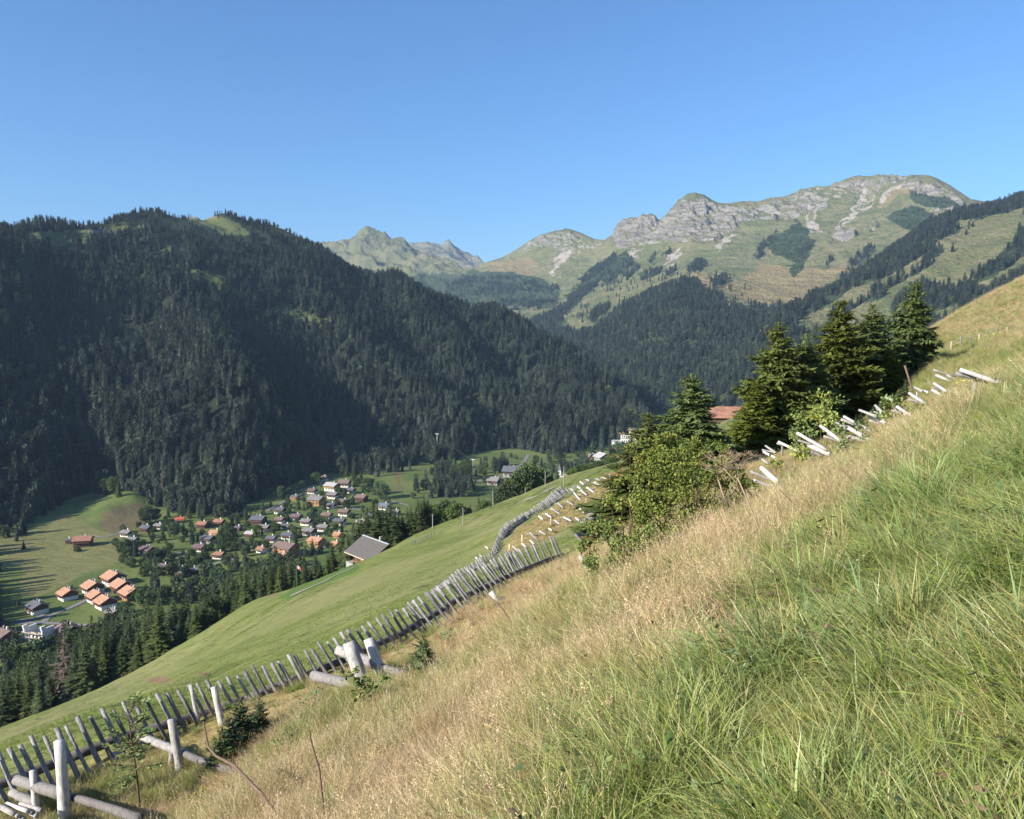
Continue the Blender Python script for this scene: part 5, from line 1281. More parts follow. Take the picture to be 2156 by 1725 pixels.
def village_trees():
    rnd = random.Random(12)
    for k, (px, py, h, ty) in enumerate(VT):
        p = on_valley(px, py); hh = h * p[1] / F
        far, left, hay = px > 860, px < 300, (px < 60 or (px < 300 and py > 1205))
        where = 'on the far meadow beyond the belt' if far else ('around the hamlet and its fields' if hay else ('along the stream at the left of the village' if left else ('among the chalets, right half of the village' if px > 600 else 'among the chalets, left half of the village')))
        if ty == 's':
            plant_tree('spruce_tree', MID[k % 5], p - [0, 0, .3], hh, 20.0, ('lone ' if px < 60 else 'dark ') + 'spruce ' + where, 'tree', 'spruces ' + where, 1.25)
        else:
            src = BROAD[3] if ty == 'p' else BROAD[k % 3]; big = hh > 9
            nm = 'broadleaf_tree' if hh > 5 else 'shrub'
            lab = ('pale birch-like tree ' if ty == 'p' else ('large broadleaf tree ' if big else ('broadleaf tree ' if hh > 5 else 'low green shrub '))) + where
            plant_tree(nm, src if hh > 5 else SHRUB[k % 3], p - [0, 0, .2], hh, 10.0 if hh > 5 else 3.0, lab, 'tree' if hh > 5 else 'shrub', lab.split(' ', 1)[1] if False else ('pale trees ' if ty == 'p' else 'broadleaf trees and shrubs ') + where, 1.0)
village_trees()
def garden_shrubs():
    rng = np.random.default_rng(44); P = []; H_ = np.array(HOUSE_PX)
    po = [(240,1120),(340,1098),(470,1085),(560,1070),(610,1015),(680,1000),(745,1010),(790,1055),(840,1065),(800,1115),(720,1150),(650,1180),(480,1205),(330,1205),(290,1165),(262,1140)]
    while len(P) < 190:
        px = rng.uniform(240, 840); py = rng.uniform(1000, 1205)
        if not inpoly(np.array([px]), np.array([py]), po)[0]: continue
        q = on_valley(px, py)
        if (np.hypot(H_[:, 0] - q[0], H_[:, 1] + H_[:, 2] * .4 - q[1]) < H_[:, 2] * .85).any() or ((np.abs(H_[:, 0] - q[0]) < H_[:, 2] * .6) & (H_[:, 1] > q[1]) & (H_[:, 1] - q[1] < 22)).any(): continue
        if fbm(q[0] * .02, q[1] * .02, 5, 3) < -.25: continue
        P.append(q)
    P = np.array(P); n = len(P); h = rng.uniform(1.5, 6.5, n) ** 1.0; idx = rng.choice([0, 0, 1, 2], n); h = np.where(idx == 2, h * 1.7, h)
    instancer('garden_shrubbery', P - [0, 0, .1], np.stack([0*h, 0*h, rng.uniform(0, 6, n)], -1), np.stack([h, h, h], -1), idx, [BROAD_FAR, FAR_PALE, FAR_SRC[2]], 'low shrubs and young trees filling the village gardens')
garden_shrubs()
def hedge():
    pts = [on_valley(*p) for p in [(664,1086),(672,1094),(682,1098),(690,1102)]]; rng = np.random.default_rng(6); B = []
    for a, b in zip(pts[:-1], pts[1:]):
        n = 260; u = rng.random((n, 1)); q = a + (b - a) * u; q[:, 0] += rng.uniform(-.8, .8, n); q[:, 1] += rng.uniform(-.8, .8, n); q[:, 2] += rng.uniform(0, 3.2, n); B.append(q)
    B = np.concatenate(B); n = len(B); v, t = kites(B, rng.normal(size=(n, 3)), rng.normal(size=(n, 3)), np.full(n, .9), np.full(n, .6))
    tag(np_obj('hedge', v, t, M_LEAF, attrs={'tint': np.repeat(rng.random(n), 4)}), 'tall clipped hedge slanting down between two chalets', 'hedge')
hedge()
# ------------------------------------------------------------------ snow fences of weathered stakes
def wood_mat(name, dark, light, crack=.6):
    n = NT(name); c = n.coord(); t = n.attr('tint')
    f = n.noise(n.mapping(c, (14, 14, 3)), 2.0, 5, .65); g = n.noise(c, 2.3, 4, .6)
    k = n.mix(n.ramp(f, .3, .7), dark, light)
    k = n.mix(n.ramp(f, .60, .70, 0, crack), k, tuple(x * .35 for x in dark))
    k = n.mix(n.ramp(g, .55, .75, 0, .45), k, tuple(x * .6 for x in light))
    k = n.hsv(k, .5, 1.0, n.ramp(t, 0, 1, .7, 1.25)); n.base(k); n.bump(f, .5, .02); return n.m
M_STAKE = wood_mat('weathered_stake', (.115,.112,.112), (.30,.29,.28))
M_RAIL = wood_mat('dark_rail_log', (.085,.075,.07), (.19,.175,.165))
M_GREYLOG = wood_mat('grey_log', (.20,.185,.175), (.36,.335,.31))
M_WLOG = wood_mat('bleached_log', (.30,.285,.265), (.57,.545,.505), .85)
M_TAN = wood_mat('new_timber', (.42,.31,.19), (.58,.45,.29), .2)

FD = lambda px: float(np.interp(px, [-60, 0, 250, 450, 700, 900, 1080, 1180], [12.6, 13, 14.5, 16, 17.5, 20, 25, 30]))
random.seed(31)
def stake_obj(top, base, r0, par, mat=None, name='stake', bend=.02, ext=.3, n=7, wob=.08):
    top = np.asarray(top, float); base = np.asarray(base, float); ax = base - top; L = np.linalg.norm(ax); ax /= L
    e = base + ax * ext; tt = np.linspace(0, 1, 5)[:, None]
    off = np.random.normal(0, bend * L * .5, (1, 3)) * (np.sin(tt * math.pi))
    b = MB(); b.tube(top + (e - top) * tt + off, np.linspace(r0 * random.uniform(.82, .95), r0 * 1.08, 5), n, True, wob, random.random())
    return b.build(name, mat or M_STAKE, par, True)

def zero_root(name, p): return empty(name, p)
def local(par, q): return np.asarray(q, float) - np.array(par.location)

def stake_run(name, tops, bases, dfun, xs, r0, label, group, rail=None, rail_r=.085, jit=6, cat='snow fence', dd=.1):
    tops = np.array(tops, float); bases = np.array(bases, float); u0 = tops[:, 0]
    mid = xs[len(xs) // 2]; d = dfun(mid)
    root = empty(name, unproj(np.interp(mid, u0, bases[:, 0]), np.interp(mid, u0, bases[:, 1]), d))
    for x in xs:
        ty = np.interp(x, u0, tops[:, 1]); bx = np.interp(x, u0, bases[:, 0]); by = np.interp(x, u0, bases[:, 1]); d = dfun(x)
        j = random.uniform(-jit, jit)
        t = unproj(x + random.uniform(-.25, .25) * jit, ty + j, d + dd + random.uniform(-.05, .05)); b = unproj(bx + random.uniform(-.4, .4) * jit, by, d)
        stake_obj(local(root, t), local(root, b), r0 * random.uniform(.78, 1.15), root)
    if rail:
        P = [local(root, unproj(a, b_, dfun(a - 25) + dd + .14)) for a, b_ in rail]
        bb = MB(); bb.tube(P, rail_r, 9, True, .06); bb.build('rail', M_RAIL, root, True)
    return tag(root, label, cat, group)

MT = [(-60,1596),(-40,1590),(13,1572),(42,1562),(93,1542),(165,1513),(223,1492),(307,1468),(355,1455),(398,1442),(443,1432),(485,1422),(522,1407),(553,1398),(585,1388),(608,1382),(638,1368),(668,1355),(685,1350),(715,1333),(748,1322),(778,1305),(808,1293),(832,1285),(865,1268),(888,1257),(918,1240),(942,1222),(968,1212),(992,1197),(1025,1185),(1048,1173),(1068,1165),(1095,1155),(1115,1147),(1135,1138),(1155,1132),(1172,1128)]
def base_of(x, y):
    return (x + np.interp(x, [0, 600, 850, 950, 1025, 1115, 1172], [46, 44, 40, 42, 32, 24, 20]), y + np.interp(x, [0, 600, 830, 950, 1025, 1115, 1172], [100, 78, 54, 56, 50, 54, 50]))
MB_ = [base_of(*p) for p in MT]
RAIL = [(-40,1670),(0,1652),(143,1598),(267,1548),(393,1515),(520,1475),(567,1452),(650,1420),(720,1392),(790,1358),(860,1328),(950,1270),(1050,1222),(1140,1185),(1190,1165)]
RA = np.array(RAIL, float)
def rail_seg(a, b):
    xs = np.linspace(a, b, 5); return [(x, float(np.interp(x, RA[:, 0], RA[:, 1]))) for x in xs]
SP_ = lambda x: float(np.interp(x, [-60, 300, 600, 900, 1172], [25.5, 23, 17, 12.5, 9.5]))
secs = [(-58, 118), (140, 292), (306, 500), (515, 690), (702, 862), (872, 1010), (1018, 1172)]
SL = ['stake fence section at the bottom left corner, behind the tall white posts', 'stake fence section behind the small rowan sapling', 'stake fence section with pale stakes, left of the young spruce sprouts', 'stake fence section just left of the two thick white posts', 'stake fence section running behind the two thick white posts', 'dense stake fence section above the pale dry grass hollow', 'last stake section of the near row, ending in the rose bush']
for (a, b), lab in zip(secs, SL):
    xs = []; x = a
    while x <= b: xs.append(x + random.uniform(-2.5, 2.5)); x += SP_(x)
    stake_run('snow_fence', MT, MB_, FD, xs, .041, lab, 'stake fence sections of the near row', rail_seg(a - 8, b + 30), jit=float(np.interp(a, [0, 1000], [7, 4])))
# second, fallen row right behind the near one
xs = [x + random.uniform(-3, 3) for x in np.arange(860, 1100, 10)]
T2 = [(x + 8, y - 9) for x, y in MT]; B2 = [(x + 10, y - 14) for x, y in MB_]
stake_run('snow_fence', T2, B2, lambda x: FD(x) + 2.2, xs, .044, 'doubled stake row directly behind the dense near section', 'stake fence sections of the near row', jit=5)

T = [(905,1244),(965,1200),(1035,1161),(1044,1140),(1048,1128),(1055,1112),(1075,1095),(1101,1082),(1141,1058),(1175,1038),(1238,1010)]
B = [(930,1262),(985,1222),(1042,1186),(1056,1163),(1063,1150),(1074,1131),(1095,1115),(1120,1102),(1157,1078),(1190,1055),(1256,1020)]
D2 = [40, 50, 60, 64, 67, 70, 75, 80, 88, 96, 115]
TA = np.array(T, float)
# parametrise by run length since the row bends back
arc = np.concatenate([[0], np.cumsum(np.hypot(*np.diff(TA, axis=0).T))])
def run2(a, b, step, lab):
    ss = np.arange(a, b, step); root = None
    f = lambda L, k: float(np.interp(s, arc, [q[k] for q in L])) if k >= 0 else float(np.interp(s, arc, L))
    for s in ss:
        d = f(D2, -1); t = unproj(f(T, 0) + random.uniform(-1, 1), f(T, 1) + random.uniform(-3, 3), d + .3); bq = unproj(f(B, 0) + random.uniform(-1, 1), f(B, 1), d)
        if root is None: root = empty('snow_fence', bq)
        stake_obj(local(root, t), local(root, bq), .075 * random.uniform(.75, 1.2), root, n=6)
    P = []
    for s in np.linspace(a, b, 7):
        d = f(D2, -1); P.append(local(root, unproj((f(T, 0) * .4 + f(B, 0) * .6), (f(T, 1) * .4 + f(B, 1) * .6), d + .35)))
    bb = MB(); bb.tube(P, .09, 7); bb.build('rail', M_RAIL, root, True)
    tag(root, lab, 'snow fence', 'stake fence sections of the middle row')
run2(0, arc[2], 5.5, 'thin stake section climbing towards the bend of the middle row')
run2(arc[2] + 1, arc[7], 2.1, 'dense dark stake section along the bend of the middle row')
run2(arc[7] + 1, arc[9], 2.6, 'dense stake section right of the bend, seen against the golden slope')
run2(arc[9] + 1, arc[10], 3.2, 'uppermost stake section of the middle row, among white crossed logs')
def small_run(T, B, da, db, n, r0, lab, g):
    T = np.array(T, float); B = np.array(B, float); u = np.linspace(0, 1, len(T)); root = None
    for s in np.linspace(0, 1, n):
        d = da + (db - da) * s; g1 = lambda A, k: float(np.interp(s, u, A[:, k]))
        t = unproj(g1(T, 0) + random.uniform(-1, 1), g1(T, 1) + random.uniform(-2, 2), d + .3); b = unproj(g1(B, 0) + random.uniform(-1, 1), g1(B, 1) + random.uniform(-1, 1), d)
        if root is None: root = empty('snow_fence', b)
        stake_obj(local(root, t), local(root, b), r0 * random.uniform(.8, 1.15), root, n=6)
    tag(root, lab, 'snow fence', g)
small_run([(1140,1056),(1178,1025)], [(1156,1062),(1193,1036)], 108, 118, 26, .10, 'short separate stake block beyond the middle row, on the green meadow', None)
small_run([(1222,1100),(1250,1072),(1272,1053),(1286,1044)], [(1252,1114),(1280,1098),(1297,1080),(1302,1062)], 48, 60, 30, .075, 'stake fence fragment half hidden behind the left edge of the rose bush', None)
small_run([(1207,1120),(1232,1110)], [(1236,1152),(1256,1142)], 33, 35, 11, .06, 'few leaning stakes inside the upper left sprays of the rose bush', None)

# white supports of further snow fences on the golden slope
ZD = lambda x, y: (862.4 + x * .2167, 898.3 + y * .2167)
SUP = [(1375,790,1470,860,1),(1320,845,1380,885,1),(1255,870,1300,905,0),(1410,910,1460,950,1),(1495,880,1575,920,1),(1635,775,1705,850,1),(1755,745,1810,790,0),(1530,725,1595,765,1),(1440,740,1495,795,1),(1595,640,1675,735,1),(1660,615,1725,670,1),(1720,590,1800,645,1),(1790,540,1860,580,1),(1815,505,1870,535,1),(1875,480,1945,545,1),(1930,465,1965,490,1),(1655,535,1700,565,0),(1715,515,1750,530,1),(1630,585,1665,605,0),(1565,605,1600,630,0),(1170,1030,1240,1100,1),(1260,1015,1330,1055,1),(1090,1135,1130,1170,0),(1000,1160,1060,1215,0),(1170,1105,1215,1145,0),(1610,885,1650,915,0),(1720,825,1760,850,0),(1875,695,1905,715,0),(735,1165,770,1190,0),(680,1245,710,1275,0),(640,1270,690,1310,0),(1350,990,1385,1010,0)]
def sup_label(k, a, b, post):
    x, y = a
    if k in (28, 29, 30): return ['lone pale log tip below the bend of the middle stake row','pale log tip at the lower end of the middle row','lowest pale log leaning on the lower middle row'][k - 28], None
    if y < 1030: return 'white crossed log support near the top of the golden slope', 'white log supports at the top of the golden slope'
    if y > 1110: return 'white log support sticking up behind the near stake row', 'white log supports behind the near stake row'
    return ('white log support on a dark post in the middle of the golden slope' if post else 'white slanted log without visible post on the golden slope'), ('white log supports on posts, golden slope' if post else 'white slanted logs, golden slope')
for k, (x1, y1, x2, y2, post) in enumerate(SUP):
    a = ZD(x1, y1); b = ZD(x2, y2); m = ((a[0] + b[0]) / 2, (a[1] + b[1]) / 2)
    p = on_hill(m[0], m[1] + 9, lo=36); d = p[1]
    o = empty('log_support', p)
    A = unproj(*a, d - .15); Bq = unproj(*b, d - .45)
    stake_obj(local(o, A), local(o, Bq), max(.07, 2.2 * d / F), o, M_WLOG, 'white_log', 0, ext=.0)
    if post:
        mm = A * .55 + Bq * .45; stake_obj(local(o, mm + [.02, .12, .05]), local(o, [mm[0] + .05, mm[1] + .15, p[2] - .2]), .07, o, M_RAIL, 'post', 0, ext=.3)
        stake_obj(local(o, mm + [-.5, .15, .1]), local(o, mm + [.35, .15, -.02]), .05, o, M_GREYLOG, 'crossbeam', 0, ext=0)
    lab, g = sup_label(k, a, b, post); tag(o, lab, 'log support', g)
for x, y1, y2, lab in [(1940,555,650,'tall pale timber post near the upper right of the golden slope'),(1718,700,790,'pale timber post with a slanted brace beside it'),(1375,885,965,'pale timber post in the middle of the golden slope'),(1095,1055,1130,'pale timber post low on the golden slope'),(972,1145,1200,'shortest pale timber post, just above the near stake row')]:
    a = ZD(x, y1); b = ZD(x, y2); p = on_hill(b[0], b[1], lo=34); h = height_for(p, a[1]); o = empty('timber_post', p)
    stake_obj([0, 0, h], [0, 0, 0], .075, o, M_TAN, 'post', 0, n=8)
    if x == 1718: stake_obj([-.1, 0, h * .6], [-h * .55, 0, 0], .05, o, M_TAN, 'brace', 0)
    tag(o, lab, 'post')

# white log barriers to the right of the rose bush
Z5 = lambda x, y: (1545.1 + x * .2833, 754.6 + y * .2833)
LOGS = [  # white (x1,y1,x2,y2,w) list, grey list, posts (x,y1,y2), depth, label
 ([(1680,84,2050,212,36)], [(1645,112,1840,160,34)], [(1800,160,1775,300,36)], 15.5, 'large white log resting on a grey beam and post at the top right'),
 ([(840,512,1012,608,36),(815,432,985,525,24)], [(830,580,965,612,34),(795,455,870,480,24)], [(950,640,955,700,26)], 27, 'two parallel white logs over a grey beam, in the middle of the row'),
 ([(555,645,685,702,36),(470,555,660,665,26)], [(500,682,640,718,32),(475,610,550,632,20)], [], 26, 'pair of white logs above a thick dark log, left half of the row'),
 ([(330,620,470,690,20)], [(320,632,380,648,18)], [(360,650,358,692,16)], 29, 'single white log on a short post, left of the paired logs'),
 ([(235,650,295,692,18),(220,695,292,732,20)], [(210,680,280,695,14)], [], 31, 'two short white log ends at the left end of the row, above each other'),
 ([(210,750,242,776,20)], [], [], 27, 'stubby white log end just above the curved white log'),
 ([(205,815,300,900,40),(300,900,430,1020,38)], [(120,840,240,890,26),(140,905,290,955,30)], [], 18.5, 'long bent white log lying over two grey logs beside the rose bush'),
 ([(640,500,770,600,26),(700,560,775,600,24)], [(665,580,770,610,26)], [], 28, 'white log and grey log half sunk among red-berried shoots'),
 ([(755,475,818,515,22)], [(770,490,815,500,14)], [], 31, 'short white log end left above the two parallel logs'),
 ([(930,385,1035,425,22),(1015,430,1105,472,24)], [(1005,460,1060,478,20)], [], 31, 'two staggered white logs right above the two parallel logs'),
 ([(1050,350,1110,412,22),(1060,372,1100,410,16)], [(1040,398,1075,410,14)], [], 33, 'crossed pair of short white logs in the upper half of the row'),
 ([(1210,360,1312,430,24)], [(1170,388,1220,400,20)], [], 29, 'single white log pointing down to the reddish plant'),
 ([(1125,290,1165,305,18)], [], [], 38, 'tiny white log end under the dark spruce branches'),
 ([(1300,258,1422,336,24)], [(1292,305,1375,326,24)], [(1360,250,1362,285,14)], 31, 'white log crossing a grey beam on a thin post, upper half of the row'),
 ([(1340,215,1388,240,22),(1405,238,1432,250,16)], [], [], 37, 'white log stub and chip in the grass, upper half of the row'),
 ([(1470,235,1575,292,24),(1485,185,1560,235,22)], [(1478,215,1530,230,18)], [], 33, 'two white logs one above the other near the top of the row'),
 ([(1500,125,1598,166,24),(1580,125,1672,170,18)], [(1480,85,1620,132,18)], [], 40, 'uppermost crossed white logs beside the tree shadow'),
]
def log_between(o, a, b, d1, d2, rpx, mat, name):
    A = unproj(*a, d1); Bq = unproj(*b, d2); r0 = rpx * .5 * (d1 + d2) * .5 / F
    stake_obj(local(o, A), local(o, Bq), r0, o, mat, name, .015, ext=.15, n=10, wob=.05)
for W, G, P, d, lab in LOGS:
    m = Z5((W[0][0] + W[0][2]) / 2, (W[0][1] + W[0][3]) / 2 + 15)
    g = at_d(m[0], d); o = empty('log_barrier', g)
    for w in W: log_between(o, Z5(*w[:2]), Z5(*w[2:4]), d + .15, d - .35, w[4] * .2833, M_WLOG, 'white_log')
    for w in G: log_between(o, Z5(*w[:2]), Z5(*w[2:4]), d + .25, d + .1, w[4] * .2833, M_GREYLOG, 'grey_beam')
    for w in P: log_between(o, Z5(w[0], w[1]), Z5(w[2] if len(w) > 4 else w[0], w[-2]), d + .2, d + .2, w[-1] * .2833, M_GREYLOG, 'post')
    tag(o, lab, 'log barrier', 'white log barriers right of the rose bush')

# big supports of the near fence
Z7 = lambda x, y: (x / 3, 1221.7 + y / 3)
Z5b = lambda x, y: (574.9 + x / 3, 898.3 + y / 3)
def frame(lab, d, items):
    o = None
    for (kind, a, b, w, da, db) in items:
        if o is None: o = empty('fence_support', unproj(*b, d))
        mat = dict(white=M_WLOG, grey=M_GREYLOG, dark=M_RAIL)[kind.split('_')[0]]
        log_between(o, a, b, d + da, d + db, w, mat, 'post' if 'post' in kind else 'strut')
    tag(o, lab, 'fence support', 'log supports of the near stake fence')
frame('tall thick white post crossing two grey logs at the bottom left corner', 12.4, [('white_post', Z7(375,1015), Z7(412,1510), 26, 0, -.1), ('white_post', Z7(205,1205), Z7(236,1500), 15, .15, .1), ('grey_strut', Z7(100,1262), Z7(372,1345), 25, .3, -.0), ('grey_strut', Z7(70,1340), Z7(205,1400), 20, .35, .2), ('dark_strut', Z7(465,1372), Z7(860,1500), 19, .1, -1.6)])
frame('white split post leaning over a long grey strut, left of the spruce sprouts', 13.6, [('white_post', Z7(1082,880), Z7(1155,1315), 19, 0, -.15), ('grey_post', Z7(1082,1090), Z7(1075,1265), 11, .25, .2), ('grey_strut', Z7(880,980), Z7(1140,1080), 17, .4, .1), ('dark_strut', Z7(1140,1085), Z7(1460,1200), 17, .1, -1.2)])
frame('slim white post beside the rowan sapling with a short grey log', 14.2, [('white_post', Z7(728,1085), Z7(746,1405), 12, 0, -.1), ('grey_strut', Z7(620,1170), Z7(722,1208), 14, .2, 0)])
frame('white knotty post standing between the pale stakes', 15.2, [('white_post', Z7(1350,675), Z7(1402,920), 15, 0, -.1), ('white_post', Z7(1205,660), Z7(1252,880), 9, .3, .2)])
frame('pair of thick white posts with a heavy sawn grey log before the fence', 14.6, [('white_post', Z5b(478,1362), Z5b(580,1650), 29, 0, -.25), ('white_post', Z5b(600,1340), Z5b(695,1590), 23, .4, .2), ('grey_strut', Z5b(248,1572), Z5b(560,1640), 25, -.05, -.5), ('grey_strut', Z5b(402,1410), Z5b(612,1490), 22, .5, .3), ('dark_strut', Z5b(690,1520), Z5b(800,1560), 18, .2, -.2), ('grey_strut', Z5b(740,1665), Z5b(880,1712), 16, -.5, -1.0)])
frame('white broken post at the pale dry hollow, leaning left', 19.5, [('white_post', Z5b(1375,1045), Z5b(1450,1155), 13, 0, -.1), ('white_post', Z5b(1440,1075), Z5b(1490,1145), 11, .2, .1)])
frame('short white post under the left edge of the rose bush', 16.5, [('white_post', Z5b(1935,815), Z5b(2000,915), 12, 0, -.1)])
# white cut wood at the corner
o = empty('log_pile', unproj(20, 1705, 11.8))
for k in range(7):
    a = (-14 + 9 * k + random.uniform(-3, 3), 1692 + 5 * (k % 3)); log_between(o, a, (a[0] + 34, a[1] + 14 + random.uniform(-4, 4)), 11.8 + .1 * (k % 2), 11.6, 9, M_WLOG if k % 2 else M_GREYLOG, 'split_log')
tag(o, 'small heap of pale split logs in the bottom left corner', 'log pile')

# thin pasture fence on the right
o = None
for k, (x, y1, y2) in enumerate([(1945.6,735,753),(1962,726,744),(1984,722,742),(2002,719,735),(2022,708,727),(2043,706,724),(2061,704,722),(2078,697,712),(2100,690,709),(2120,689,713),(2142,687,708),(2174,680,700)]):
    p = at_d(x, 69 + k * .3); h = height_for(p, y1)
    if o is None: o = empty('pasture_fence', p); wires = [[], []]
    q = local(o, p); stake_obj(q + [0, 0, h], q, .055, o, M_STAKE if k % 3 else M_TAN, 'post', 0); wires[0].append(q + [0, 0, h * .9]); wires[1].append(q + [0, 0, h * .5])
for w in wires:
    b = MB(); b.tube(w, .008, 4); b.build('wire', M_METAL, o)
tag(o, 'thin wire pasture fence with wooden posts on the grassy slope at the right', 'fence')
# low mesh fence left of the utility pole
o = None
for k in range(9):
    x = 868 + k * 6.6; y = 1150 - k * 2.9; p = on_hill(x, y, lo=100)
    if o is None: o = empty('garden_fence', p); w = [[], []]
    q = local(o, p); stake_obj(q + [0, 0, 1.1], q, .06, o, M_STAKE, 'post', 0); w[0].append(q + [0, 0, 1.0]); w[1].append(q + [0, 0, .5])
for q in w:
    b = MB(); b.tube(q, .03, 4); b.build('wire', M_METAL, o)
tag(o, 'low grey mesh fence in the meadow below the first utility pole', 'fence')
# ------------------------------------------------------------------ near spruces
NEAR = []
for i, (Ht, R, dr) in enumerate([(7.0, 2.3, .30), (7.0, 1.9, .42), (7.0, 2.1, .22), (6.0, 1.6, .35)]):
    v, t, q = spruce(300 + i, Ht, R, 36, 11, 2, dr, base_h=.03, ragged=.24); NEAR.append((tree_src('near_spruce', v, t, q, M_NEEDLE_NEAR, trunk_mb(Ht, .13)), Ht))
def near_spruce(px, d, top, var, wide, lab, rot=0.0, tilt=0.0, sink=.2, group=None):
    p = at_d(px, d); h = height_for(p, top) + sink; s = h / NEAR[var][1]
    o = empty('spruce_tree', p - [0, 0, sink], rot); o.scale = (s * wide, s * wide, s); o.rotation_euler[1] = tilt
    for nm, me in zip(('crown', 'trunk'), NEAR[var][0]): link(bpy.data.objects.new(nm, me), o)
    return tag(o, lab, 'tree', group), h
near_spruce(1632, 42, 678, 0, 1.25, 'broad bushy spruce at the left end of the big group', 0.4)
near_spruce(1690, 44, 702, 1, 1.45, 'spruce filling the gap between the two highest left spruces', 2.2, sink=.4)
near_spruce(1762, 48, 632, 2, 1.3, 'tall pointed spruce in the middle of the big group', 1.3)
near_spruce(1830, 52, 640, 1, 1.5, 'slimmer spruce right of the middle of the big group', 4.0)
near_spruce(1905, 56, 588, 0, 1.05, 'tallest spruce at the right end, leaning right with a visible trunk', 5.2, tilt=.09)
near_spruce(1870, 50, 730, 2, 1.2, 'low spruce filling the foot of the right half of the group', 3.2)
near_spruce(1590, 40, 800, 3, 1.5, 'low spreading spruce at the left foot of the big group', .9)
near_spruce(1452, 36, 786, 3, 1.8, 'lone conical spruce behind the rose bush', 1.9)
v, t, q = spruce(310, 5.0, 1.0, 30, 9, 2, .3, base_h=.03, ragged=.28)
n = NT('cone_laden_needles'); tt = n.attr('tint'); n.base(n.mix(n.ramp(tt, .84, .88), n.mix(tt, (.05,.07,.018), (.11,.13,.035)), (.30,.17,.08))); CONEM = n.m
NEAR.append((tree_src('cone_spruce', v, t, q, CONEM, trunk_mb(5.0, .07)), 5.0))
near_spruce(1362, 24, 868, 4, 2.4, 'slim spruce laden with orange-brown cones, left of the lone conical spruce', .3)
near_spruce(1322, 26, 925, 4, 1.4, 'ragged low spruce at the left edge of the rose bush', 2.3)
SAP = []
for i in range(3):
    v, t, q = spruce(320 + i, 1.0, .42, 12, 7, 1, -.35, base_h=.04, ragged=.15); SAP.append((tree_src('sapling', v, t, q, M_NEEDLE, trunk_mb(1.0, .012))))
def sapling(px, d, h, lab, k=0, g=None):
    p = at_d(px, d); return plant_tree('spruce_sapling', SAP[k % 3], p, h, 1.0, lab, 'sapling', g)
sapling(892, 13.5, .95, 'young spruce sprout right of the pair of thick white posts', 0)
sapling(905, 13.9, .6, 'smaller spruce sprout directly behind the young one', 1)
sapling(508, 13.2, .95, 'young spruce sprout at the foot of the white knotty post', 1)
sapling(470, 12.8, .75, 'dark little spruce right of the white split post', 2)
sapling(548, 13.6, .7, 'smallest spruce sprout beside the one at the knotty post', 0)
for k, (x, y, hp) in enumerate([(575,545,34),(735,400,30),(850,420,50),(905,410,42),(940,370,50),(1035,360,40),(1088,330,55),(1130,330,60),(1178,300,50),(1270,250,95),(1230,270,60)]):
    q = Z5(x, y); d = float(np.interp(q[0], [1700, 1800, 1900], [33, 37, 42])); sapling(q[0], d, max(.8, hp * .2833 * d / F * 1.5), 'little spruce sprout with a bare leader among the white logs', k, 'spruce sprouts among the white logs')

# ------------------------------------------------------------------ the wild rose bush and other shrubs
M_ROSE = mat_needles('rose_leaves', (.085, .135, .034), (.23, .27, .07), (.42, .38, .11), .3)
M_ROSE_D = mat_needles('dark_rose_leaves', (.035, .055, .018), (.075, .095, .028), (.12, .13, .04), .3)
M_HIP = flat_mat('orange_hips', (.55,.14,.03), (.65,.22,.05))
M_TWIG = mat_bark('twig_bark', (.12,.07,.05), (.2,.13,.1))
def rose(name, lab, parts, rng, leaf=.05):
    """parts: list of (px, py, d, radius m, number of leaves, flat)"""
    o = None; B = []; D = []; N = []; T = []; tw = MB(); hips = MB()
    for (px, py, d, R, n, fl) in parts:
        c = unproj(px, py, d)
        if o is None:
            g = at_d(px, d); o = empty(name, g)
        g = at_d(px, d); foot = local(o, [c[0] + rng.uniform(-.2, .2), c[1], g[2] - .1])
        for k in range(max(2, int(n / 420))):
            q = rng.normal(size=3); q /= np.linalg.norm(q); e = local(o, c + q * R * [1, 1, fl] * rng.uniform(.7, 1.12))
            m = (foot + e) / 2 + [0, 0, R * .35]; tw.tube([foot, m, e, e + (e - m) * .15 + [0, 0, -.06]], [.012, .008, .004, .002], 5)
            pts = np.array([m + (e - m) * u for u in np.linspace(0.1, 1.25, 26)])
            B.append(pts + rng.normal(0, .04, pts.shape)); D.append(rng.normal(size=pts.shape)); N.append(rng.normal(size=pts.shape) + [0, 0, 1.2]); T.append(np.full(26, rng.random()))
        ncl = max(6, int(n * .72) // 60)
        for k in range(ncl):
            q = rng.normal(size=3); q /= np.linalg.norm(q); cc = c + q * R * [1, 1, fl] * rng.uniform(.35, 1.0) ** .5
            m = 60; w = rng.normal(size=(m, 3)) * R * .16 * [1, 1, .7]
            B.append(local(o, cc + w)); D.append(w + rng.normal(size=(m, 3)) * .3); N.append(rng.normal(size=(m, 3)) * .7 + [0, 0, 1]); T.append(np.full(m, rng.random()) * .7 + .3 * rng.random(m))
            if rng.random() < .07:
                p = local(o, cc + q * R * .1); hips.tube([p, p + [0, 0, -.02]], [.010, .008], 5)
    B, D, N, T = map(np.concatenate, (B, D, N, T)); l = leaf * rng.uniform(.6, 1.3, len(B)); v, t = kites(B, D, N, l, l * .62, .12, .5)
    np_obj('foliage', v, t, M_ROSE, o, True, {'tint': np.repeat(T, 4)}); tw.build('twigs', M_TWIG, o, True)
    if hips.n: hips.build('hips', M_HIP, o, True)
    return tag(o, lab, 'bush')
rr = np.random.default_rng(77)
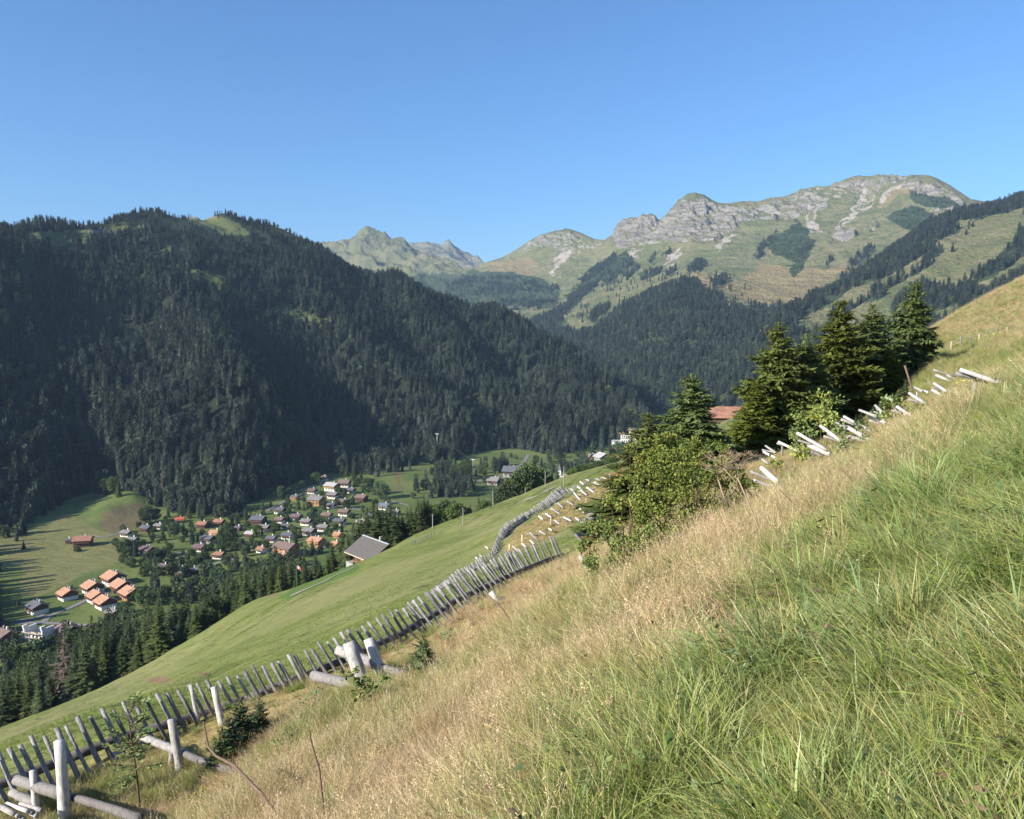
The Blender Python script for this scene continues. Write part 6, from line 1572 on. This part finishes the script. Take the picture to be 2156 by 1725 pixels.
rose('rose_bush', 'big wild rose bush with yellow-green leaves in the centre right', [(1395,942,13.6,.26,1000,1),(1440,928,13.8,.22,700,1.1),(1478,942,13.9,.24,800,1),(1350,955,13.6,.24,800,1),(1505,955,13.6,.26,900,.9),(1420,975,13.2,.40,1900,.9),(1365,1020,13.2,.36,1700,.8),(1460,1020,13.0,.42,2200,.85),(1320,1010,13.5,.22,600,.9),(1530,1000,13.3,.28,1000,.8),(1575,1020,13.5,.24,700,.6),(1605,1045,13.6,.18,350,.5),(1410,1075,12.8,.40,2000,.8),(1490,1080,12.9,.38,1700,.7),(1340,1075,12.8,.30,1100,.7),(1545,1065,13.1,.26,700,.6),(1300,1060,13.1,.20,450,.7),(1440,1120,12.5,.34,1300,.6),(1370,1125,12.4,.32,1200,.6)], rr)
rose('rose_bush', 'low sprawling rose thicket with loose sprays at the left foot of the big bush', [(1300,1120,12.4,.26,700,.6),(1255,1105,12.7,.20,420,.6),(1240,1150,12.6,.16,260,.5),(1330,1160,12.0,.34,1500,.6),(1270,1185,11.8,.28,1000,.5),(1390,1140,12.0,.34,1600,.6),(1440,1160,11.8,.3,1200,.5)], rr)
for k, (x, y, d, R, n, lab) in enumerate([(640,470,29,.75,800,'leafy shoot with red berries among the white logs'),(700,390,32,.8,700,'slender pale-leaved shrub in front of the broad bushy spruce'),(420,790,24,.6,700,'grey-green shrub below the single white log'),(900,630,25,.7,800,'green shrub under the two parallel white logs'),(1180,400,31,.7,700,'dark green shrub between the white logs, upper half'),(480,590,29,.5,400,'small pale shrub at the left white log pair')]):
    rose('shrub', lab, [(*Z5(x, y), d, R, n, .9)], rr, .07 + .002 * d)
def rowan():
    p = at_d(292, 12.2); o = empty('rowan_sapling', p); rng = np.random.default_rng(9); h = height_for(p, 1478); tw = MB(); B = []; D = []; N = []; T = []
    stem = np.array([[.03, 0, -.1], [0, 0, h * .3], [-.05, 0, h * .6], [-.10, 0, h * .85], [-.02, 0, h]]); tw.tube(stem, [.02, .017, .012, .008, .004], 6)
    for k in range(46):
        u = rng.uniform(.28, 1.0); b = np.array([np.interp(u, [0, .3, .6, .85, 1], stem[:, i]) for i in range(3)]); a = rng.uniform(0, 6.28); ln = rng.uniform(.15, .38) * (1.25 - u * .6)
        e = b + np.array([math.cos(a) * ln, math.sin(a) * ln, rng.uniform(-.02, .22) * ln * 3]); tw.tube([b, (b + e) / 2 + [0, 0, .02], e], [.005, .004, .002], 4)
        dr = (e - b) / np.linalg.norm(e - b); sd = np.cross(dr, [0, 0, 1]); sd /= np.linalg.norm(sd)
        for j in range(3):
            lb = b + (e - b) * (.45 + .27 * j)
            for q in range(5):
                bb = lb + dr * .018 * q
                for sg in (-1, 1): B.append(bb); D.append(dr * .5 + sd * sg + [0, 0, rng.uniform(-.3, .3)]); N.append(np.array([0, 0, 1]) + rng.normal(0, .35, 3)); T.append(rng.random())
    B, D, N, T = map(np.array, (B, D, N, T)); l = rng.uniform(.05, .085, len(B)); v, t = kites(B, D, N, l, l * .5, .1, .5)
    np_obj('foliage', v, t, M_ROSE, o, True, {'tint': np.repeat(T, 4)}); tw.build('stem', M_TWIG, o, True)
    tag(o, 'thin rowan sapling with feathery leaves in front of the stake fence, bottom left', 'sapling')
rowan()
def leafy_herb(name, px, d, lab, n, size, spread, hh, mat, rng, cat='plant', stems=6):
    p = at_d(px, d); o = empty(name, p); B = []; D = []; N = []; T = []; tw = MB()
    for k in range(stems):
        a = rng.uniform(0, 6.28); e = np.array([math.cos(a) * spread * rng.uniform(.2, 1), math.sin(a) * spread * rng.uniform(.2, 1), hh * rng.uniform(.6, 1.1)]); m = e * [.4, .4, .6]
        tw.tube([[0, 0, -.05], m, e], [.006, .005, .003], 5)
        for q in range(n // stems):
            u = rng.uniform(.3, 1.0); b = m + (e - m) * u; dd = rng.normal(size=3) * [1, 1, .5]; B.append(b + rng.normal(0, .03, 3)); D.append(dd); N.append(np.array([0, 0, 1]) + rng.normal(0, .5, 3)); T.append(rng.random())
    B, D, N, T = map(np.array, (B, D, N, T)); l = size * rng.uniform(.6, 1.2, len(B)); v, t = kites(B, D, N, l, l * .8, .15, .5)
    np_obj('foliage', v, t, mat, o, True, {'tint': np.repeat(T, 4)}); tw.build('stems', M_TWIG, o, True); return tag(o, lab, cat)
M_FRESH = mat_needles('fresh_leaves', (.11, .16, .035), (.19, .23, .06), (.30, .30, .09), .2)
M_YELLOW = mat_needles('yellow_leaves', (.34, .27, .06), (.46, .37, .10), (.52, .42, .15), .2)
M_DOCK = mat_needles('herb_leaves', (.09, .15, .05), (.14, .20, .07), (.2, .25, .1), .3)
rh = np.random.default_rng(15)
leafy_herb('raspberry_plant', 770, 12.6, 'bright green raspberry plant at the feet of the thick white posts', 190, .10, .42, .62, M_FRESH, rh, stems=10)
leafy_herb('raspberry_plant', 728, 12.4, 'pale green low bramble left of the raspberry plant', 60, .07, .3, .25, M_FRESH, rh)
leafy_herb('yellow_herb', 1503, 7.6, 'low patch of yellow leaves in the grass', 60, .05, .16, .18, M_YELLOW, rh)
leafy_herb('yellow_herb', 2095, 66, 'yellow flowering clump below the pasture fence', 40, .22, 1.1, .5, M_YELLOW, rh)
leafy_herb('yellow_herb', 2035, 30, 'small yellow-green clump beside the large white log', 50, .16, .5, .4, M_YELLOW, rh)
for k, (px, d, lab, nn, sz, sp, hh, m) in enumerate([(660,13.8,'weedy tuft of broad leaves at the foot of the heavy sawn log',70,.06,.3,.35,M_DOCK),(940,16.5,'weedy green tuft beside the pale dry hollow',60,.06,.3,.3,M_DOCK),(600,12.0,'leafy weed right of the smallest spruce sprout',60,.055,.28,.3,M_DOCK),(415,11.6,'leafy weed at the base of the white split post',60,.05,.28,.28,M_FRESH),(330,10.8,'low bramble right of the rowan sapling',60,.05,.25,.25,M_DOCK),(1140,10.2,'round leafy weed in the middle of the dry slope',60,.045,.25,.22,M_FRESH),(1240,8.4,'broad-leaved weed below the dry hollow',50,.045,.2,.2,M_DOCK),(2110,7.0,'grey-green leafy herb in the lush grass at the right edge',90,.05,.25,.28,M_DOCK),(1990,5.2,'large-leaved herb in the lush grass, bottom right',60,.06,.2,.26,M_DOCK)]):
    leafy_herb('weedy_plant', px, d, lab, nn, sz, sp, hh, m, rh)
def dead_umbel(px, d, lab, top, heads, rng):
    p = at_d(px, d); o = empty('dried_hogweed', p); b = MB()
    pts = [local(o, unproj(x, y, dd)) for x, y, dd in top]; b.tube(pts, np.linspace(.013, .007, len(pts)), 6); b.build('stem', M_DRYSTEM, o, True)
    for (x, y, dd, R, joint) in heads:
        c = local(o, unproj(x, y, dd)); j = pts[joint]; h = MB(); h.tube([j, (j + c) / 2 + [0, .02, .02], c], [.007, .005, .004], 5)
        for k in range(16):
            a = 6.28 * k / 16 + rng.uniform(-.2, .2); q = c + np.array([math.cos(a) * R, math.sin(a) * R * .8, R * rng.uniform(.35, .75)]); h.tube([c, (c + q) / 2 + [0, 0, .01], q], [.003, .002, .002], 4)
            for m in range(6):
                e = q + rng.normal(size=3) * [.035, .035, .02] + [0, 0, .02]; h.tube([q, e], [.0018, .0018], 3)
        h.build('seed_head', M_DRYSTEM, o, True)
    tag(o, lab, 'dried plant')
M_DRYSTEM = flat_mat('dry_stem', (.26,.185,.12), (.42,.32,.22), 6)
M_DARKSTEM = flat_mat('dark_stem', (.10,.065,.045), (.19,.13,.09), 6)
dead_umbel(1617, 8.6, 'tall dried hogweed with broad spoke seed heads in front of the rose bush', [(1617,1160,8.6),(1596,1110,8.7),(1570,1045,8.8),(1552,1005,8.8)], [(1522,985,8.8,.19,2),(1560,975,8.9,.15,3),(1548,992,8.7,.12,3)], rh)
dead_umbel(1535, 9.2, 'thinner dried hogweed left of the tall one', [(1535,1068,9.2),(1522,1040,9.2),(1512,1010,9.2)], [(1510,1000,9.2,.14,2)], rh)
def stick(name, pts, r0, lab, mat=None, cat='stick', r1=None):
    q = [unproj(*p) for p in pts]; o = empty(name, q[0]); b = MB(); b.tube([local(o, x) for x in q], np.linspace(r0, r1 or r0 * .5, len(q)), 7, True, .1); b.build('stem', mat or M_DRYSTEM, o, True); return tag(o, lab, cat)
stick('dead_branch', [(1505,1256,8.0),(1560,1250,8.0),(1620,1243,8.0),(1650,1238,8.0),(1690,1195,8.1),(1705,1183,8.1),(1713,1200,8.1)], .016, 'forked dead branch lying on the grass right of the purple flowers')
stick('dead_branch', [(1640,1250,7.8),(1665,1228,7.9),(1688,1198,8.1)], .02, 'short grey dead branch crossing the forked one')
stick('curved_stem', [(600,1740,7.2),(570,1700,7.6),(550,1672,7.9),(520,1640,8.3),(493,1612,8.7),(455,1592,9.1),(438,1572,9.4),(433,1545,9.6),(428,1520,9.7)], .022, 'long curved brown stem in the dry grass, bottom left', M_DARKSTEM, 'stem')
stick('dry_stalk', [(683,1735,6.6),(680,1690,6.7),(672,1620,6.8),(655,1560,6.9),(650,1530,6.9)], .012, 'dark upright dry stalk with withered leaves, bottom left of centre', M_DARKSTEM, 'stem')
stick('dry_stalk', [(1905,1625,4.3),(1902,1590,4.3),(1898,1530,4.35),(1893,1478,4.4)], .007, 'straight pale straw standing in the lush green grass', None, 'stem')
stick('dry_stalk', [(1030,1255,12),(1060,1285,11.9),(1086,1325,11.8),(1103,1355,11.7)], .012, 'brown leaning stalk in front of the white broken post', M_DARKSTEM, 'stem')
for k, (a, b_, c, d, lab) in enumerate([((1770,985),(1800,1020),(1830,1055),9.5,'dark slanted stalk in the straw, right of the rose bush'),((1855,975),(1880,1005),(1900,1030),11,'dark bent stalk in the straw, higher on the right'),((1660,1120),(1690,1080),(1640,1030),9.8,'dark stalk rising beside the tall hogweed'),((1905,770),(1925,835),(1935,870),34,'reddish dead stem in front of the large spruces')]):
    stick('dry_stalk', [(*a, d), (*b_, d), (*c, d)], .009 if d < 20 else .04, lab, M_DARKSTEM, 'stem')

# ------------------------------------------------------------------ grass
def grass_mat(name, cols, tip, dry=None, trans=.35):
    n = NT(name); t = n.attr('tint'); h = n.attr('up'); r = n.rand()
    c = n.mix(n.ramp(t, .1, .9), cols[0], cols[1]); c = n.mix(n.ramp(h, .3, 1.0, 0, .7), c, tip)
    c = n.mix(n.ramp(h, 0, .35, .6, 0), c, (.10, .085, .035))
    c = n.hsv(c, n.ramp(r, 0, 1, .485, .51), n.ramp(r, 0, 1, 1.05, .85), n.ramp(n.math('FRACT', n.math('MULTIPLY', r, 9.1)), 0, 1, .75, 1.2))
    n.base(c); n.rough(.42); n.bsdf.inputs['Specular IOR Level'].default_value = .5
    tr = n.new('ShaderNodeBsdfTranslucent'); n.put(tr.inputs[0], c); mx = n.new('ShaderNodeMixShader'); mx.inputs[0].default_value = trans
    n.t.links.new(n.bsdf.outputs[0], mx.inputs[1]); n.t.links.new(tr.outputs[0], mx.inputs[2]); n.t.links.new(mx.outputs[0], n.out.inputs[0]); return n.m
def clump(seed, n, h0, h1, w, spread, bend, flat=0.0, heads=0, mat=None, comb=(0, 0)):
    r = np.random.default_rng(seed); a = r.uniform(0, 6.28, n); rad = spread * np.sqrt(r.random(n))
    b = np.stack([np.cos(a) * rad, np.sin(a) * rad, np.full(n, -.03)], -1); h = r.uniform(h0, h1, n); a2 = a + r.normal(0, .9, n)
    lean = np.abs(r.normal(0, .28, n)) + flat; dirh = np.stack([np.cos(a2) + comb[0], np.sin(a2) + comb[1]], -1); dirh /= np.linalg.norm(dirh, axis=1)[:, None] + 1e-6
    k = 5; u = np.linspace(0, 1, k); bd = bend * r.uniform(.3, 1.4, n)
    ang = lean[:, None] + bd[:, None] * u[None] ** 1.3 * 1.5; ang = np.minimum(ang, 2.2)
    seg = h[:, None] / (k - 1); dx = np.sin(ang) * seg; dz = np.cos(ang) * seg
    X = np.cumsum(dx, 1) - dx[:, :1]; Z = np.cumsum(dz, 1) - dz[:, :1]
    P = b[:, None, :] + np.concatenate([X[..., None] * dirh[:, None, :], Z[..., None]], -1)
    ta = a2 + math.pi / 2 + r.normal(0, .5, n); sd = np.stack([np.cos(ta), np.sin(ta), 0 * ta], -1)
    W = (w * r.uniform(.7, 1.3, n))[:, None] * (1 - u[None] ** 2.2 * .92)
    Lf = P - sd[:, None] * W[..., None] / 2; Rt = P + sd[:, None] * W[..., None] / 2
    v = np.stack([Lf, Rt], 2).reshape(n, -1, 3); i = (np.arange(n) * 2 * k)[:, None]
    q = np.concatenate([i + np.array([[2*j, 2*j+1, 2*j+3, 2*j+2]]) for j in range(k-1)], 0)
    tint = np.repeat(r.random(n), 2 * k); up = np.tile(np.repeat(u, 2), n)
    V_ = [v.reshape(-1, 3)]; tri = np.zeros((0, 3), int); Ts = [tint]; Us = [up]; nn = n * 2 * k
    if heads:
        Bh = []; Dh = []
        for m in range(heads):
            e = P[m, -1]; d0 = P[m, -1] - P[m, -2]
            for s in range(16):
                f = s / 16; Bh.append(P[m, -2] + (e - P[m, -2]) * f * 1.2); Dh.append(d0 / np.linalg.norm(d0) * 1.0 + r.normal(0, .45, 3) + [0, 0, -.4 * f])
        Bh = np.array(Bh); vv, tt = kites(Bh, np.array(Dh), r.normal(size=Bh.shape), np.full(len(Bh), .022), np.full(len(Bh), .006)); V_.append(vv); tri = tt + nn; Ts.append(np.full(len(vv), .8)); Us.append(np.full(len(vv), 1.0))
    return np_mesh('grass_clump', np.concatenate(V_), [q] + ([tri] if len(tri) else []), mat, True, {'tint': np.concatenate(Ts), 'up': np.concatenate(Us)})
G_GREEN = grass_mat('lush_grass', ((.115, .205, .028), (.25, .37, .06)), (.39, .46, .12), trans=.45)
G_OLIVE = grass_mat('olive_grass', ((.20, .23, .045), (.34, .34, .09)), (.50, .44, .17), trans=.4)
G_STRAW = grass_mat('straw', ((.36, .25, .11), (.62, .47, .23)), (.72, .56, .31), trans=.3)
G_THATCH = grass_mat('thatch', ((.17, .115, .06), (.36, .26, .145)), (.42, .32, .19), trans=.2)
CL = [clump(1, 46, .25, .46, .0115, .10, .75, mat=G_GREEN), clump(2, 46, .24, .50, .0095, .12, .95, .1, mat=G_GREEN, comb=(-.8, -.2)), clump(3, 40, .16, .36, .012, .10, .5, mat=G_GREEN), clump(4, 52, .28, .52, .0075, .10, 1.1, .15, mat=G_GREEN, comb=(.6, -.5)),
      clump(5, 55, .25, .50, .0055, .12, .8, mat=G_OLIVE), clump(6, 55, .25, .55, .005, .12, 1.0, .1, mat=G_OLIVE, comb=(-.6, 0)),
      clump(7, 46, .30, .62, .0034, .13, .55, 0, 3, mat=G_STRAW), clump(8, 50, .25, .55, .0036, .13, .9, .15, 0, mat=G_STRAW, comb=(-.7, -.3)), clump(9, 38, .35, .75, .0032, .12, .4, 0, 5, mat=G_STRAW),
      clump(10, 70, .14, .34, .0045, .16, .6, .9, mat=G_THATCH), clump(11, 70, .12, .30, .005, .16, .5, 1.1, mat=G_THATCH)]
def herb_mesh(seed, n, size, h, mat):
    r = np.random.default_rng(seed); b = r.normal(size=(n, 3)) * [.09, .09, 0] + [0, 0, 0]; b[:, 2] = r.uniform(.02, h, n); d = r.normal(size=(n, 3)) * [1, 1, .4]; l = size * r.uniform(.6, 1.3, n)
    v, t = kites(b, d, r.normal(size=(n, 3)) * .4 + [0, 0, 1], l, l * .5, .15, .5); return np_mesh('herb_clump', v, t, mat, True, {'tint': np.repeat(r.random(n), 4), 'up': np.full(len(v), .5)})
G_DEEP = grass_mat('deep_green_grass', ((.10, .19, .04), (.19, .29, .075)), (.29, .37, .12), trans=.4)
CL += [herb_mesh(20, 70, .045, .14, M_DOCK), herb_mesh(21, 40, .035, .20, mat_needles('russet_herb', (.11,.07,.04), (.18,.12,.07), (.25,.18,.1)))]
CL += [clump(30, 40, .22, .45, .0085, .09, .8, .05, mat=G_DEEP), clump(31, 90, .16, .36, .0035, .13, 1.0, .3, mat=G_DEEP, comb=(-.5, .3)), clump(32, 46, .28, .52, .009, .12, 1.25, .2, mat=G_GREEN, comb=(-.9, -.5))]
def grass():
    rng = np.random.default_rng(55)
    def field(n, d0, d1, s0=-.74, s1=.80, pw=1.0):
        # sample depth so that density ~ d^-pw per m2
        u = rng.random(n); e = 2 - pw
        d = (d0 ** e + u * (d1 ** e - d0 ** e)) ** (1 / e); s = rng.uniform(s0, s1, n); x = s * d; return x, d
    def make(name, x, y, choose, label, smin=1.0, tilt=.22):
        z = H(x, y); at = hill_attrs(x, y, z); px, py = proj(np.stack([x, y, z], -1)); idx, sc, keep = choose(x, y, px, py, at)
        x, y, z, idx, sc = x[keep], y[keep], z[keep], idx[keep], sc[keep]; n = len(x)
        e = .3; nx = -(H0(x + e, y) - H0(x - e, y)) / (2 * e); ny = -(H0(x, y + e) - H0(x, y - e)) / (2 * e)
        # lean partly with the slope
        rot = np.stack([-ny * .55 + rng.normal(0, tilt, n), nx * .55 - .10 + rng.normal(0, tilt, n), rng.uniform(-.6, .6, n)], -1)
        rz = rng.uniform(0, 6.28, n); keepdir = np.isin(idx, (1, 3, 5, 7, 14, 15)); rot[:, 2] = np.where(keepdir, rot[:, 2], rz)
        return instancer(name, np.stack([x, y, z], -1), rot, np.stack([sc, sc, sc], -1), idx, CL, label)
    fd = lambda px: np.interp(px, [-60, 0, 250, 450, 700, 900, 1080, 1180, 1300, 1500, 1700, 1900, 2156], [12.6, 13, 14.5, 16, 17.5, 20, 25, 30, 34, 32, 36, 46, 34])
    def fg(x, y, px, py, at):
        n = len(x); u = rng.random(n); jx = rng.normal(0, 75, n); jy = rng.normal(0, 75, n); lush = inpoly(px + jx + 60 * fbm(x * .4, y * .4, 3, 3), py + jy, HILL_LUSH).astype(float); pat = .75 * fbm(x * .55, y * .55, 2, 3) + .65 * fbm(x * .2, y * .2, 31, 2); pat2 = fbm(x * 1.1, y * 1.1, 7, 3)
        g = np.where(lush > .5, .80 + .3 * pat, .38 + .75 * pat + .10 * (px < 800) + .34 * sstep(900, 1250, px) * sstep(1330, 1500, py))
        # more green towards the lower left hollow and around shrubs
        idx = np.where(u < g, np.where(lush > .5, rng.choice([0, 1, 2, 3, 3, 1, 4, 5], n), rng.choice([4, 5, 4, 5, 0, 2], n)), rng.choice([6, 7, 8, 9, 10, 7, 9], n))
        idx = np.where((lush > .5) & (u >= g), rng.choice([4, 5, 5, 9, 10, 12], n), idx)
        idx = np.where((rng.random(n) < .04 + .14 * (pat2 > .4)) & (lush > .5), 11, idx); idx = np.where((rng.random(n) < .05 + .28 * (pat2 > .42)) & (lush < .5), 12, idx)
        pat3 = fbm(x * .28, y * .28, 21, 3); idx = np.where((lush > .5) & (idx < 4) & (pat3 + rng.normal(0, .18, n) > .12), rng.choice([13, 14, 15], n), idx)
        purple = np.exp(-(((px - 1520) / 90) ** 2 + ((py - 1340) / 70) ** 2)); idx = np.where(rng.random(n) < purple * .7, 12, idx)
        mound = (np.hypot((px - 1885) / 75, (py - 1660) / 55) < 1); idx = np.where(mound, rng.choice([9, 10], n), idx)
        patch = (np.hypot((px - 1130) / 60, (py - 1255) / 25) < 1) | (np.hypot((px - 985) / 70, (py - 1310) / 25) < 1); idx = np.where(patch, rng.choice([7, 8, 9, 10], n), idx)
        sc = rng.uniform(.65, 1.15, n) * (1 + .012 * y) * np.where(lush > .5, 1.0 + .6 * pat2, .95 + .4 * pat)
        tall = np.clip((fd(px) - y) / (.55 * fd(px)), 0, 1); sc = np.where(lush > .5, sc * (.62 + .2 * (y < 8)), sc * (.44 + .42 * tall)); sc = np.where((idx >= 11), sc * 1.25, sc)
        keep = (y < fd(px) * (1.0 + .05 * pat)) & (np.hypot(x, y) > 1.9)
        return idx, np.clip(sc, .2, 1.9), keep
    x, y = field(30000, 1.5, 14, pw=1.2); make('grass', x, y, fg, 'lush green and straw-coloured grass on the near slope')
    x, y = field(22000, 12, 52, s0=-.75, s1=.8, pw=1.2); make('grass', x, y, fg, 'tall dry and green grass up to the stake fence')
    def stems(x, y, px, py, at):
        n = len(x); idx = rng.choice([6, 8, 8], n); pat = fbm(x * .45, y * .45, 12, 3); tall = np.clip((fd(px) - y) / (.45 * fd(px)), 0, 1)
        return idx, rng.uniform(.55, 1.0, n) * (.45 + .55 * tall), (at['lush'] < .5) & (y < fd(px) * .93) & (pat > .05 - .1 * (px > 900)) & (y > 4)
    x, y = field(5200, 4, 34, s0=-.70, s1=.6, pw=1.2); make('grass', x, y, stems, 'tall straw stalks with seed heads standing in the dry grass', tilt=.12)
    def gold(x, y, px, py, at):
        n = len(x); idx = rng.choice([5, 6, 7, 9, 4], n); sc = rng.uniform(.45, .8, n); return idx, sc, (at['dry'] > .5) & (y > 42)
    x, y = field(16000, 42, 125, s0=.0, s1=.16, pw=1.2); make('grass', x, y, gold, 'golden dry grass between the fence rows')
    def right(x, y, px, py, at):
        n = len(x); pat = fbm(x * .12, y * .12, 3, 3); u = rng.random(n); low = sstep(690, 740, py)
        idx = np.where(u < .35 + .5 * low + .3 * pat, rng.choice([4, 5, 2], n), rng.choice([6, 7, 9], n)); sc = rng.uniform(.6, 1.2, n) * (1 + .004 * y); return idx, sc, (px > 1925) & (y < 165)
    x, y = field(22000, 30, 165, s0=.48, s1=.80, pw=1.1); make('grass', x, y, right, 'yellowish grass on the slope at the right')
    def meadow(x, y, px, py, at):
        n = len(x); pat = fbm(x * .15, y * .15, 3, 3); idx = np.where(rng.random(n) < .7, 2, rng.choice([4, 5], n)); sc = rng.uniform(.18, .42, n); return idx, sc, (y > fd(px) * 1.0) & (at['dry'] < .4) & (px < 1300) & (pat > -.3)
    x, y = field(30000, 13, 90, s0=-.75, s1=.12, pw=1.3); make('grass', x, y, meadow, 'short grazed grass tufts on the meadow beyond the fence')
grass()
# flowers in the purple patch
def flowers():
    rng = np.random.default_rng(19); M_P = flat_mat('purple_petals', (.30,.09,.42), (.42,.16,.55)); pr = None
    spots = [(1515,1330),(1522,1338),(1512,1342),(1540,1318),(1562,1310),(1575,1305),(1600,1298),(1498,1350),(1640,1272),(1650,1275),(1590,1318),(1528,1322),(1486,1345),(1535,1340),(1621,1172),(1632,1178)]
    src = None
    for k, (px, py) in enumerate(spots):
        p = on_hill(px, py + 22, lo=2.5, hi=20)
        if src is None:
            r = empty('purple_flower', p); st = MB(); st.tube([[0, 0, -.02], [.01, 0, .08], [.02, .01, .15]], [.003, .003, .002], 5); link(bpy.data.objects.new('stem', st.mesh('stem', M_DARKSTEM)), r)
            B = rng.normal(0, .010, (46, 3)) + [.02, .01, .155]; v, t = kites(B, B - [.02, .01, .13], rng.normal(size=B.shape), np.full(46, .018), np.full(46, .009)); link(bpy.data.objects.new('petals', np_mesh('petals', v, t, M_P)), r); src = r
        else: r = copy_tree(src); r.location = p; r.rotation_euler = (0, 0, rng.uniform(0, 6))
        r['label'] = 'small purple wild flower in the reddish herb patch'; r['category'] = 'flower'; r['group'] = 'purple flowers in the herb patch'
flowers()
# ------------------------------------------------------------------ air
def build_haze():
    m = bpy.data.materials.new('air'); m.use_nodes = True; t = m.node_tree; t.nodes.clear()
    out = t.nodes.new('ShaderNodeOutputMaterial'); v = t.nodes.new('ShaderNodeVolumePrincipled')
    v.inputs['Color'].default_value = HAZE_COL; v.inputs['Density'].default_value = HAZE_D; v.inputs['Anisotropy'].default_value = 0.0
    t.links.new(v.outputs[0], out.inputs['Volume'])
    b = MB(); b.box((500, 9600, -25), (30000, 20000, 2000)); o = b.build('haze', m); tag(o, 'pale blue mountain air filling the valley', kind='stuff')
HAZE_D = 4.6e-5; HAZE_COL = (.50, .73, 1.0, 1)
build_haze()
